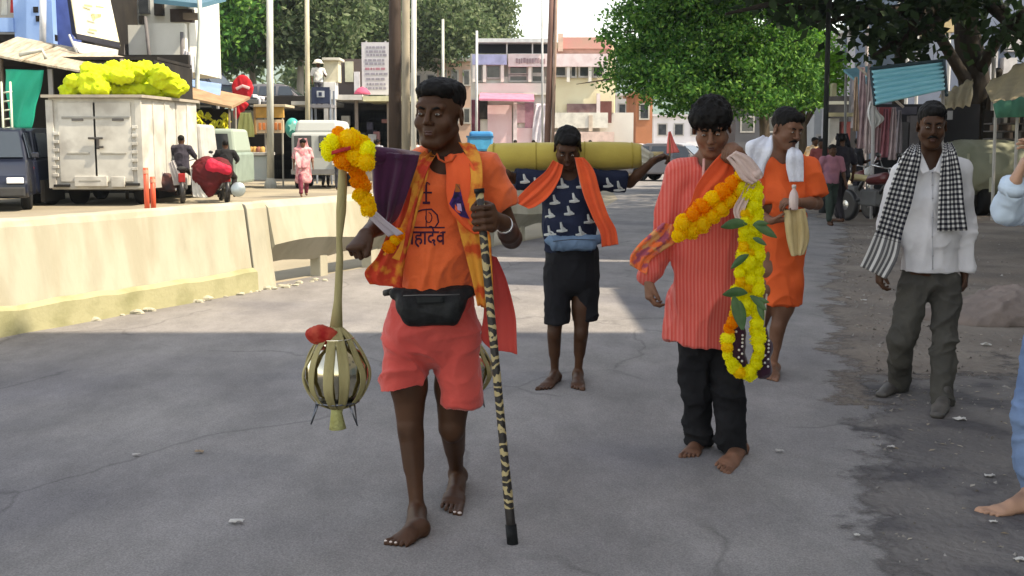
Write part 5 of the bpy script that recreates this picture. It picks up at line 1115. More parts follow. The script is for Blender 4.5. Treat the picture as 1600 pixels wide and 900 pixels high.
def motorcycle(label, loc, rz, seat, group='motorcycles'):
    o = thing('motorcycle', label, 'motorcycle', (0,0,0), group); K = paint((.02,.02,.022), .4, False); CR = mat('chrome', (.5,.5,.5), .25, metal=1)
    for y in (-.66,.66):
        w_ = MB(); r = .30
        for a in range(20):
            pass
        w_.lathe([(r*.78,-.05),(r*.95,-.055),(r,0),(r*.95,.055),(r*.78,.05)], (0,y,r), 22, axis=(1,0,0)); q = w_.obj('wheel', K, o, True); MB().lathe([(.03,-.06),(.09,-.05),(.09,.05),(.03,.06)], (0,y,r), 12, axis=(1,0,0)).obj('hub', CR, q)
        sp = MB()
        for a in range(6): sp.tube([(0,y,r),(0,y+math.cos(a*PI/3)*r*.8,r+math.sin(a*PI/3)*r*.8)], .009, 4)
        sp.obj('spokes', CR, q)
    MB().tube([(0,-.66,.30),(0,-.50,.78),(0,-.42,.98)], [.03,.035,.035], 8).obj('fork', CR, o, True); MB().tube([(0,-.45,.85),(0,-.1,.45),(0,.3,.42),(0,.66,.32)], .04, 8).obj('frame', K, o, True)
    F = Field(.02); F.add(ECap((0,-.32,.82),(0,.05,.78),(.13,.11),(.11,.09)), .05); skin('tank', F.mesh(), mat('tank', (.10,.02,.02), .3), o)
    F = Field(.02); F.add(ECap((0,.08,.80),(0,.72,.84),(.12,.055),(.12,.06)), .04); skin('seat', F.mesh(), paint(seat), o)
    MB().box((0,0,.46),(.24,.42,.30)).obj('engine', paint((.12,.12,.12)), o, bevel=.04); MB().tube([(-.32,-.30,1.06),(-.1,-.42,1.0),(.1,-.42,1.0),(.32,-.30,1.06)], .016, 8).obj('handlebar', CR, o, True)
    MB().lathe([(.02,-.06),(.085,-.05),(.09,.02),(.02,.03)], (0,-.56,.90), 14, axis=(0,-1,0)).obj('headlight', paint((.6,.6,.58)), o, True); MB().tube([(.14,.1,.32),(.14,.75,.34)], [.025,.04], 8).obj('exhaust', CR, o, True)
    for s_ in (-1,1): MB().tube([(s_*.15,-.40,1.02),(s_*.24,-.40,1.20)], .008, 5).obj('mirror_stalk', CR, o); MB().blob((s_*.25,-.40,1.23), (.06,.015,.04), 8, 6).obj('mirror', K, o, True)
    MB().box((0,.80,.62),(.16,.12,.22)).obj('tail_light', paint((.3,.02,.02)), o, bevel=.02); return place(o, loc, rz)
m1 = motorcycle('motorcycle with pale yellow seat cloth parked by the hanging pink cloths', (P(1366,225,21).x, 21, 0), R(25), (.60,.50,.26))
dup(m1, (P(1342,225,22.6).x, 22.8, 0), R(12), 'motorcycle parked behind the one with the yellow seat cloth')
# dirt heap and litter on the verge
def heap():
    p = Vector((4.35, 9.35, 0)); o = thing('dirt_heap', 'low pinkish heap of dirt and sacking on the verge at the right edge', 'heap', tuple(p)); F = Field(.03)
    for (dx,dy,rx,ry,rz) in ((0,0,.75,.42,.30),(-.45,-.15,.42,.30,.20),(.5,.15,.7,.4,.36),(-.75,.05,.25,.2,.10),(.1,-.3,.35,.2,.14)): F.add(Ell(p+Vector((dx,dy,.0)), (rx,ry,rz)), .12)
    F.cut(Half(p+Vector((0,0,-.02)), (0,0,-1))); skin('mound', F.mesh(), mat('pinkish dirt', (.24,.19,.165), .95, (.17,.14,.125), 3, bump=1, bscale=16, col3=(.30,.25,.22), scale3=2), o, folds(.035, (5,5,7), 3, .6))
heap()
SCR = [paint((.55,.53,.50)), paint((.42,.40,.38)), paint((.30,.22,.15))]
def scrap(p, s_, lab, m=None, seed=0):
    rg = random.Random(seed); V = []; n = 5
    for i in range(n):
        for j in range(n): V.append(Vector(p)+Vector(((i/(n-1)-.5)*s_*1.3+rg.uniform(-.1,.1)*s_, (j/(n-1)-.5)*s_*.8+rg.uniform(-.1,.1)*s_, .004+abs(rg.gauss(0,.13))*s_)))
    o = MB().add(V, [(i*n+j,i*n+j+1,(i+1)*n+j+1,(i+1)*n+j) for i in range(n-1) for j in range(n-1)]).obj('litter_scrap', m or SCR[0], None, False, loc=Vector(p)); tag(o, lab, 'litter', 'scraps of litter on the road and verge')
    sd = o.modifiers.new('paper', 'SOLIDIFY'); sd.thickness = .003
for i, (u, v, s_, lab, k) in enumerate(((369,817,.050,'small white crumpled scrap on the road left of the front man',0),(1546,745,.065,'white plastic scrap on the wet verge above the bare foot',0),(1540,540,.10,'crumpled white scrap on the verge below the dirt heap',0),(1392,700,.05,'grey scrap at the edge of the asphalt',1),(1552,817,.04,'white scrap just below the bare foot at the right edge',0),(1339,838,.03,'tiny white scrap on the asphalt near the lower right',0),(312,707,.06,'dark leaf scrap on the road in the lower left',2),(1218,706,.05,'pale dust scrap right of the black trousers',1),(1500,657,.09,'pale torn scrap beside the right shoe of the checked cloth man',0),(1480,580,.05,'pale scrap between the trouser legs and the heap',0),(1592,876,.05,'white scrap at the bottom right corner',0),(213,712,.05,'faint grey scrap on the road at lower left',1),(1350,470,.08,'pale scrap on the dirt behind the trousers',0),(1325,466,.06,'small pale scrap at the edge of the road beside the dirt',1))):
    scrap(G(u,v,.008), s_*(.8 if i == 0 else .5), lab, SCR[k], i)
def rubble():
    rs = random.Random(5); mb = MB()
    def bit(p, s_): mb.add([p+Vector((rs.uniform(-1,1)*s_, rs.uniform(-1,1)*s_, 0)) for _ in range(4)]+[p+Vector((rs.uniform(-.3,.3)*s_, rs.uniform(-.3,.3)*s_, rs.uniform(.4,.9)*s_))], [(0,1,4),(1,2,4),(2,3,4),(3,0,4)])
    for i in range(520):
        t = rs.random(); y = 3.4+t*6; xr = np.interp(y, [a[1] for a in RE], [a[0] for a in RE]); bit(Vector((xr+abs(rs.gauss(0,.55))+.05, y, .006)), rs.uniform(.004,.016))
    for i in range(900):
        y = 6+rs.random()*14; xr = np.interp(y, [a[1] for a in RE], [a[0] for a in RE]); bit(Vector((xr+abs(rs.gauss(0,1.0))-.05, y, .006)), rs.uniform(.006,.03))
    o = mb.obj('gravel', mat('pale grit', (.30,.28,.26), .9, (.16,.14,.12), 3), None, kind='stuff'); tag(o, 'loose grit and crumbs strewn over the right verge', 'gravel')
    mb = MB()
    for i in range(170):
        y = 3.6+rs.random()*9; xr = np.interp(y, [a[1] for a in RE], [a[0] for a in RE]); p = Vector((xr+abs(rs.gauss(0,.6))+.02, y, .010)); a = rs.uniform(0,6); s_ = rs.uniform(.008,.022); d = Vector((math.cos(a),math.sin(a),.1)); n_ = Vector((-d.y,d.x,.2)); mb.add([p-d*s_, p+n_*s_*.5, p+d*s_, p-n_*s_*.5+Vector((0,0,.004))], [(0,1,2,3)])
    o = mb.obj('fallen_leaves', mat('pale dry leaf', (.42,.38,.32), .7, (.25,.19,.12), 4), None, kind='stuff'); tag(o, 'small pale dry leaves strewn over the wet right verge', 'leaves')
    mb = MB()
    for i in range(1500):
        t = rs.random(); p = G(-40,532).lerp(G(150,496), t)+Vector((rs.uniform(-.02,.05), rs.uniform(-.05,.05), 0)); h = rs.uniform(.02,.09)*(1.6 if t < .35 else .6)
        d = Vector((rs.uniform(-.04,.04), rs.uniform(-.04,.04), h)); q = Vector((rs.uniform(-.006,.006), .004, 0)); mb.add([p-q, p+q, p+d], [(0,1,2)])
    o = mb.obj('grass_tufts', leafmat('grass', (.03,.06,.01), (.06,.10,.02), (.12,.15,.05)), None, kind='stuff'); tag(o, 'short weeds growing along the foot of the barrier', 'grass')
rubble()
# ---- 1: the man in front with the carrying pole and the black-and-yellow stick
ORANGE = mat('orange cotton', (.80, .15, .045), .85, (.70, .115, .033), 4, bump=.5, bscale=28, bdist=.014, sheen=.2)
def person_front():
    root = thing('person', 'barefoot man in orange t-shirt and coral shorts walking in front with a striped stick', 'person', tuple(G(665,838)))
    y = 4.42
    H = Head(P(686,179,y-.04), yaw=R(-20), pitch=R(3), roll=R(2), k=1.06, wide=1.05)
    neck = P(698,245,y+.02); ch = P(693,300,y+.01); be = P(680,400,y); pe = P(676,490,y+.01)
    shL, shR = P(632,270,y), P(757,268,y+.01)
    elL, wrL = P(600,345,y+.03), P(572,366,y-.30)
    elR, wrR = P(799,372,y+.05), P(786,348,y-.26)
    F = Field(.0047)
    H.into(F, neck, .058)
    torso(F, [P(695,262,y+.02), ch, be, pe], [(.12,.07),(.145,.095),(.145,.115),(.15,.11)])
    F.cap(neck, shL, .05, .05, .03); F.cap(neck, shR, .05, .05, .03)
    arm(F, shL, elL, wrL, 1.02); arm(F, shR, elR, wrR, 1.05)
    hipL, knL, anL = P(637,540,y), P(641,668,y-.03), P(652,800,y-.10)
    hipR, knR, anR = P(712,545,y+.02), P(706,668,y+.02), P(714,740,y+.30)
    leg(F, hipL, knL, anL, 1.0); leg(F, hipR, knR, anR, 1.05, back=(0,.03,.01))
    heL, toL = G(664,836), G(614,856)
    t1 = foot(F, anL, heL, toL, 1.0, side='l')
    toR = G(703,808); heR = P(718,748,y+.36)
    t2 = foot(F, anR, heR, toR, 1.0, up=(0,-1,.25), side='r')
    # hands
    hand(F, wrL, (-.25,-.6,-.35), (.3,.4,-.6), (1,0,.1), 1.08, curl=(75,85,60), thumb=15)
    tip, foot_ = P(749,300,y-.33), G(801,851)+Vector((0,0,.004))
    ax = (tip-foot_).normalized(); gc = foot_+ax*((P(760,340,y-.3).z-foot_.z)/ax.z)
    grip(F, gc, ax, (1,.35,0), wrR, .0155, 1.16, turn=-1)
    skin('body', F.mesh(), SK_DARK, root)
    H.features(root); hair_obj(H, root, 'flat')
    nails(t1, root); nails(t2[:2], root)
    MB().tube([P(714,214,y-.02), P(707,237,y-.05), P(694,245,y-.07), P(672,244,y-.07)], .002, 5).obj('neck_thread', paint((.05,.02,.02)), root, True)
    # t-shirt
    T = Field(.0065)
    torso(T, [P(694,262,y+.02), P(690,305,y+.01), P(678,400,y-.005), P(676,470,y)], [(.150,.092),(.165,.115),(.160,.142),(.158,.135)])
    T.cap(P(697,250,y+.02), shL, .060, .068, .03); T.cap(P(697,250,y+.02), shR, .060, .070, .03)
    T.cap(shR, shR.lerp(elR,.55), .076, .078, .02); T.cap(shL, shL.lerp(elL,.6), .07, .072, .02)
    T.cut(Half(P(676,462,y), (0,0,-1))); T.cut(Cap(P(700,205,y-.02), P(697,247,y-.05), .068), .01)
    T.cut(Bite(shR.lerp(elR,.56), (elR-shR), .14), .006); T.cut(Bite(shL.lerp(elL,.62), (elL-shL), .13), .006)
    shirt = skin('tshirt', T.mesh(), ORANGE, root, folds(.011, (7,7,6), 2))
    # shorts
    B = Field(.0065)
    torso(B, [P(676,462,y), P(676,505,y), P(674,528,y)], [(.160,.130),(.176,.135),(.160,.120)])
    B.add(ECap(P(636,520,y), P(628,606,y-.03), (.092,.105), (.088,.100)), .03)
    B.add(ECap(P(714,520,y), P(717,642,y+.02), (.092,.105), (.082,.095)), .012)
    class Hem:
        def d(s, X, Y, Z):
            zl = P(628,602,y).z+(X-P(628,602,y).x)*.25; zr = P(710,632,y).z+(X-P(710,632,y).x)*(-.05)
            m = P(672,600,y).x; return np.where(X < m, Z-zl, Z-zr)+0*Y
    B.cut(Hem(), .004)
    CORAL = mat('coral shorts', (.66, .095, .075), .85, (.54, .07, .058), 5, bump=.3, bscale=60, sheen=.2)
    skin('shorts', B.mesh(), CORAL, root, folds(.013, (7,7,8), 5))
    # printed marks on the shirt: trident, stone, word
    MB().tube([P(683,241,y-.105), P(686,249,y-.125), P(696,254,y-.13), P(706,251,y-.12), P(712,243,y-.09)], .004, 6).obj('neckband', paint((.55,.09,.025)), root, True)
    bv = bvh_of(shirt); INK = mat('shirt print', (.05,.015,.04), .8)
    def on_shirt(pts2, name, wd=.0035, m=INK):
        pts = []
        for i in range(len(pts2)-1):
            for j in range(5):
                t = j/5; pts.append((pts2[i][0]*(1-t)+pts2[i+1][0]*t, pts2[i][1]*(1-t)+pts2[i+1][1]*t))
        pts.append(pts2[-1]); q = []
        for u, v in pts:
            p = P(u, v, y-.2); h = bv.ray_cast(Vector((0,0,CAM_H)), (p-Vector((0,0,CAM_H))).normalized())
            if h[0] is not None: q.append(h[0]+h[1]*.0015)
        if len(q) > 1: MB().tube(q, wd, 5, flat=1).obj(name, m, root)
    def circ(cx, cy, rx, ry, a0=0, a1=360, n=10): return [(cx+rx*math.cos(R(a0+(a1-a0)*i/n)), cy+ry*math.sin(R(a0+(a1-a0)*i/n))) for i in range(n+1)]
    on_shirt([(666,286),(666,318)], 'print', .0035); on_shirt([(658,301),(675,301)], 'print', .0035); on_shirt([(646,307),(658,307)], 'print', .0035)
    on_shirt(circ(666,291,6,6,200,340,5), 'print', .002); on_shirt([(661,317),(672,317)], 'print', .005)
    on_shirt([(636,352),(634,343),(645,333),(660,328),(674,327),(683,336),(685,347),(680,355)], 'print', .003); on_shirt([(634,355),(695,356)], 'print', .003)
    on_shirt([(666,326),(666,354)], 'print', .0018); on_shirt(circ(670,340,5,8,-90,200,7), 'print', .0018)
    # the word, set in type and laid onto the cloth
    cu = bpy.data.curves.new('word', 'FONT'); cu.body = '\u092e\u0939\u093e\u0926\u0947\u0935'; cu.size = .082; cu.align_x = 'CENTER'; cu.offset = .0012
    to = bpy.data.objects.new('t', cu); COL.objects.link(to); dg = bpy.context.evaluated_depsgraph_get(); dg.update()
    me = bpy.data.meshes.new_from_object(to.evaluated_get(dg)); bpy.data.objects.remove(to)
    if len(me.vertices):
        xs = [v.co.x for v in me.vertices]; zs = [v.co.y for v in me.vertices]; cx = (min(xs)+max(xs))/2
        bm = bmesh.new(); bm.from_mesh(me)
        sx = 64/(max(xs)-min(xs)); zt = max(zs); sz = 34/(zt-min(zs))
        off = wloc(root)
        for v in bm.verts:
            u, vv = 664+(v.co.x-cx)*sx, 353+(zt-v.co.y)*sz
            p = P(u, vv, y-.2); h = bv.ray_cast(Vector((0,0,CAM_H)), (p-Vector((0,0,CAM_H))).normalized())
            v.co = ((h[0]+h[1]*.003) if h[0] is not None else p)-off
        bm.to_mesh(me); bm.free(); me.name = 'print'; finish('print', me, INK, root, False)
    # emblem on the scarf comes after the scarf
    SC_RED = mat('red printed scarf', (.50, .045, .022), .85, (.62, .22, .03), 14, .50, .60, bump=.3, bscale=50, col3=(.55,.09,.03), scale3=5)
    SC_YEL = mat('yellow printed scarf', (.72, .30, .045), .85, (.55, .07, .02), 12, .50, .62, bump=.3, bscale=50)
    SC_ORG = mat('bright orange scarf', (.80, .12, .035), .85, (.70,.09,.03), 3, bump=.25, bscale=40)
    bt = bvh_of(shirt, [c for c in root.children if c.name.startswith('shorts')][0])
    yf = y-.16
    def rows(l, Y=yf): return [(P(a[0], a[1], a[4] if len(a) > 4 else Y), P(a[2], a[3], a[4] if len(a) > 4 else Y)) for a in l]
    ribbon('scarf', SC_RED, root, rows([(664,238,684,240,y-.04),(636,262,668,268),(620,310,652,316),(606,360,640,372),(590,400,632,412),(570,425,628,446),(578,444,632,450)]), bvh=bt, fold=.010, nf=2, lift=.020, seed=3)
    ribbon('scarf_edge', SC_YEL, root, rows([(660,244,672,244,y-.06),(648,275,668,276),(636,330,652,334),(616,372,640,382),(598,398,626,408)]), bvh=bt, fold=.004, nf=1, lift=.040, nu=8, seed=4)
    ribbon('scarf_edge', SC_YEL, root, rows([(716,222,742,226,y-.03),(730,246,752,250,y-.10),(736,280,754,284,y-.17),(728,330,752,328,y-.18)]), bvh=bt, fold=.004, nf=1, lift=.030, nu=8, seed=5)
    ribbon('scarf', SC_ORG, root, rows([(694,244,724,238,y-.08),(697,270,741,262,y-.14),(697,300,748,292,y-.17),(704,330,752,330,y-.18),(722,352,756,350,y-.18),(742,366,764,366,y-.19)]), bvh=bt, fold=.006, nf=1.3, lift=.022, seed=6)
    ribbon('scarf', SC_YEL, root, rows([(712,335,742,338,y-.17),(718,362,764,362,y-.18),(728,400,768,395,y-.18),(738,440,770,440,y-.17),(746,478,772,478,y-.16)]), bvh=bt, fold=.008, nf=2, lift=.026, seed=8)
    ribbon('scarf', SC_RED, root, rows([(716,345,744,350,y-.165),(728,400,752,400,y-.15),(742,440,768,440,y-.13),(752,480,772,484,y-.12)]), bvh=bt, fold=.008, nf=2, lift=.012, seed=9)
    ribbon('scarf_tail', mat('coral scarf', (.56,.075,.06), .85, (.46,.05,.05), 4, bump=.3, bscale=40), root, rows([(756,396,776,402,y-.02),(758,440,792,440,y-.02),(756,490,805,492,y-.02),(752,528,807,530,y-.02),(766,545,808,553,y-.02)]), fold=.012, nf=1.5, seed=10)
    # picture patch on the orange scarf
    sc = [c for c in root.children if c.name.startswith('scarf')]
    b2 = bvh_of(*sc)
    def patch(pts, m, name='print'):
        vs = []
        for u, v in pts:
            p = P(u, v, y-.2); h = b2.ray_cast(Vector((0,0,CAM_H)), (p-Vector((0,0,CAM_H))).normalized())
            vs.append((h[0] if h[0] is not None else P(u,v,y-.2))+Vector((0,-.006,0)))
        MB().add(vs, [tuple(range(len(vs)))]).obj(name, m, root)
    patch([(713,287),(719,294),(723,312),(728,330),(734,342),(720,338),(706,324),(702,318),(708,306)], mat('dark blue print', (.06,.02,.14), .8, (.01,.01,.03), 60))
    patch([(712,287),(719,288),(719,300),(711,300)], paint((.35,.10,.02)))
    patch([(714,318),(720,318),(722,330),(715,328)], paint((.45,.30,.45)))
    # wrist bangle
    MB().lathe([(.030,-.006),(.034,-.006),(.034,.006),(.030,.006)], wrR.lerp(elR,.12), 16, axis=(elR-wrR)).obj('bangle', mat('steel bangle', (.6,.6,.62), .25, metal=1), root, True)
    # pouch
    pr = thing('waist_pouch', 'black waist pouch strapped over the coral shorts of the man in front', 'pouch', tuple(P(671,480,y-.17)))
    BL = mat('black nylon', (.006,.0065,.007), .6, (.022,.023,.024), 20, bump=.3, bscale=120)
    Fp = Field(.006)
    Fp.add(ECap(P(632,476,y-.145), P(714,472,y-.15), (.040,.032), (.042,.032), (0,0,1)), .03)
    Fp.add(ECap(P(640,490,y-.155), P(706,488,y-.16), (.050,.034), (.050,.034), (0,0,1)), .03)
    Fp.add(ECap(P(618,458,y-.10), P(732,456,y-.11), (.022,.03), (.022,.03), (0,0,1)), .04)
    skin('pouch_body', Fp.mesh(), BL, pr, folds(.003, (12,12,12), 3))
    MB().tube([P(612,455,y-.06), P(600,458,y+.02), P(620,456,y+.17), P(735,455,y+.17), P(750,457,y+.03), P(738,456,y-.07)], .012, 6, flat=.5).obj('strap', BL, pr, True)
    MB().tube([P(630,462,y-.196), P(655,461,y-.205), P(690,461,y-.207), P(718,460,y-.196)], .0022, 5).obj('zip', mat('zip', (.10,.10,.10), .4), pr, True)
    ribbon('pouch_flap', mat('black flap', (.010,.011,.011), .6, bump=.2, bscale=80), pr, rows([(650,464,696,463,y-.205),(652,474,694,473,y-.212)]), fold=0, nu=6)
    # stick
    st = thing('walking_stick', 'black walking stick wound with pale yellow bands, held by the man in front', 'stick', tuple(foot_))
    SM = mat('stick', (.018,.014,.012), .5, bump=.2, bscale=50)
    N, L = nt(SM); b = N['Principled BSDF']; tc = N.new('ShaderNodeTexCoord'); vo = N.new('ShaderNodeTexWave'); vo.wave_type = 'BANDS'; vo.bands_direction = 'Z'
    vo.inputs['Scale'].default_value = 9; vo.inputs['Distortion'].default_value = 9; vo.inputs['Detail'].default_value = 2.5; vo.inputs['Detail Scale'].default_value = 2.2
    mr = N.new('ShaderNodeMapRange'); mr.inputs[1].default_value = .66; mr.inputs[2].default_value = .72; L.new(tc.outputs['Object'], vo.inputs[0]); L.new(vo.outputs['Fac'], mr.inputs[0])
    sx = N.new('ShaderNodeSeparateXYZ'); L.new(tc.outputs['Object'], sx.inputs[0]); g1 = N.new('ShaderNodeMath'); g1.operation = 'GREATER_THAN'; g1.inputs[1].default_value = .13; L.new(sx.outputs[2], g1.inputs[0])
    mu = N.new('ShaderNodeMath'); mu.operation = 'MULTIPLY'; L.new(mr.outputs[0], mu.inputs[0]); L.new(g1.outputs[0], mu.inputs[1])
    mx = N.new('ShaderNodeMix'); mx.data_type = 'RGBA'; mx.inputs[6].default_value = (.018,.014,.012,1); mx.inputs[7].default_value = (.42,.33,.16,1)
    L.new(mu.outputs[0], mx.inputs[0]); L.new(mx.outputs[2], b.inputs['Base Color'])
    MB().tube([foot_+ax*t for t in np.linspace(0, (tip-foot_).length, 14)], [.017]*3+[.0148]*11, 12).obj('shaft', SM, st, True)
    MB().tube([foot_-ax*.003, foot_+ax*.07], .0205, 12).obj('ferrule', BL, st, True)
    MB().tube([tip-ax*.004, tip+ax*.012], .0185, 12).obj('cap', BL, st, True)
    return root, y
man1, Y1 = person_front()

def petal(name, c1, c2):
    m = leafmat(name, c2, c1, c1); N, L = nt(m); [setattr(n.inputs[0], 'default_value', .55) for n in N if n.type == 'MIX_SHADER']; return m
MARI_O = petal('orange marigold', (.95, .42, .01), (.90, .28, .005))
MARI_Y = petal('yellow marigold', (.97, .72, .02), (.95, .55, .01))
MARI_L = petal('lemon flowers', (.95, .93, .04), (.93, .82, .02))
LEAFG = mat('mango leaf', (.025,.075,.015), .5, (.05,.12,.03), 20)
def flower_mesh(seed=1, n=5):
    """a marigold head: ragged layered petals round a ball"""
    rg = random.Random(seed); mb = MB()
    mb.blob((0,0,0), (.84,.84,.76), 10, 7, jit=.05, rg=rg)
    for k in range(90):
        z = 1-2*(k+.5)/90; a = k*2.39996; r = math.sqrt(1-z*z); d = Vector((r*math.cos(a), r*math.sin(a), z*.85))
        t = d.cross(Vector((rg.uniform(-1,1), rg.uniform(-1,1), rg.uniform(-1,1)))).normalized(); u = d.cross(t)
        w_ = rg.uniform(.15,.24); o = d*.74; e = d*rg.uniform(.93,1.06)
        mb.add([o-t*w_*.5, e-t*w_+u*.08, e*1.03+u*rg.uniform(-.1,.1), e+t*w_-u*.08, o+t*w_*.5], [(0,1,2,3,4)])
    me = bpy.data.meshes.new('flower'); me.from_pydata([tuple(v) for v in mb.v], [], mb.f); return me
_fm = [flower_mesh(k) for k in range(3)]; _fmm = {}
def flower(p, r, m, parent, rg=rnd):
    k = (rg.randrange(3), m.name)
    if k not in _fmm:
        me = _fm[k[0]].copy(); me.materials.append(m); _fmm[k] = me
    o = bpy.data.objects.new('flower', _fmm[k]); COL.objects.link(o); o.parent = parent; o.location = Vector(p)-wloc(parent)
    o.scale = (r*rg.uniform(.93,1.07), r*rg.uniform(.93,1.07), r*rg.uniform(.9,1.05)); o.rotation_euler = (rg.uniform(0,6), rg.uniform(0,6), rg.uniform(0,6)); return o
def along(pts, step):
    pts = [Vector(p) for p in pts]; out = [pts[0]]; acc = 0
    for a, b in zip(pts, pts[1:]):
        L = (b-a).length; t = step-acc
        while t <= L: out.append(a.lerp(b, t/L)); t += step
        acc = (acc+L) % step
    return out
def leaf(p, d, L, w_, parent, name='leaf', m=None):
    p, d = Vector(p), Vector(d).normalized(); s_ = d.cross(Vector((0,-1,0))); s_ = s_.normalized() if s_.length > .01 else Vector((1,0,0)); n = s_.cross(d)
    V = []; 
    for i in range(7):
        t = i/6; ww = w_*math.sin(PI*min(t*.95+.03,1))**.8; c = p+d*L*t+Vector((0,0,-.25*L*t*t))
        V += [c-s_*ww-n*ww*.3, c+n*.0, c+s_*ww-n*ww*.3]
    Fs = []
    for i in range(6):
        a = i*3; Fs += [(a,a+1,a+4,a+3),(a+1,a+2,a+5,a+4)]
    return MB().add(V, Fs).obj(name, m or LEAFG, parent, True)

# ---- carrying pole of the man in front, its cloth, pots and flowers
def kavad():
    a, mid, b = P(536,236,3.86), P(634,243,Y1+.0), P(733,262,5.15)
    r = thing('carrying_pole', 'bamboo carrying pole wrapped in dark purple cloth on the shoulder of the man in front', 'pole', tuple(mid))
    BAM = mat('bamboo', (.42,.30,.12), .6, (.30,.20,.08), 12, bump=.2, bscale=40)
    MB().tube([a, mid, b], [.016,.02,.016], 10).obj('pole', BAM, r, True)
    PUR = mat('purple velvet', (.055,.009,.040), .8, (.03,.006,.02), 5, bump=.4, bscale=30, sheen=.3, col3=(.12,.012,.02), scale3=4)
    yy = 4.12
    def rows(l): return [(P(x[0],x[1],x[4] if len(x) > 4 else yy), P(x[2],x[3],x[4] if len(x) > 4 else yy)) for x in l]
    ribbon('cloth_cover', PUR, r, rows([(577,243,652,252),(578,238,655,243),(582,262,650,262),(584,300,636,304),(590,334,622,338),(600,350,608,352)]), fold=.012, nf=2, nu=20, thick=.006, seed=2)
    MB().tube([P(580,243,4.10), P(615,247,4.2), P(652,249,4.38)], [.033,.036,.03], 12).obj('wrapping', PUR, r, True)
    ribbon('white_tassel', paint((.62,.55,.62)), r, rows([(566,328,584,328,4.0),(586,350,606,348,4.02),(604,368,630,366,4.05)]), fold=.008, nf=2, nu=8, thick=.006)
    # flower bunch at the tip of the pole
    t = thing('flower_bunch', 'bunch of yellow and orange marigolds tied to the left tip of the carrying pole', 'flowers', tuple(P(540,235,3.84)))
    for (u, v, c, q) in ((514,238,MARI_L,.030),(520,222,MARI_L,.028),(530,214,MARI_O,.034),(546,216,MARI_Y,.036),(562,226,MARI_Y,.036),(574,236,MARI_L,.034),(528,234,MARI_O,.034),(544,238,MARI_O,.036),(536,252,MARI_O,.034),(556,246,MARI_Y,.036),(572,252,MARI_Y,.034),(550,258,MARI_O,.03),(510,228,MARI_L,.022)):
        flower(P(u, v, 3.80+rnd.uniform(-.03,.05)), q, c, t)
    for (u, v, c) in ((558,268,MARI_O),(560,282,MARI_O),(566,298,MARI_Y),(572,314,MARI_Y),(568,290,MARI_O),(564,306,MARI_Y),(576,326,MARI_Y)):
        flower(P(u, v, 3.88), .030, c, t)
    for (u, v, c) in ((618,374,MARI_Y),(608,386,MARI_O),(622,366,MARI_O)): flower(P(u, v, 4.12), .026, c, t)
    ribbon('red_thread', paint((.45,.03,.03)), t, [(P(518,236,3.77), P(518,242,3.77)), (P(532,232,3.755), P(532,238,3.755)), (P(548,228,3.76), P(548,234,3.76))], fold=.001, nu=3)
    # hanging strap and pots
    JUTE = mat('olive cotton strap', (.40,.34,.17), .9, (.26,.22,.10), 8, bump=.5, bscale=80, stretch=(1,1,.2))
    STEEL = mat('tarnished steel', (.85,.80,.66), .14, (.5,.46,.34), 5, metal=1)
    def pot(c, top, k, label):
        o = thing('hanging_pot', label, 'pot', tuple(c), 'pots hung from the carrying pole'); c = Vector(c)
        Rr = .112*k
        MB().lathe([(.02,-Rr*.98),(Rr*.45,-Rr*.9),(Rr*.8,-Rr*.55),(Rr*.97,-Rr*.1),(Rr*.95,Rr*.3),(Rr*.74,Rr*.66),(Rr*.48,Rr*.86),(Rr*.44,Rr*1.0),(Rr*.56,Rr*1.1),(Rr*.52,Rr*1.12),(Rr*.40,Rr*1.0)], c, 28).obj('vessel', STEEL, o, True)
        rg = random.Random(4)
        knot = c+Vector((.0,0,Rr*1.55))
        for i in range(11):
            an = 2*PI*i/11+rg.uniform(-.1,.1); rows_ = []
            for (rr, z) in ((.10,1.5),(.5,1.12),(.83+.06*math.sin(i*3),.62),(1.04,.05),(.98-.05*math.cos(i*2),-.45),(.6,-.92),(.12,-1.12)):
                ww = .0088*k*(1+.25*math.sin(i*5))*(1.1+.6*math.sin(PI*min(1,max(0,(1.5-z)/2.6)))); tn = Vector((-math.sin(an), math.cos(an), 0))
                q = c+Vector((math.cos(an)*rr*Rr, math.sin(an)*rr*Rr, z*Rr)); rows_.append((q-tn*ww, q+tn*ww))
            ribbon('net_band', JUTE, o, rows_, nu=5, fold=.0015, nf=.7, thick=.003, seed=i)
        if k > .95: MB().tube([knot-Vector((0,0,.03)), P(528,470,3.9), P(531,400,3.9), P(530,375,3.9), P(533,330,3.88), P(535,290,3.87), P(536,240,3.86)], [.024,.014,.012,.010,.017,.016,.012], 10).obj('hanging_strap', JUTE, o, True)
        else: MB().tube([knot-Vector((0,0,.03)), top], [.02,.012], 8).obj('hanging_strap', JUTE, o, True)
        MB().tube([c-Vector((0,0,Rr*1.0)), c-Vector((.003,0,Rr*1.25)), c-Vector((.0,0,Rr*1.75))], [.022*k,.020*k,.030*k], 9).obj('tassel', mat('yellow tassel', (.50,.50,.22), .9, (.36,.34,.12), 20, bump=.6, bscale=90), o, True)
        W = mat('wire stand', (.20,.21,.24), .35, metal=1)
        for an in (200, 325, 90):
            a_ = R(an); d = Vector((math.cos(a_), math.sin(a_), 0)); q = c+d*Rr*.62-Vector((0,0,Rr*.92)); t_ = Vector((-d.y, d.x, 0))
            MB().tube([q-t_*.012, q+d*.022-Vector((0,0,.068)), q+t_*.012], .0032, 6).obj('stand_leg', W, o, True)
        MB().lathe([(Rr*.66,-.003),(Rr*.70,-.003),(Rr*.70,.003),(Rr*.66,.003)], c-Vector((0,0,Rr*.86)), 20).obj('stand_ring', W, o, True)
        RC = mat('red cloth', (.30,.012,.010), .8, (.45,.07,.04), 24, bump=.5, bscale=50)
        Fq = Field(.006)
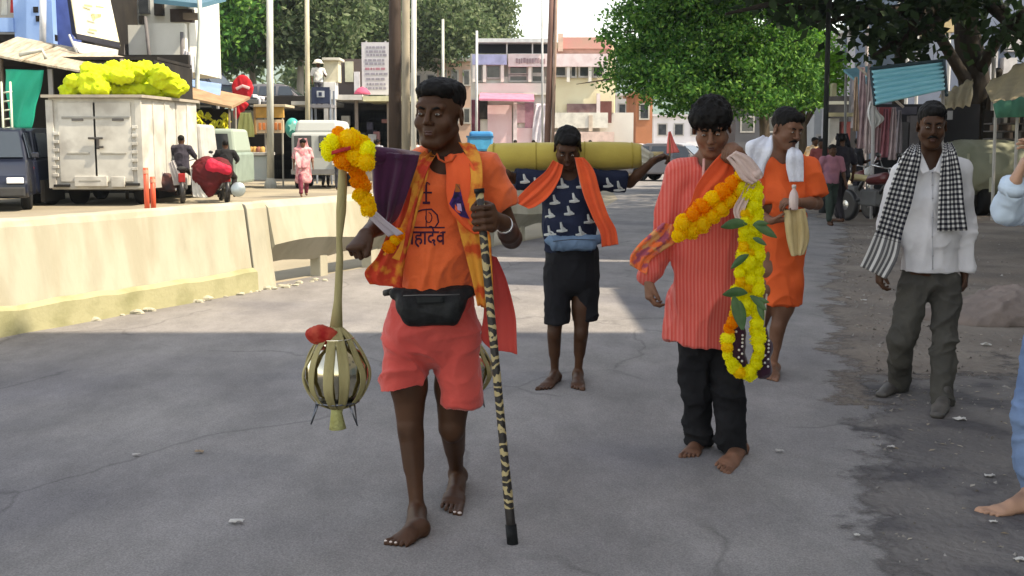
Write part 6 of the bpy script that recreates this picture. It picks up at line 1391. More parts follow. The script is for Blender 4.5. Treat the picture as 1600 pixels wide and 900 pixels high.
        for (dx,dz,q) in ((-.60,1.26,.026),(-.40,1.32,.029),(-.20,1.26,.027),(-.48,1.12,.025),(-.25,1.12,.026)): Fq.add(Ell(c+Vector((Rr*dx,-.03,Rr*dz)), (q*k*1.15,q*k,q*k*.8)), .012)
        skin('red_bundle', Fq.mesh(), RC, o, folds(.005, (20,20,20), 3))
        return o
    pot(P(526,583,3.9), P(536,236,3.86), 1.0, 'steel pot bound in olive bands with red bundle hanging left of the man in front')
    pot(P(733,577,5.15), b, .92, 'smaller looking steel pot hanging behind the walking stick, half hidden by coral shorts')
kavad()
# ---- 2: the boy with the yellow roll across his shoulders
ORG_SCARF = mat('orange scarf', (.80,.115,.035), .85, (.66,.085,.03), 6, bump=.25, bscale=50, sheen=.2)
def person_boy():
    root = thing('person', 'barefoot boy in navy printed t-shirt and black knee shorts carrying the yellow roll', 'person', tuple(G(885,604)))
    y = 6.85
    H = Head(P(887,231,y-.07), yaw=R(-4), pitch=R(32), k=.97)
    neck = P(888,262,y); be = P(889,350,y); pe = P(893,410,y)
    shL, shR = P(853,284,y), P(926,282,y); elL, wrL = P(800,279,y-.02), P(772,262,y-.14)
    elR, wrR = P(984,285,y+.02), P(1020,252,y-.10)
    F = Field(.006); H.into(F, neck, .047)
    torso(F, [P(888,280,y), P(889,310,y), be, pe], [(.11,.06),(.125,.08),(.115,.08),(.125,.09)])
    F.cap(neck, shL, .04, .042, .03); F.cap(neck, shR, .04, .042, .03)
    arm(F, shL, elL, wrL, .82); arm(F, shR, elR, wrR, .82)
    hipL, knL, anL = P(873,440,y), P(866,520,y-.02), P(867,588,y+.04)
    hipR, knR, anR = P(910,440,y), P(908,520,y-.04), P(903,584,y+.02)
    leg(F, hipL, knL, anL, .82); leg(F, hipR, knR, anR, .82)
    t1 = foot(F, anL, G(873,594), G(846,612), .92, side='l'); t2 = foot(F, anR, G(903,590), G(903,612), .92, side='r')
    hand(F, wrR, (.75,-.2,.35), (-.3,-.2,-.9), (-.2,-.9,.2), .92, curl=(45,60,45), thumb=40)
    hand(F, wrL, (-.8,-.3,.3), (.2,-.3,-.8), (.2,-.9,.2), .9, curl=(50,60,45))
    skin('body', F.mesh(), SK_DARK, root); H.features(root); hair_obj(H, root, 'short', .007, 3)
    NAVY = mat('navy tee', (.010,.014,.032), .85, (.018,.024,.05), 5, bump=.2, bscale=60)
    T = Field(.0075)
    torso(T, [P(888,282,y), P(889,310,y), be, P(893,402,y)], [(.14,.085),(.150,.105),(.150,.11),(.165,.12)])
    T.cap(P(888,272,y), shL, .05, .058, .03); T.cap(P(888,272,y), shR, .05, .058, .03)
    T.cap(shL, shL.lerp(elL,.9), .062, .066, .02); T.cap(shR, shR.lerp(elR,.85), .062, .068, .02)
    T.cut(Bite(shL.lerp(elL,.92), (elL-shL), .12), .006); T.cut(Bite(shR.lerp(elR,.90), (elR-shR), .12), .006); T.cut(Cap(P(888,240,y), P(888,268,y-.05), .055), .01); T.cut(Half(P(893,394,y), (0,0,-1)))
    tee = skin('tshirt', T.mesh(), NAVY, root, folds(.011, (7,7,6), 4)); bv = bvh_of(tee)
    # pale little motifs printed over the shirt
    PRT = paint((.50,.52,.50)); O = Vector((0,0,CAM_H))
    def dab(u, v, du, dv, wd):
        q = []
        for t in (0,.5,1):
            h = bv.ray_cast(O, (P(u+du*t, v+dv*t, y)-O).normalized())
            if h[0] is not None: q.append(h[0]+h[1]*.002)
        if len(q) == 3: MB().tube(q, [wd*.6,wd,wd*.5], 5, flat=.8).obj('print', PRT, root)
    for (u, v) in ((877,288),(906,288),(865,313),(895,310),(858,334),(887,330),(918,343),(876,356),(905,362),(857,362),(866,376),(930,325),(893,380),(835,286),(818,280),(948,286),(965,292)):
        s_ = rnd.uniform(.85,1.1); dab(u, v-9*s_, 3, 15*s_, .010); dab(u-6*s_, v+5, 17*s_, -1, .011); dab(u+3, v-1, 6*s_, 5, .006)
    B = Field(.0075)
    torso(B, [P(893,396,y), P(893,430,y)], [(.158,.125),(.165,.13)])
    B.add(ECap(P(872,430,y), P(870,503,y-.03), (.083,.095), (.078,.09)), .03); B.add(ECap(P(914,430,y), P(914,500,y+.02), (.083,.095), (.078,.09)), .010)
    B.cut(Half(P(890,503,y), (.05,0,-1)))
    skin('shorts', B.mesh(), mat('black shorts', (.010,.010,.012), .9, (.015,.015,.018), 6, bump=.3, bscale=60), root, folds(.006, (8,8,9), 6))
    bt = bvh_of(tee); m_ = ORG_SCARF
    def rows(l, Y): return [(P(a[0],a[1],a[4] if len(a) > 4 else Y), P(a[2],a[3],a[4] if len(a) > 4 else Y)) for a in l]
    ribbon('scarf', m_, root, rows([(864,250,880,258),(852,268,874,280),(833,284,858,306),(812,305,838,322),(804,316,826,326)], y-.14), bvh=bt, fold=.010, nf=2, lift=.025, seed=1)
    ribbon('scarf', m_, root, rows([(898,246,912,246),(903,270,928,266),(912,305,938,300),(926,340,950,335),(938,365,962,358),(940,386,966,382)], y-.14), bvh=bt, fold=.010, nf=2, lift=.025, seed=2)
    p = thing('waist_pouch', 'faded blue waist pouch worn by the boy in the navy shirt', 'pouch', tuple(P(897,384,y-.16)))
    DEN = mat('faded blue cloth', (.13,.20,.29), .85, (.08,.13,.20), 9, bump=.4, bscale=50)
    Fp = Field(.007); Fp.add(ECap(P(868,384,y-.135), P(924,382,y-.135), (.036,.03), (.036,.03), (0,0,1)), .03); Fp.add(ECap(P(858,376,y-.10), P(936,374,y-.10), (.026,.03), (.03,.03), (0,0,1)), .03)
    skin('pouch_body', Fp.mesh(), DEN, p, folds(.006, (18,18,14), 2))
    MB().tube([P(864,377,y-.165), P(895,374,y-.178), P(930,375,y-.165)], .003, 5).obj('zip', paint((.05,.06,.08)), p, True)
    # the roll
    r = thing('yellow_roll', 'long yellow cloth-wrapped roll carried across the shoulders of the boy', 'roll', tuple(P(887,240,y+.05)))
    YC = mat('dull yellow cloth', (.46,.36,.075), .8, (.38,.29,.06), 4, bump=.3, bscale=30, sheen=.2)
    a, b = P(766,246,y+.09), P(1003,243,y+.05); d = (b-a)
    MB().tube([a-d*.02, a, a+d*.04, a+d*.25, a+d*.5, a+d*.75, a+d*.9, a+d*.97, b, b+d*.012], [.05,.078,.085,.086,.084,.086,.080,.073,.066,.035], 20).obj('cloth_wrap', YC, r, True)
    MB().tube([b, b+d*.14], .022, 10).obj('pole', mat('bamboo', (.42,.33,.16), .6), r, True)
    ribbon('cloth_end', paint((.55,.52,.42)), r, [(P(1002,228,y-.02), P(1003,258,y-.02)), (P(1014,236,y-.03), P(1013,262,y-.02)), (P(1022,240,y-.02), P(1000,272,y-.02))], fold=.01)
    for t in (.02,.30,.62,.93): MB().tube([a+d*t, a+d*(t+.008)], .0885 if t < .9 else .080, 18).obj('binding', mat('yellow binding', (.34,.26,.05), .8), r, True)
    # small pennant by his hand
    f = thing('pennant', 'small pink and orange pennant standing beside the hand on the yellow roll', 'flag', tuple(P(1047,246,y)))
    MB().tube([P(1046,262,y), P(1047,205,y)], .004, 6).obj('staff', paint((.3,.2,.1)), f, True)
    ribbon('cloth', mat('pink pennant', (.72,.16,.14), .8), f, [(P(1045,206,y), P(1048,206,y)), (P(1043,222,y), P(1054,222,y)), (P(1042,240,y), P(1062,238,y))], fold=.01)
person_boy()

# ---- 3: kurta
def person_kurta():
    root = thing('person', 'young man with mop of black hair in long coral striped kurta and black trousers', 'person', tuple(G(1105,718)))
    y = 5.25
    H = Head(P(1112,199,y-.07), yaw=R(-12), pitch=R(24), roll=R(-3), k=1.02, wide=.98)
    neck = P(1112,246,y); pe = P(1105,470,y)
    shL, shR = P(1062,275,y), P(1158,276,y+.02)
    elL, wrL = P(1036,375,y+.02), P(1013,436,y-.10); elR, wrR = P(1176,312,y-.16), P(1156,262,y-.26)
    F = Field(.005); H.into(F, neck, .053, chin=.9)
    torso(F, [P(1112,268,y), P(1112,320,y), P(1108,400,y), pe], [(.12,.07),(.13,.09),(.12,.09),(.13,.1)])
    F.cap(neck, shL, .045, .05, .03); F.cap(neck, shR, .045, .05, .03); arm(F, shL, elL, wrL, .9); arm(F, shR, elR, wrR, .9)
    hipL, knL, anL = P(1082,520,y), P(1090,610,y+.03), P(1092,690,y+.12); hipR, knR, anR = P(1130,520,y), P(1136,612,y-.04), P(1148,702,y-.01)
    leg(F, hipL, knL, anL, .78); leg(F, hipR, knR, anR, .78)
    foot(F, anL, P(1094,700,5.40), G(1074,718), .95, side='l')
    foot(F, P(1148,704,5.22), P(1160,706,5.27), G(1124,741), .98, up=(0,-.6,.8), side='r')
    hand(F, wrL, (.05,-.15,-1), (.8,.2,.1), (.2,-1,0), 1.02, curl=(28,35,30), thumb=25)
    grip(F, P(1146,244,y-.20), (.35,-.85,-.15), (-.2,0,.8), wrR, .02, 1.0)
    skin('body', F.mesh(), SK_MID, root); H.features(root); hair_obj(H, root, 'mop', .006, 5)
    KUR = mat('coral striped kurta', (.62,.12,.095), .88, bump=.25, bscale=60, sheen=.15); stripes(KUR, 0, 66, ((.60,.08,.06),(.66,.16,.13)), .62, soft=.25)
    T = Field(.007)
    torso(T, [P(1112,270,y), P(1112,320,y), P(1106,400,y), P(1102,470,y), P(1096,548,y)], [(.150,.09),(.160,.115),(.160,.12),(.168,.13),(.175,.145)])
    T.cap(P(1112,258,y), shL, .055, .062, .03); T.cap(P(1112,258,y), shR, .055, .062, .03)
    T.cap(shL, elL, .066, .058, .02); T.cap(elL, elL.lerp(wrL,.86), .058, .052, .015); T.cap(shR, elR, .064, .054, .02); T.cap(elR, elR.lerp(wrR,.6), .054, .044, .015)
    T.cut(Half(P(1090,536,y), (-.12,0,-1))); T.cut(Cap(P(1112,215,y-.02), P(1110,250,y-.055), .062), .01)
    T.cut(Cap(P(1108,252,y-.13), P(1104,300,y-.14), .022, .010), .006)
    kur = skin('kurta', T.mesh(), KUR, root, folds(.018, (6,6,2.6), 9, .25)); bv = bvh_of(kur)
    MB().tube([P(1100,248,y-.12), P(1099,275,y-.135), P(1101,300,y-.135)], .006, 6).obj('placket', mat('pale pink trim', (.62,.32,.28), .8), root, True)
    B = Field(.0075); BK = mat('black trousers', (.010,.010,.012), .9, (.016,.016,.018), 6, bump=.3, bscale=60)
    torso(B, [P(1106,500,y), P(1106,525,y)], [(.14,.11),(.145,.11)])
    B.add(ECap(P(1084,530,y), P(1089,615,y+.02), (.072,.08), (.064,.072)), .03); B.add(ECap(P(1089,615,y+.02), P(1092,706,y+.11), (.064,.072), (.062,.072)), .02)
    B.add(ECap(P(1130,530,y), P(1136,615,y-.05), (.074,.08), (.066,.074)), .012); B.add(ECap(P(1136,615,y-.05), P(1144,712,y-.02), (.068,.076), (.064,.074)), .012)
    B.cut(Half(P(1115,700,y), (-.05,0,-1)))
    skin('trousers', B.mesh(), BK, root, folds(.016, (7,7,7), 7))
    m_ = ORG_SCARF
    def rows(l, Y): return [(P(a[0],a[1],a[4] if len(a) > 4 else Y), P(a[2],a[3],a[4] if len(a) > 4 else Y)) for a in l]
    ribbon('scarf', m_, root, rows([(1132,234,1146,262),(1110,258,1144,290),(1088,290,1120,310),(1078,318,1108,330),(1060,340,1086,352)], y-.16), bvh=bv, fold=.008, nf=2, lift=.02, seed=1)
    PRN = mat('printed scarf', (.78,.16,.05), .85, (.62,.30,.12), 20, .5, .6, bump=.25, bscale=60, col3=(.35,.08,.12), scale3=26)
    ribbon('scarf', PRN, root, rows([(1036,348,1058,352),(1020,362,1056,378),(1000,380,1036,392),(986,398,1016,408),(984,414,1008,428)], y-.12), bvh=bv, fold=.010, nf=2, lift=.022, seed=2)
    MB().lathe([(.026,-.008),(.030,-.008),(.030,.008),(.026,.008)], wrL+Vector((0,0,.012)), 14, axis=wrL-elL).obj('bangle', mat('steel', (.6,.6,.62), .25, metal=1), root, True)
    SND = mat('tan sole', (.26,.14,.075), .7, (.17,.09,.05), 12)
    # the garland pole on his left shoulder
    k = thing('garland_pole', 'pole end wrapped in pinkish white cloth on the shoulder of the kurta man', 'pole', tuple(P(1150,246,y-.2)))
    pa, pb = P(1135,238,y+.25), P(1182,272,y-.46)
    MB().tube([pa, pb], .016, 10).obj('pole', mat('bamboo', (.40,.28,.13), .6), k, True)
    WH = mat('pinkish white cloth', (.62,.47,.42), .85, (.50,.36,.32), 9, bump=.4, bscale=40)
    MB().tube([pa.lerp(pb,.62), pa.lerp(pb,.75), pa.lerp(pb,.92), pb, pb+(pb-pa)*.02], [.020,.024,.022,.022,.012], 14).obj('cloth_wrap', WH, k, True)
    MB().tube([pa.lerp(pb,.50), pa.lerp(pb,.56)], .028, 10).obj('binding', paint((.30,.03,.03)), k, True)
    ribbon('cloth_end', WH, k, rows([(1136,246,1150,236),(1148,262,1172,246),(1160,280,1188,266),(1176,288,1192,276)], y-.46), fold=.010, nf=2.5, seed=8, thick=.01)
    ribbon('cloth_end', WH, k, rows([(1168,278,1184,280),(1160,300,1172,306),(1146,326,1162,332),(1150,345,1166,345)], y-.40), fold=.008, nf=2, seed=3)
    g1 = thing('marigold_garland', 'short looped garland of orange marigolds across the coral kurta', 'garland', tuple(pb))
    yg = 4.88
    for l in ([(1160,276),(1140,292),(1118,306),(1098,322),(1080,338),(1064,350),(1058,362)], [(1062,366),(1080,360),(1098,350),(1116,336),(1132,322),(1150,306),(1160,296)], [(1066,350),(1084,350),(1096,338)]):
        for i, q in enumerate(along([P(u,v,yg) for u, v in l], .052)): flower(q+Vector((0,rnd.uniform(-.01,.01),0)), .039, MARI_O if (l[0][0] == 1160 and i % 3) else MARI_Y, g1)
    # the long yellow garland
    g2 = thing('flower_garland', 'long bright yellow garland with mango leaves hanging down beside the kurta', 'garland', tuple(pb))
    L1 = [(1162,280),(1164,310),(1163,345),(1164,380),(1158,420),(1152,460),(1146,490),(1138,515),(1134,545),(1140,568),(1156,582),(1172,586)]
    L2 = [(1176,280),(1182,310),(1183,350),(1184,390),(1186,430),(1184,470),(1182,505),(1184,540),(1180,570),(1172,584)]
    L3 = [(1170,290),(1174,340),(1172,390),(1170,430),(1166,470),(1160,500)]
    for l, r_ in ((L1,.031),(L2,.034),(L3,.033)):
        for i, q in enumerate(along([P(u,v,yg-.02) for u, v in l], .036)):
            c = MARI_L if (i % 4 or l is L2) else MARI_Y
            flower(q+Vector((rnd.uniform(-.008,.008), rnd.uniform(-.02,.02), 0)), r_*rnd.uniform(.8,1.1), MARI_O if (l is L1 and i in (17,18)) else c, g2)
    for (u, v, du, dv, L) in ((1168,350,-42,-6,.115),(1178,352,36,10,.10),(1176,352,22,-8,.07),(1170,398,-28,14,.085),(1176,372,24,6,.06),(1168,458,-40,-8,.11),(1172,462,20,12,.08),(1176,470,26,-4,.07),(1156,470,6,36,.10),(1146,462,14,44,.12),(1184,470,10,26,.07)):
        a = P(u,v,yg-.06); b_ = P(u+du,v+dv,yg-.07); leaf(a, b_-a, L, L*.20, g2)
    # velvet bags with beads
    VEL = mat('dark velvet', (.030,.008,.022), .75, (.05,.012,.03), 8, bump=.4, bscale=40, sheen=.3); BEAD = mat('bead', (.65,.62,.62), .25)
    for (pts, lab) in (([(1144,512),(1160,508),(1164,576),(1150,572),(1139,548)], 'small dark velvet bag with white beads inside the loop of the yellow garland'), ([(1186,508),(1192,512),(1202,540),(1200,588),(1188,592),(1183,570)], 'small dark velvet bag with white beads right of the yellow garland')):
        b_ = thing('velvet_bag', lab, 'bag', tuple(P(pts[0][0], pts[0][1], yg+.06)))
        Fv = Field(.006); c = [P(u,v,yg+.05) for u, v in pts]; m0 = sum(c, Vector())/len(c)
        for q in c: Fv.add(Ell(q.lerp(m0,.30), (.022,.030,.034)), .02)
        Fv.add(Ell(m0, (.034,.042,.075)), .02); skin('bag_body', Fv.mesh(), VEL, b_, folds(.004, (22,22,12), 4))
        MB().tube([m0+Vector((0,0,.10)), m0+Vector((.01,0,.26))], .004, 6).obj('cord', paint((.5,.45,.42)), b_, True)
        rg = random.Random(5)
        for i in range(9):
            q = m0+Vector((rg.choice((-.014,.0,.014)), -.047, -.05+.016*i)); MB().blob(q, (.0055,)*3, 8, 6).obj('bead', BEAD, b_, True)
person_kurta()

# ---- 5: orange tunic with white towel
def person_towel():
    root = thing('person', 'man with moustache in orange tunic and white towel behind the yellow garland', 'person', tuple(G(1205,592)))
    y = 7.1
    H = Head(P(1229,202,y-.05), yaw=R(28), pitch=R(16), roll=R(4), k=1.04, wide=.96)
    neck = P(1222,242,y); shL, shR = P(1180,262,y), P(1262,264,y)
    elL, wrL = P(1176,330,y-.05), P(1205,345,y-.22); elR, wrR = P(1276,318,y-.02), P(1246,316,y-.26)
    F = Field(.0065); H.into(F, neck, .055)
    torso(F, [P(1221,260,y), P(1221,310,y), P(1220,380,y), P(1218,420,y)], [(.12,.07),(.14,.09),(.13,.1),(.13,.1)])
    F.cap(neck, shL, .045, .05, .03); F.cap(neck, shR, .045, .05, .03); arm(F, shL, elL, wrL, .95); arm(F, shR, elR, wrR, 1.0)
    hipL, knL, anL = P(1200,450,y), P(1186,510,y+.1), P(1182,565,y+.35); hipR, knR, anR = P(1232,450,y), P(1216,510,y-.02), P(1207,574,y)
    leg(F, hipL, knL, anL, .92); leg(F, hipR, knR, anR, .92)
    foot(F, anL, P(1184,572,y+.38), G(1176,588), 1.0, side='l'); foot(F, anR, G(1212,580), G(1204,597), 1.0, side='r')
    hand(F, wrR, (-.8,-.4,.1), (0,.3,-.8), (-.2,-.6,.6), 1.0, curl=(30,40,30)); hand(F, wrL, (.7,-.3,.1), (0,.2,1), (0,-.8,.2), 1.0, curl=(40,50,40))
    skin('body', F.mesh(), SK_MID, root); H.features(root, moustache=True); hair_obj(H, root, 'short', .007, 6)
    TUN = mat('orange tunic', (.80,.13,.035), .85, (.68,.10,.028), 5, bump=.25, bscale=50)
    T = Field(.008)
    torso(T, [P(1221,264,y), P(1221,310,y), P(1222,380,y), P(1221,440,y), P(1220,490,y)], [(.145,.09),(.155,.115),(.138,.115),(.125,.11),(.118,.105)])
    T.cap(P(1222,256,y), shL, .052, .062, .03); T.cap(P(1222,256,y), shR, .052, .062, .03)
    T.cap(shL, shL.lerp(elL,.75), .072, .07, .02); T.cap(shR, shR.lerp(elR,.75), .072, .07, .02)
    T.cut(Bite(shL.lerp(elL,.78), (elL-shL), .13), .006); T.cut(Bite(shR.lerp(elR,.78), (elR-shR), .13), .006); T.cut(Half(P(1220,474,y), (0,0,-1))); T.cut(Cap(P(1224,215,y), P(1224,244,y-.06), .058), .01)
    tun = skin('tunic', T.mesh(), TUN, root, folds(.018, (6,6,4), 3)); bv = bvh_of(tun)
    TOW = mat('white towel', (.74,.75,.80), .9, (.60,.62,.70), 9, bump=.5, bscale=90)
    def rows(l, Y=y-.16): return [(P(a[0],a[1],a[4] if len(a) > 4 else Y), P(a[2],a[3],a[4] if len(a) > 4 else Y)) for a in l]
    ribbon('towel', TOW, root, rows([(1188,214,1206,214,y-.05),(1168,222,1206,236),(1166,240,1196,258),(1174,262,1192,276)]), bvh=bv, fold=.010, nf=1.5, lift=.025, thick=.008)
    ribbon('towel', TOW, root, rows([(1234,226,1244,230,y-.06),(1229,242,1254,240),(1229,262,1256,262),(1234,284,1256,284)]), bvh=bv, fold=.008, nf=1, lift=.025, thick=.008)
    b_ = thing('cloth_bundle', 'cream cloth bundle hanging from the forearm of the man with the white towel', 'bundle', tuple(P(1246,350,y-.28)))
    ribbon('cloth', mat('cream cloth', (.60,.47,.25), .9, (.50,.38,.18), 6, bump=.3, bscale=40), b_, rows([(1226,328,1258,326),(1228,350,1262,346),(1232,378,1264,374),(1238,400,1256,398)], y-.30), fold=.02, nf=2, thick=.01)
    m_ = thing('water_bottle', 'small clear bottle held upright by the man with the white towel', 'bottle', tuple(P(1240,310,y-.30)))
    c = P(1240,312,y-.33); MB().lathe([(.016,-.06),(.027,-.06),(.028,-.05),(.028,.02),(.022,.042),(.011,.06),(.011,.07),(.008,.07)], c, 14).obj('bottle_body', mat('bottle', (.55,.42,.38), .2, spec=.6), m_, True)
    MB().lathe([(.013,.068),(.013,.086),(.008,.088)], c, 12).obj('lid', paint((.6,.55,.5)), m_, True)
person_towel()

# ---- 4: white shirt, checked cloth
def person_checked():
    root = thing('person', 'man with moustache in white shirt and grey trousers with checked cloth round his neck', 'person', tuple(G(1430,634)))
    y = 6.42
    H = Head(P(1456,196,y-.06), yaw=R(-14), pitch=R(10), k=1.03, wide=.92)
    neck = P(1456,246,y); shL, shR = P(1408,270,y), P(1498,266,y)
    elL, wrL = P(1388,350,y+.05), P(1374,418,y-.05); elR, wrR = P(1512,350,y+.06), P(1507,424,y-.02)
    F = Field(.006); H.into(F, neck, .050, chin=.9)
    torso(F, [P(1455,270,y), P(1455,310,y), P(1452,370,y), P(1450,420,y)], [(.12,.07),(.13,.09),(.12,.09),(.12,.09)])
    F.cap(neck, shL, .042, .048, .03); F.cap(neck, shR, .042, .048, .03); arm(F, shL, elL, wrL, .9); arm(F, shR, elR, wrR, .9)
    hand(F, wrL, (.0,-.1,-1), (1,.1,0), (.1,-1,0), 1.0, curl=(25,35,30)); hand(F, wrR, (0,-.1,-1), (-1,.1,0), (-.1,-1,0), 1.0, curl=(35,45,40))
    hipL, knL, anL = P(1432,440,y), P(1408,528,y-.04), P(1404,598,y+.18); hipR, knR, anR = P(1474,440,y), P(1478,528,y-.10), P(1472,630,y-.22)
    leg(F, hipL, knL, anL, .85); leg(F, hipR, knR, anR, .85)
    skin('body', F.mesh(), SK_DARK, root); H.features(root, moustache=True); hair_obj(H, root, 'short', .007, 8)
    SH = mat('white shirt', (.64,.62,.62), .85, (.54,.53,.54), 5, bump=.25, bscale=50)
    T = Field(.0075)
    torso(T, [P(1455,272,y), P(1455,310,y), P(1454,370,y), P(1452,440,y)], [(.138,.085),(.150,.112),(.155,.118),(.165,.126)])
    T.cap(P(1456,264,y), shL, .052, .060, .03); T.cap(P(1456,264,y), shR, .052, .060, .03)
    for a, b, c in ((shL, elL, wrL), (shR, elR, wrR)): T.cap(a, b, .062, .056, .02); T.cap(b, b.lerp(c,.95), .058, .048, .015)
    T.cut(Half(P(1452,424,y), (.0,0,-1))); T.cut(Cap(P(1456,222,y-.02), P(1455,246,y-.06), .060), .01); T.cut(Cap(P(1456,244,y-.13), P(1456,262,y-.15), .04, .012), .008)
    sh = skin('shirt', T.mesh(), SH, root, folds(.014, (6,6,4), 12, .3)); bv = bvh_of(sh)
    for q in (-1,1): ribbon('collar', SH, root, [(P(1456+q*19,232,y-.06), P(1456+q*27,240,y-.04)), (P(1456+q*12,248,y-.12), P(1456+q*24,256,y-.12)), (P(1456+q*3,268,y-.15), P(1456+q*14,272,y-.15))], fold=.001, bvh=bv, lift=.012, thick=.005, nu=6)
    rg = random.Random(2); O = Vector((0,0,CAM_H))
    seam = []
    for v in (270,290,310,340,370,400,420):
        h = bv.ray_cast(O, (P(1457,v,y)-O).normalized())
        if h[0] is not None: seam.append(h[0]+h[1]*.002); MB().blob(h[0]+h[1]*.004, (.005,.003,.005), 8, 6).obj('button', paint((.35,.34,.35)), root, True)
    MB().tube(seam, .0035, 5).obj('placket', paint((.45,.44,.46)), root, True)
    TR = mat('grey brown trousers', (.078,.073,.062), .9, (.055,.052,.046), 5, bump=.3, bscale=60)
    B = Field(.0075)
    torso(B, [P(1452,428,y), P(1453,442,y)], [(.140,.095),(.150,.10)])
    B.add(ECap(P(1430,445,y), P(1408,530,y-.04), (.084,.088), (.064,.068)), .03); B.add(ECap(P(1408,530,y-.04), P(1403,602,y+.16), (.064,.068), (.054,.060)), .02)
    B.add(ECap(P(1474,445,y), P(1476,530,y-.10), (.084,.088), (.066,.068)), .02); B.add(ECap(P(1476,530,y-.10), P(1470,630,y-.20), (.066,.068), (.056,.062)), .02)
    skin('trousers', B.mesh(), TR, root, folds(.017, (7,7,7), 3))
    SHOE = mat('scuffed dark shoe', (.045,.04,.036), .55, (.09,.08,.07), 14)
    for he, to in ((G(1404,606), G(1378,622)), (G(1474,636), G(1464,655))):
        d = (to-he).normalized(); he = he-d*.03; to = to+d*.03; Fs = Field(.006); Z = Vector((0,0,1))
        Fs.add(ECap(he+Z*.035, he.lerp(to,.55)+Z*.03, (.036,.034), (.042,.028), d.cross(Z)), .02); Fs.add(ECap(he.lerp(to,.5)+Z*.028, to-d*.02+Z*.022, (.044,.026), (.036,.020), d.cross(Z)), .02)
        Fs.cap(he+Z*.05, he+Z*.085, .040, .038, .02); Fs.cut(Half(he, (0,0,-1)))
        skin('shoe', Fs.mesh(), SHOE, root)
    CHK = mat('black and white checked cloth', (.6,.6,.6), .9, bump=.2, bscale=80)
    N, L = nt(CHK); b = N['Principled BSDF']; uvn = N.new('ShaderNodeTexCoord'); sx = N.new('ShaderNodeSeparateXYZ'); L.new(uvn.outputs['UV'], sx.inputs[0]); lines = []
    for ax, f, wdt in ((0, 6.0, .55), (1, 36.0, .5)):
        mu = N.new('ShaderNodeMath'); mu.operation = 'MULTIPLY'; mu.inputs[1].default_value = f; L.new(sx.outputs[ax], mu.inputs[0])
        fr = N.new('ShaderNodeMath'); fr.operation = 'FRACT'; L.new(mu.outputs[0], fr.inputs[0]); gt = N.new('ShaderNodeMath'); gt.operation = 'GREATER_THAN'; gt.inputs[1].default_value = 1-wdt; L.new(fr.outputs[0], gt.inputs[0]); lines.append(gt)
    lt = N.new('ShaderNodeMath'); lt.operation = 'LESS_THAN'; lt.inputs[1].default_value = .60; L.new(sx.outputs[1], lt.inputs[0])
    cm = N.new('ShaderNodeMath'); cm.operation = 'MULTIPLY'; L.new(lines[1].outputs[0], cm.inputs[0]); L.new(lt.outputs[0], cm.inputs[1])
    ad = N.new('ShaderNodeMath'); ad.operation = 'ADD'; L.new(lines[0].outputs[0], ad.inputs[0]); L.new(cm.outputs[0], ad.inputs[1])
    hf = N.new('ShaderNodeMath'); hf.operation = 'MULTIPLY'; hf.inputs[1].default_value = .5; L.new(ad.outputs[0], hf.inputs[0])
    cr = N.new('ShaderNodeValToRGB'); cr.color_ramp.elements[0].color = (.60,.585,.56,1); cr.color_ramp.elements[1].color = (.012,.012,.02,1); cr.color_ramp.elements[1].position = .62
    L.new(hf.outputs[0], cr.inputs[0]); L.new(cr.outputs[0], b.inputs['Base Color'])
    def rows(l, Y=y-.15): return [(P(a[0],a[1],a[4] if len(a) > 4 else Y), P(a[2],a[3],a[4] if len(a) > 4 else Y)) for a in l]
    ribbon('checked_cloth', CHK, root, rows([(1424,226,1438,226,y-.05),(1412,240,1440,244),(1398,270,1434,276),(1384,310,1424,318),(1372,350,1410,362),(1356,390,1402,402),(1344,416,1384,436)]), bvh=bv, fold=.010, nf=2, lift=.03, seed=2)
    ribbon('checked_cloth', CHK, root, rows([(1474,224,1486,224,y-.05),(1472,245,1494,240),(1468,280,1502,276),(1466,320,1506,318),(1464,362,1512,360)]), bvh=bv, fold=.010, nf=2, lift=.03, seed=4, uvs=(1,1.05))
person_checked()

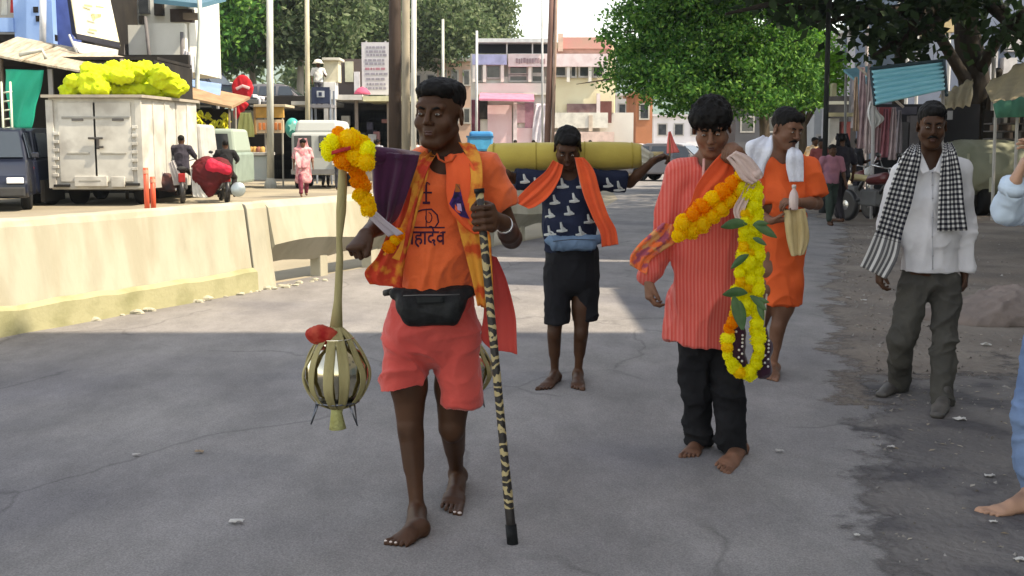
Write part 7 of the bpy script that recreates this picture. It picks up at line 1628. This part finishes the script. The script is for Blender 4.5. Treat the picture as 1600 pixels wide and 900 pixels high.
# ---- 6: at the right edge, arms raised, light blue shirt and jeans, cut by the picture's edge
def person_edge():
    y = 4.55; root = thing('person', 'person in pale blue shirt and rolled jeans standing at the right edge with arm raised', 'person', tuple(G(1625,806)))
    F = Field(.006)
    H = Head(P(1668,200,y), yaw=R(-60), pitch=R(5), k=1.0); H.into(F, P(1675,250,y), .055)
    sh = P(1655,318,y-.05); el = P(1574,328,y-.25); wr = P(1586,284,y-.32)
    torso(F, [P(1675,280,y), P(1675,400,y), P(1670,480,y)], [(.13,.09),(.12,.1),(.13,.11)], (0,1,0))
    arm(F, sh, el, wr, .95); arm(F, P(1680,290,y+.18), P(1645,340,y+.1), P(1612,270,y-.1), .95)
    hand(F, wr, (.35,-.1,1), (.8,-.2,0), (0,.8,.4), 1.0, curl=(20,30,25)); hand(F, P(1612,270,y-.1), (0,0,1), (-.8,0,0), (-.2,-1,0), 1.0)
    hip, kn, an = P(1650,500,y-.06), P(1606,650,y-.08), P(1612,768,y-.02)
    leg(F, hip, kn, an, 1.0, back=(.03,0,0)); leg(F, P(1668,500,y+.1), P(1700,650,y+.15), P(1730,770,y+.2), 1.0, back=(.03,0,0))
    foot(F, an, G(1628,800), G(1532,806), 1.0, side='l'); foot(F, P(1730,770,y+.2), G(1745,790), G(1670,790), 1.0, side='r')
    skin('body', F.mesh(), SK_LIGHT, root); H.features(root); hair_obj(H, root, 'short', .007, 8)
    SB = mat('pale blue shirt', (.52,.62,.72), .85, (.45,.55,.66), 6, bump=.3, bscale=40)
    T = Field(.008); torso(T, [P(1675,280,y), P(1675,400,y), P(1670,470,y)], [(.16,.12),(.15,.13),(.16,.14)], (0,1,0))
    T.cap(P(1672,272,y), sh, .06, .07, .03); T.cap(sh, el, .066, .052, .02); T.cap(el, el.lerp(wr,.80), .052, .046, .015); T.cap(P(1680,290,y+.18), P(1645,340,y+.1), .07, .06, .02)
    skin('shirt', T.mesh(), SB, root, folds(.012, (8,8,8), 5))
    MB().tube([el.lerp(wr,.72), el.lerp(wr,.98)], [.053,.050], 16).obj('cuff', SB, root, True)
    JN = mat('blue jeans', (.12,.19,.34), .9, (.20,.29,.45), 3, bump=.3, bscale=80)
    B = Field(.008); torso(B, [P(1668,460,y), P(1668,500,y)], [(.15,.13),(.15,.13)], (0,1,0))
    B.cap(hip, kn, .098, .068, .03); B.cap(kn, P(1612,752,y-.03), .064, .048, .02); B.cap(kn+Vector((.02,0,-.05)), kn+Vector((.02,0,-.2)), .066, .062, .02); B.cap(P(1668,500,y+.1), P(1700,650,y+.15), .100, .074, .03); B.cap(P(1700,650,y+.15), P(1730,750,y+.2), .07, .058, .02)
    skin('jeans', B.mesh(), JN, root, folds(.008, (9,9,12), 5))
person_edge()
# ------------------------------------------------------------------ people farther away
def bgperson(label, loc, yaw, top, bottom, pose='walk', skinm=SK_DARK, h=1.65, hair=True, dress=None, group=None, name='person', veil=None):
    """built in its own frame, facing -y, then turned"""
    s_ = h/1.68; o = thing(name, label, 'person', (0,0,0), group); v = lambda x,y,z: Vector((x,y,z))*s_; st = .18 if pose == 'walk' else .02
    H = Head(v(0,-.03,1.56), pitch=R(6), k=s_); F = Field(.014); H.into(F, v(0,0,1.42), .053)
    seat = pose == 'ride'; zp = .92
    torso(F, [v(0,0,1.36), v(0,0,1.20), v(0,.0,1.0)], [(.15*s_,.09*s_),(.15*s_,.1*s_),(.14*s_,.1*s_)])
    sh = [v(-.19,0,1.37), v(.19,0,1.37)]
    if seat: el = [v(-.30,-.10,1.16), v(.30,-.10,1.16)]; wr = [v(-.28,-.42,1.10), v(.28,-.42,1.10)]; kn = [v(-.22,-.38,.72), v(.22,-.38,.72)]; an = [v(-.20,-.20,.30), v(.20,-.20,.30)]
    elif pose == 'arm': el = [v(-.27,.02,1.12), v(.27,-.05,1.12)]; wr = [v(-.26,-.05,.88), v(.16,-.28,1.20)]; kn = [v(-.09,-.02,.50), v(.09,0,.50)]; an = [v(-.10,.05,.10), v(.10,0,.10)]
    else: el = [v(-.26,.06,1.12), v(.26,-.02,1.12)]; wr = [v(-.27,.0,.88), v(.27,-.12,.90)]; kn = [v(-.09,-.5*st-.05,.50), v(.09,.3*st,.50)]; an = [v(-.09,-st,.10), v(.09,st*1.2,.12)]
    for q in (0,1):
        arm(F, sh[q], el[q], wr[q], .92*s_, .03); leg(F, v((-.09,.09)[q],0,.90), kn[q], an[q], .9*s_); F.cap(an[q]-v(0,-.02,.05), an[q]+v(0,-.15,-.06), .035*s_, .03*s_, .03)
        d_ = (wr[q]-el[q]).normalized(); F.add(ECap(wr[q], wr[q]+d_*.09*s_, (.04,.022), (.03,.016), (0,1,0)), .02)
        for k in range(3): F.cap(wr[q]+d_*.08*s_+v(0,.02-.02*k,0), wr[q]+d_*.15*s_+v(0,.028-.026*k,0), .010, .008, .004)
    skin('body', F.mesh(), skinm, o)
    if hair: hair_obj(H, o, 'short' if not veil else 'mop', .014, 3)
    T = Field(.018); torso(T, [v(0,0,1.37), v(0,0,1.2), v(0,0,.90 if not dress else .50)], [(.165*s_,.105*s_),(.175*s_,.125*s_),((.185 if not dress else .25)*s_,(.14 if not dress else .20)*s_)])
    for q in (0,1): T.cap(v(0,0,1.38), sh[q], .06*s_, .07*s_, .03); T.cap(sh[q], sh[q].lerp(el[q],.85), .075*s_, .068*s_, .02)
    T.cut(Half(v(0,0,.86 if not dress else .40), (0,0,-1))); skin('dress' if dress else 'shirt', T.mesh(), top, o, folds(.012, (7,7,5), 4))
    B = Field(.018)
    torso(B, [v(0,0,.96), v(0,0,.88)], [(.16*s_,.12*s_),(.165*s_,.12*s_)])
    for q in (0,1): B.cap(v((-.09,.09)[q],0,.88), kn[q], .09*s_, .072*s_, .03); B.cap(kn[q], an[q].lerp(kn[q],.08), .07*s_, .058*s_, .02)
    skin('trousers', B.mesh(), bottom, o, folds(.01, (8,8,6), 2))
    if veil: ribbon('scarf', veil, o, [(v(-.12,-.02,1.70), v(.12,-.02,1.70)), (v(-.16,.03,1.5), v(.16,.03,1.5)), (v(-.22,-.02,1.36), v(.22,-.02,1.36)), (v(-.24,-.16,1.1), v(.20,-.16,1.1)), (v(-.16,-.20,.85), v(.10,-.20,.85))], fold=.02, nf=2, thick=.01)
    return place(o, loc, yaw)
C_ = lambda c, c2=None, s=8: mat('cloth', c, .85, c2 or tuple(x*.7 for x in c), s, bump=.2, bscale=20)
GB = (P(473,225,31.5).x, 31.5, 0)
bgperson('woman in pink patterned dress and scarf walking behind the barrier', GB, R(15), C_((.55,.17,.20),(.62,.42,.42),14), C_((.22,.05,.08)), 'walk', SK_MID, 1.56, dress=True, veil=C_((.55,.18,.22),(.65,.4,.4),10))
# two men on motorcycles seen from behind
ma = motorcycle('motorcycle ridden by the man in the dark jacket beside the truck', (P(283,225,28.6).x, 28.6, 0), R(195), (.03,.03,.03))
pa = bgperson('man in dark grey jacket riding a motorcycle in front of the truck side', (P(283,225,28.6).x, 28.6, -.06), R(186), C_((.05,.045,.06)), C_((.06,.055,.05)), 'ride', SK_DARK, 1.70)
mb_ = dup(m1, (P(346,225,28.8).x, 28.9, 0), R(200), 'motorcycle ridden by the man in black beside the red sack')
pb = bgperson('man in black top riding a motorcycle with a huge red sack', (P(352,225,28.8).x, 28.8, -.10), R(196), C_((.02,.02,.022)), C_((.03,.025,.025)), 'ride', SK_DARK, 1.62)
def sack():
    Y = 28.1; o = thing('red_sack', 'huge maroon and crimson sack slung behind the rider in black', 'sack', tuple(P(328,280,Y))); F = Field(.025)
    F.add(Ell(P(322,272,Y), (.36,.26,.36)), .1); F.add(Ell(P(342,266,Y), (.34,.26,.30)), .15); F.cap(P(306,262,Y), P(320,255,Y), .10, .16, .1); F.cap(P(330,290,Y), P(328,300,Y), .2, .12, .1)
    skin('sack_body', F.mesh(), mat('maroon sack', (.12,.012,.015), .7, (.07,.01,.012), 3), o, folds(.02, (6,6,6), 2))
    F = Field(.025); F.add(ECap(P(328,258,Y-.22), P(356,266,Y-.18), (.17,.10), (.12,.09), (0,0,1)), .08); skin('top_flap', F.mesh(), mat('crimson flap', (.50,.02,.05), .6), o, folds(.015, (8,8,8), 2))
    for (u, v, c, lab) in ((372,296,(.34,.40,.42),'round grey steel lid hanging at the side of the rider in black'),): 
        t = thing('steel_lid', lab, 'lid', tuple(P(u,v,Y-.1))); MB().lathe([(.01,-.03),(.15,-.02),(.18,0),(.17,.02),(.01,.03)], P(u,v,Y-.1), 18, axis=(.2,-1,.1)).obj('lid_disc', mat('dull steel', c, .4, metal=.6), t, True)
    g = thing('goods_bag', 'dark bag and bundles strapped in front of the jacketed rider', 'bag', tuple(P(255,285,Y))); F = Field(.03); F.add(Ell(P(256,284,Y), (.34,.25,.22)), .1); F.add(Ell(P(244,272,Y), (.16,.2,.15)), .05); F.add(Ell(P(268,290,Y), (.22,.2,.18)), .08)
    skin('bag_body', F.mesh(), mat('dark bag', (.03,.03,.04), .8, (.12,.05,.04), 4), g, folds(.02, (6,6,6), 5)); ribbon('grey_cloth', paint((.40,.38,.38)), g, [(P(262,255,Y-.2), P(272,250,Y-.2)), (P(268,275,Y-.25), P(282,272,Y-.25)), (P(272,290,Y-.25), P(290,288,Y-.25))], fold=.03)
    w = thing('white_cloth', 'white cloth trailing between the two motorcycles', 'cloth', tuple(P(312,300,Y-.1))); ribbon('cloth', paint((.62,.60,.55)), w, [(P(296,262,Y-.1), P(304,262,Y-.1)), (P(300,290,Y-.15), P(312,290,Y-.15)), (P(302,308,Y-.2), P(326,310,Y-.2))], fold=.03)
sack()
# the couple and others on the right
bgperson('woman in dark veil and clothes walking away beside the pink top', (P(1318,225,20.9).x, 21.0, 0), R(200), C_((.025,.022,.028)), C_((.03,.026,.03)), 'walk', SK_DARK, 1.60, veil=C_((.02,.02,.025)))
bgperson('slim person in dull pink top and dark trousers on the far right roadside', (P(1300,225,20.4).x, 20.4, 0), R(10), C_((.30,.13,.16),(.22,.10,.14)), C_((.035,.05,.04)), 'walk', SK_DARK, 1.42)
bgperson('man in pale clothes standing in sunlight behind the orange tunic', (P(1272,225,30).x, 30, 0), R(30), C_((.62,.55,.42),(.6,.3,.1)), C_((.4,.36,.3)), 'arm', SK_DARK, 1.6)
bgperson('person in dark red shirt standing behind the black slim pole', (P(1284,225,27).x, 27, 0), R(-20), C_((.22,.06,.06)), C_((.04,.04,.04)), 'arm', SK_DARK, 1.55)
bgperson('man in dark shirt beside the parked motorcycles', (P(1345,225,24).x, 24.2, 0), R(60), C_((.05,.05,.06)), C_((.04,.04,.05)), 'arm', SK_DARK, 1.55)
# traffic stand with a man in a white cap
def stand():
    Y = 41; o = thing('traffic_stand', 'raised dark traffic stand with a square emblem panel', 'stand', gz(496,Y)); D_ = paint((.03,.04,.08))
    bbox('front_panel', (P(484,0,Y).x,P(512,0,Y).x,Y,Y+.1,P(0,162,Y).z,P(0,136,Y).z), D_, o); bbox('platform', (P(480,0,Y).x,P(514,0,Y).x,Y,Y+1.1,P(0,168,Y).z,P(0,163,Y).z), paint((.2,.2,.22)), o)
    bbox('emblem', (P(492,0,Y).x,P(504,0,Y).x,Y-.02,Y-.002,P(0,152,Y).z,P(0,142,Y).z), paint((.45,.48,.52)), o); bbox('emblem_mark', (P(495,0,Y).x,P(500,0,Y).x,Y-.04,Y-.022,P(0,150,Y).z,P(0,144,Y).z), D_, o)
    for u, y_ in ((482,Y+.1),(512,Y+.1),(482,Y+1),(512,Y+1)): MB().tube([(P(u,0,Y).x,y_,0),(P(u,0,Y).x,y_,P(0,140,Y).z)], .04, 6).obj('post', paint((.22,.25,.30)), o)
    bgperson('man in white cap and shirt standing on the raised traffic stand', (P(491,0,Y).x, Y+.55, P(0,163,Y).z), R(20), C_((.66,.66,.64)), C_((.10,.10,.12)), 'arm', SK_DARK, 1.52)
    c = thing('sun_hat', 'white cap on the head of the man on the traffic stand', 'hat', (P(491,0,Y).x, Y+.52, P(0,163,Y).z+1.46)); z = P(0,163,Y).z+1.50; MB().lathe([(.17,-.04),(.16,0),(.12,.07),(.04,.10)], (P(491,0,Y).x, Y+.52, z), 14).obj('cap_crown', paint((.72,.70,.62)), c, True); MB().lathe([(.10,-.045),(.21,-.05),(.21,-.035),(.1,-.03)], (P(491,0,Y).x, Y+.52, z), 14).obj('brim', paint((.72,.70,.62)), c)
stand()
rg = random.Random(31)
for (u, Y, c, lab, yaw, hh) in ((508,38.5,(.20,.10,.12),'person in maroon bending by the white vehicle',40,1.5),(548,43,(.10,.10,.13),'shopper in dark clothes at the left of the dark shop',180,1.6),(590,43.4,(.35,.35,.38),'shopper in grey shirt at the dark shop',150,1.6),(640,34,(.42,.30,.22),'person in brown shirt beside the white lamp post',30,1.6),(650,40,(.6,.6,.58),'person in white shirt just left of the front man neck',200,1.6),(805,50,(.25,.2,.2),'person in dark shirt before the pink shop',10,1.6),(834,50.5,(.6,.5,.5),'person in pale clothes before the white sheet',-30,1.6),(922,53,(.5,.2,.1),'person in orange shirt behind the boy head',20,1.6),(530,36,(.35,.3,.25),'person in khaki near the yellow flower bunch',190,1.55)):
    bgperson(lab, gz(u,Y), R(yaw), C_(c), C_((.05,.05,.06)), 'arm' if rg.random() < .5 else 'stand', SK_DARK, hh)
# ------------------------------------------------------------------ air
def haze():
    o = MB().box((0,440,68), (1500,1000,138)).obj('haze', None, None, kind='stuff')
    m = bpy.data.materials.new('haze'); m.use_nodes = True; N, L = nt(m); N.remove(N['Principled BSDF']); v = N.new('ShaderNodeVolumePrincipled')
    v.inputs['Color'].default_value = (.80,.90,1,1); v.inputs['Density'].default_value = .00035; v.inputs['Anisotropy'].default_value = .3
    L.new(v.outputs[0], N['Material Output'].inputs['Volume']); o.data.materials.append(m); tag(o, 'thin pale haze over the far hills', 'haze')
haze()
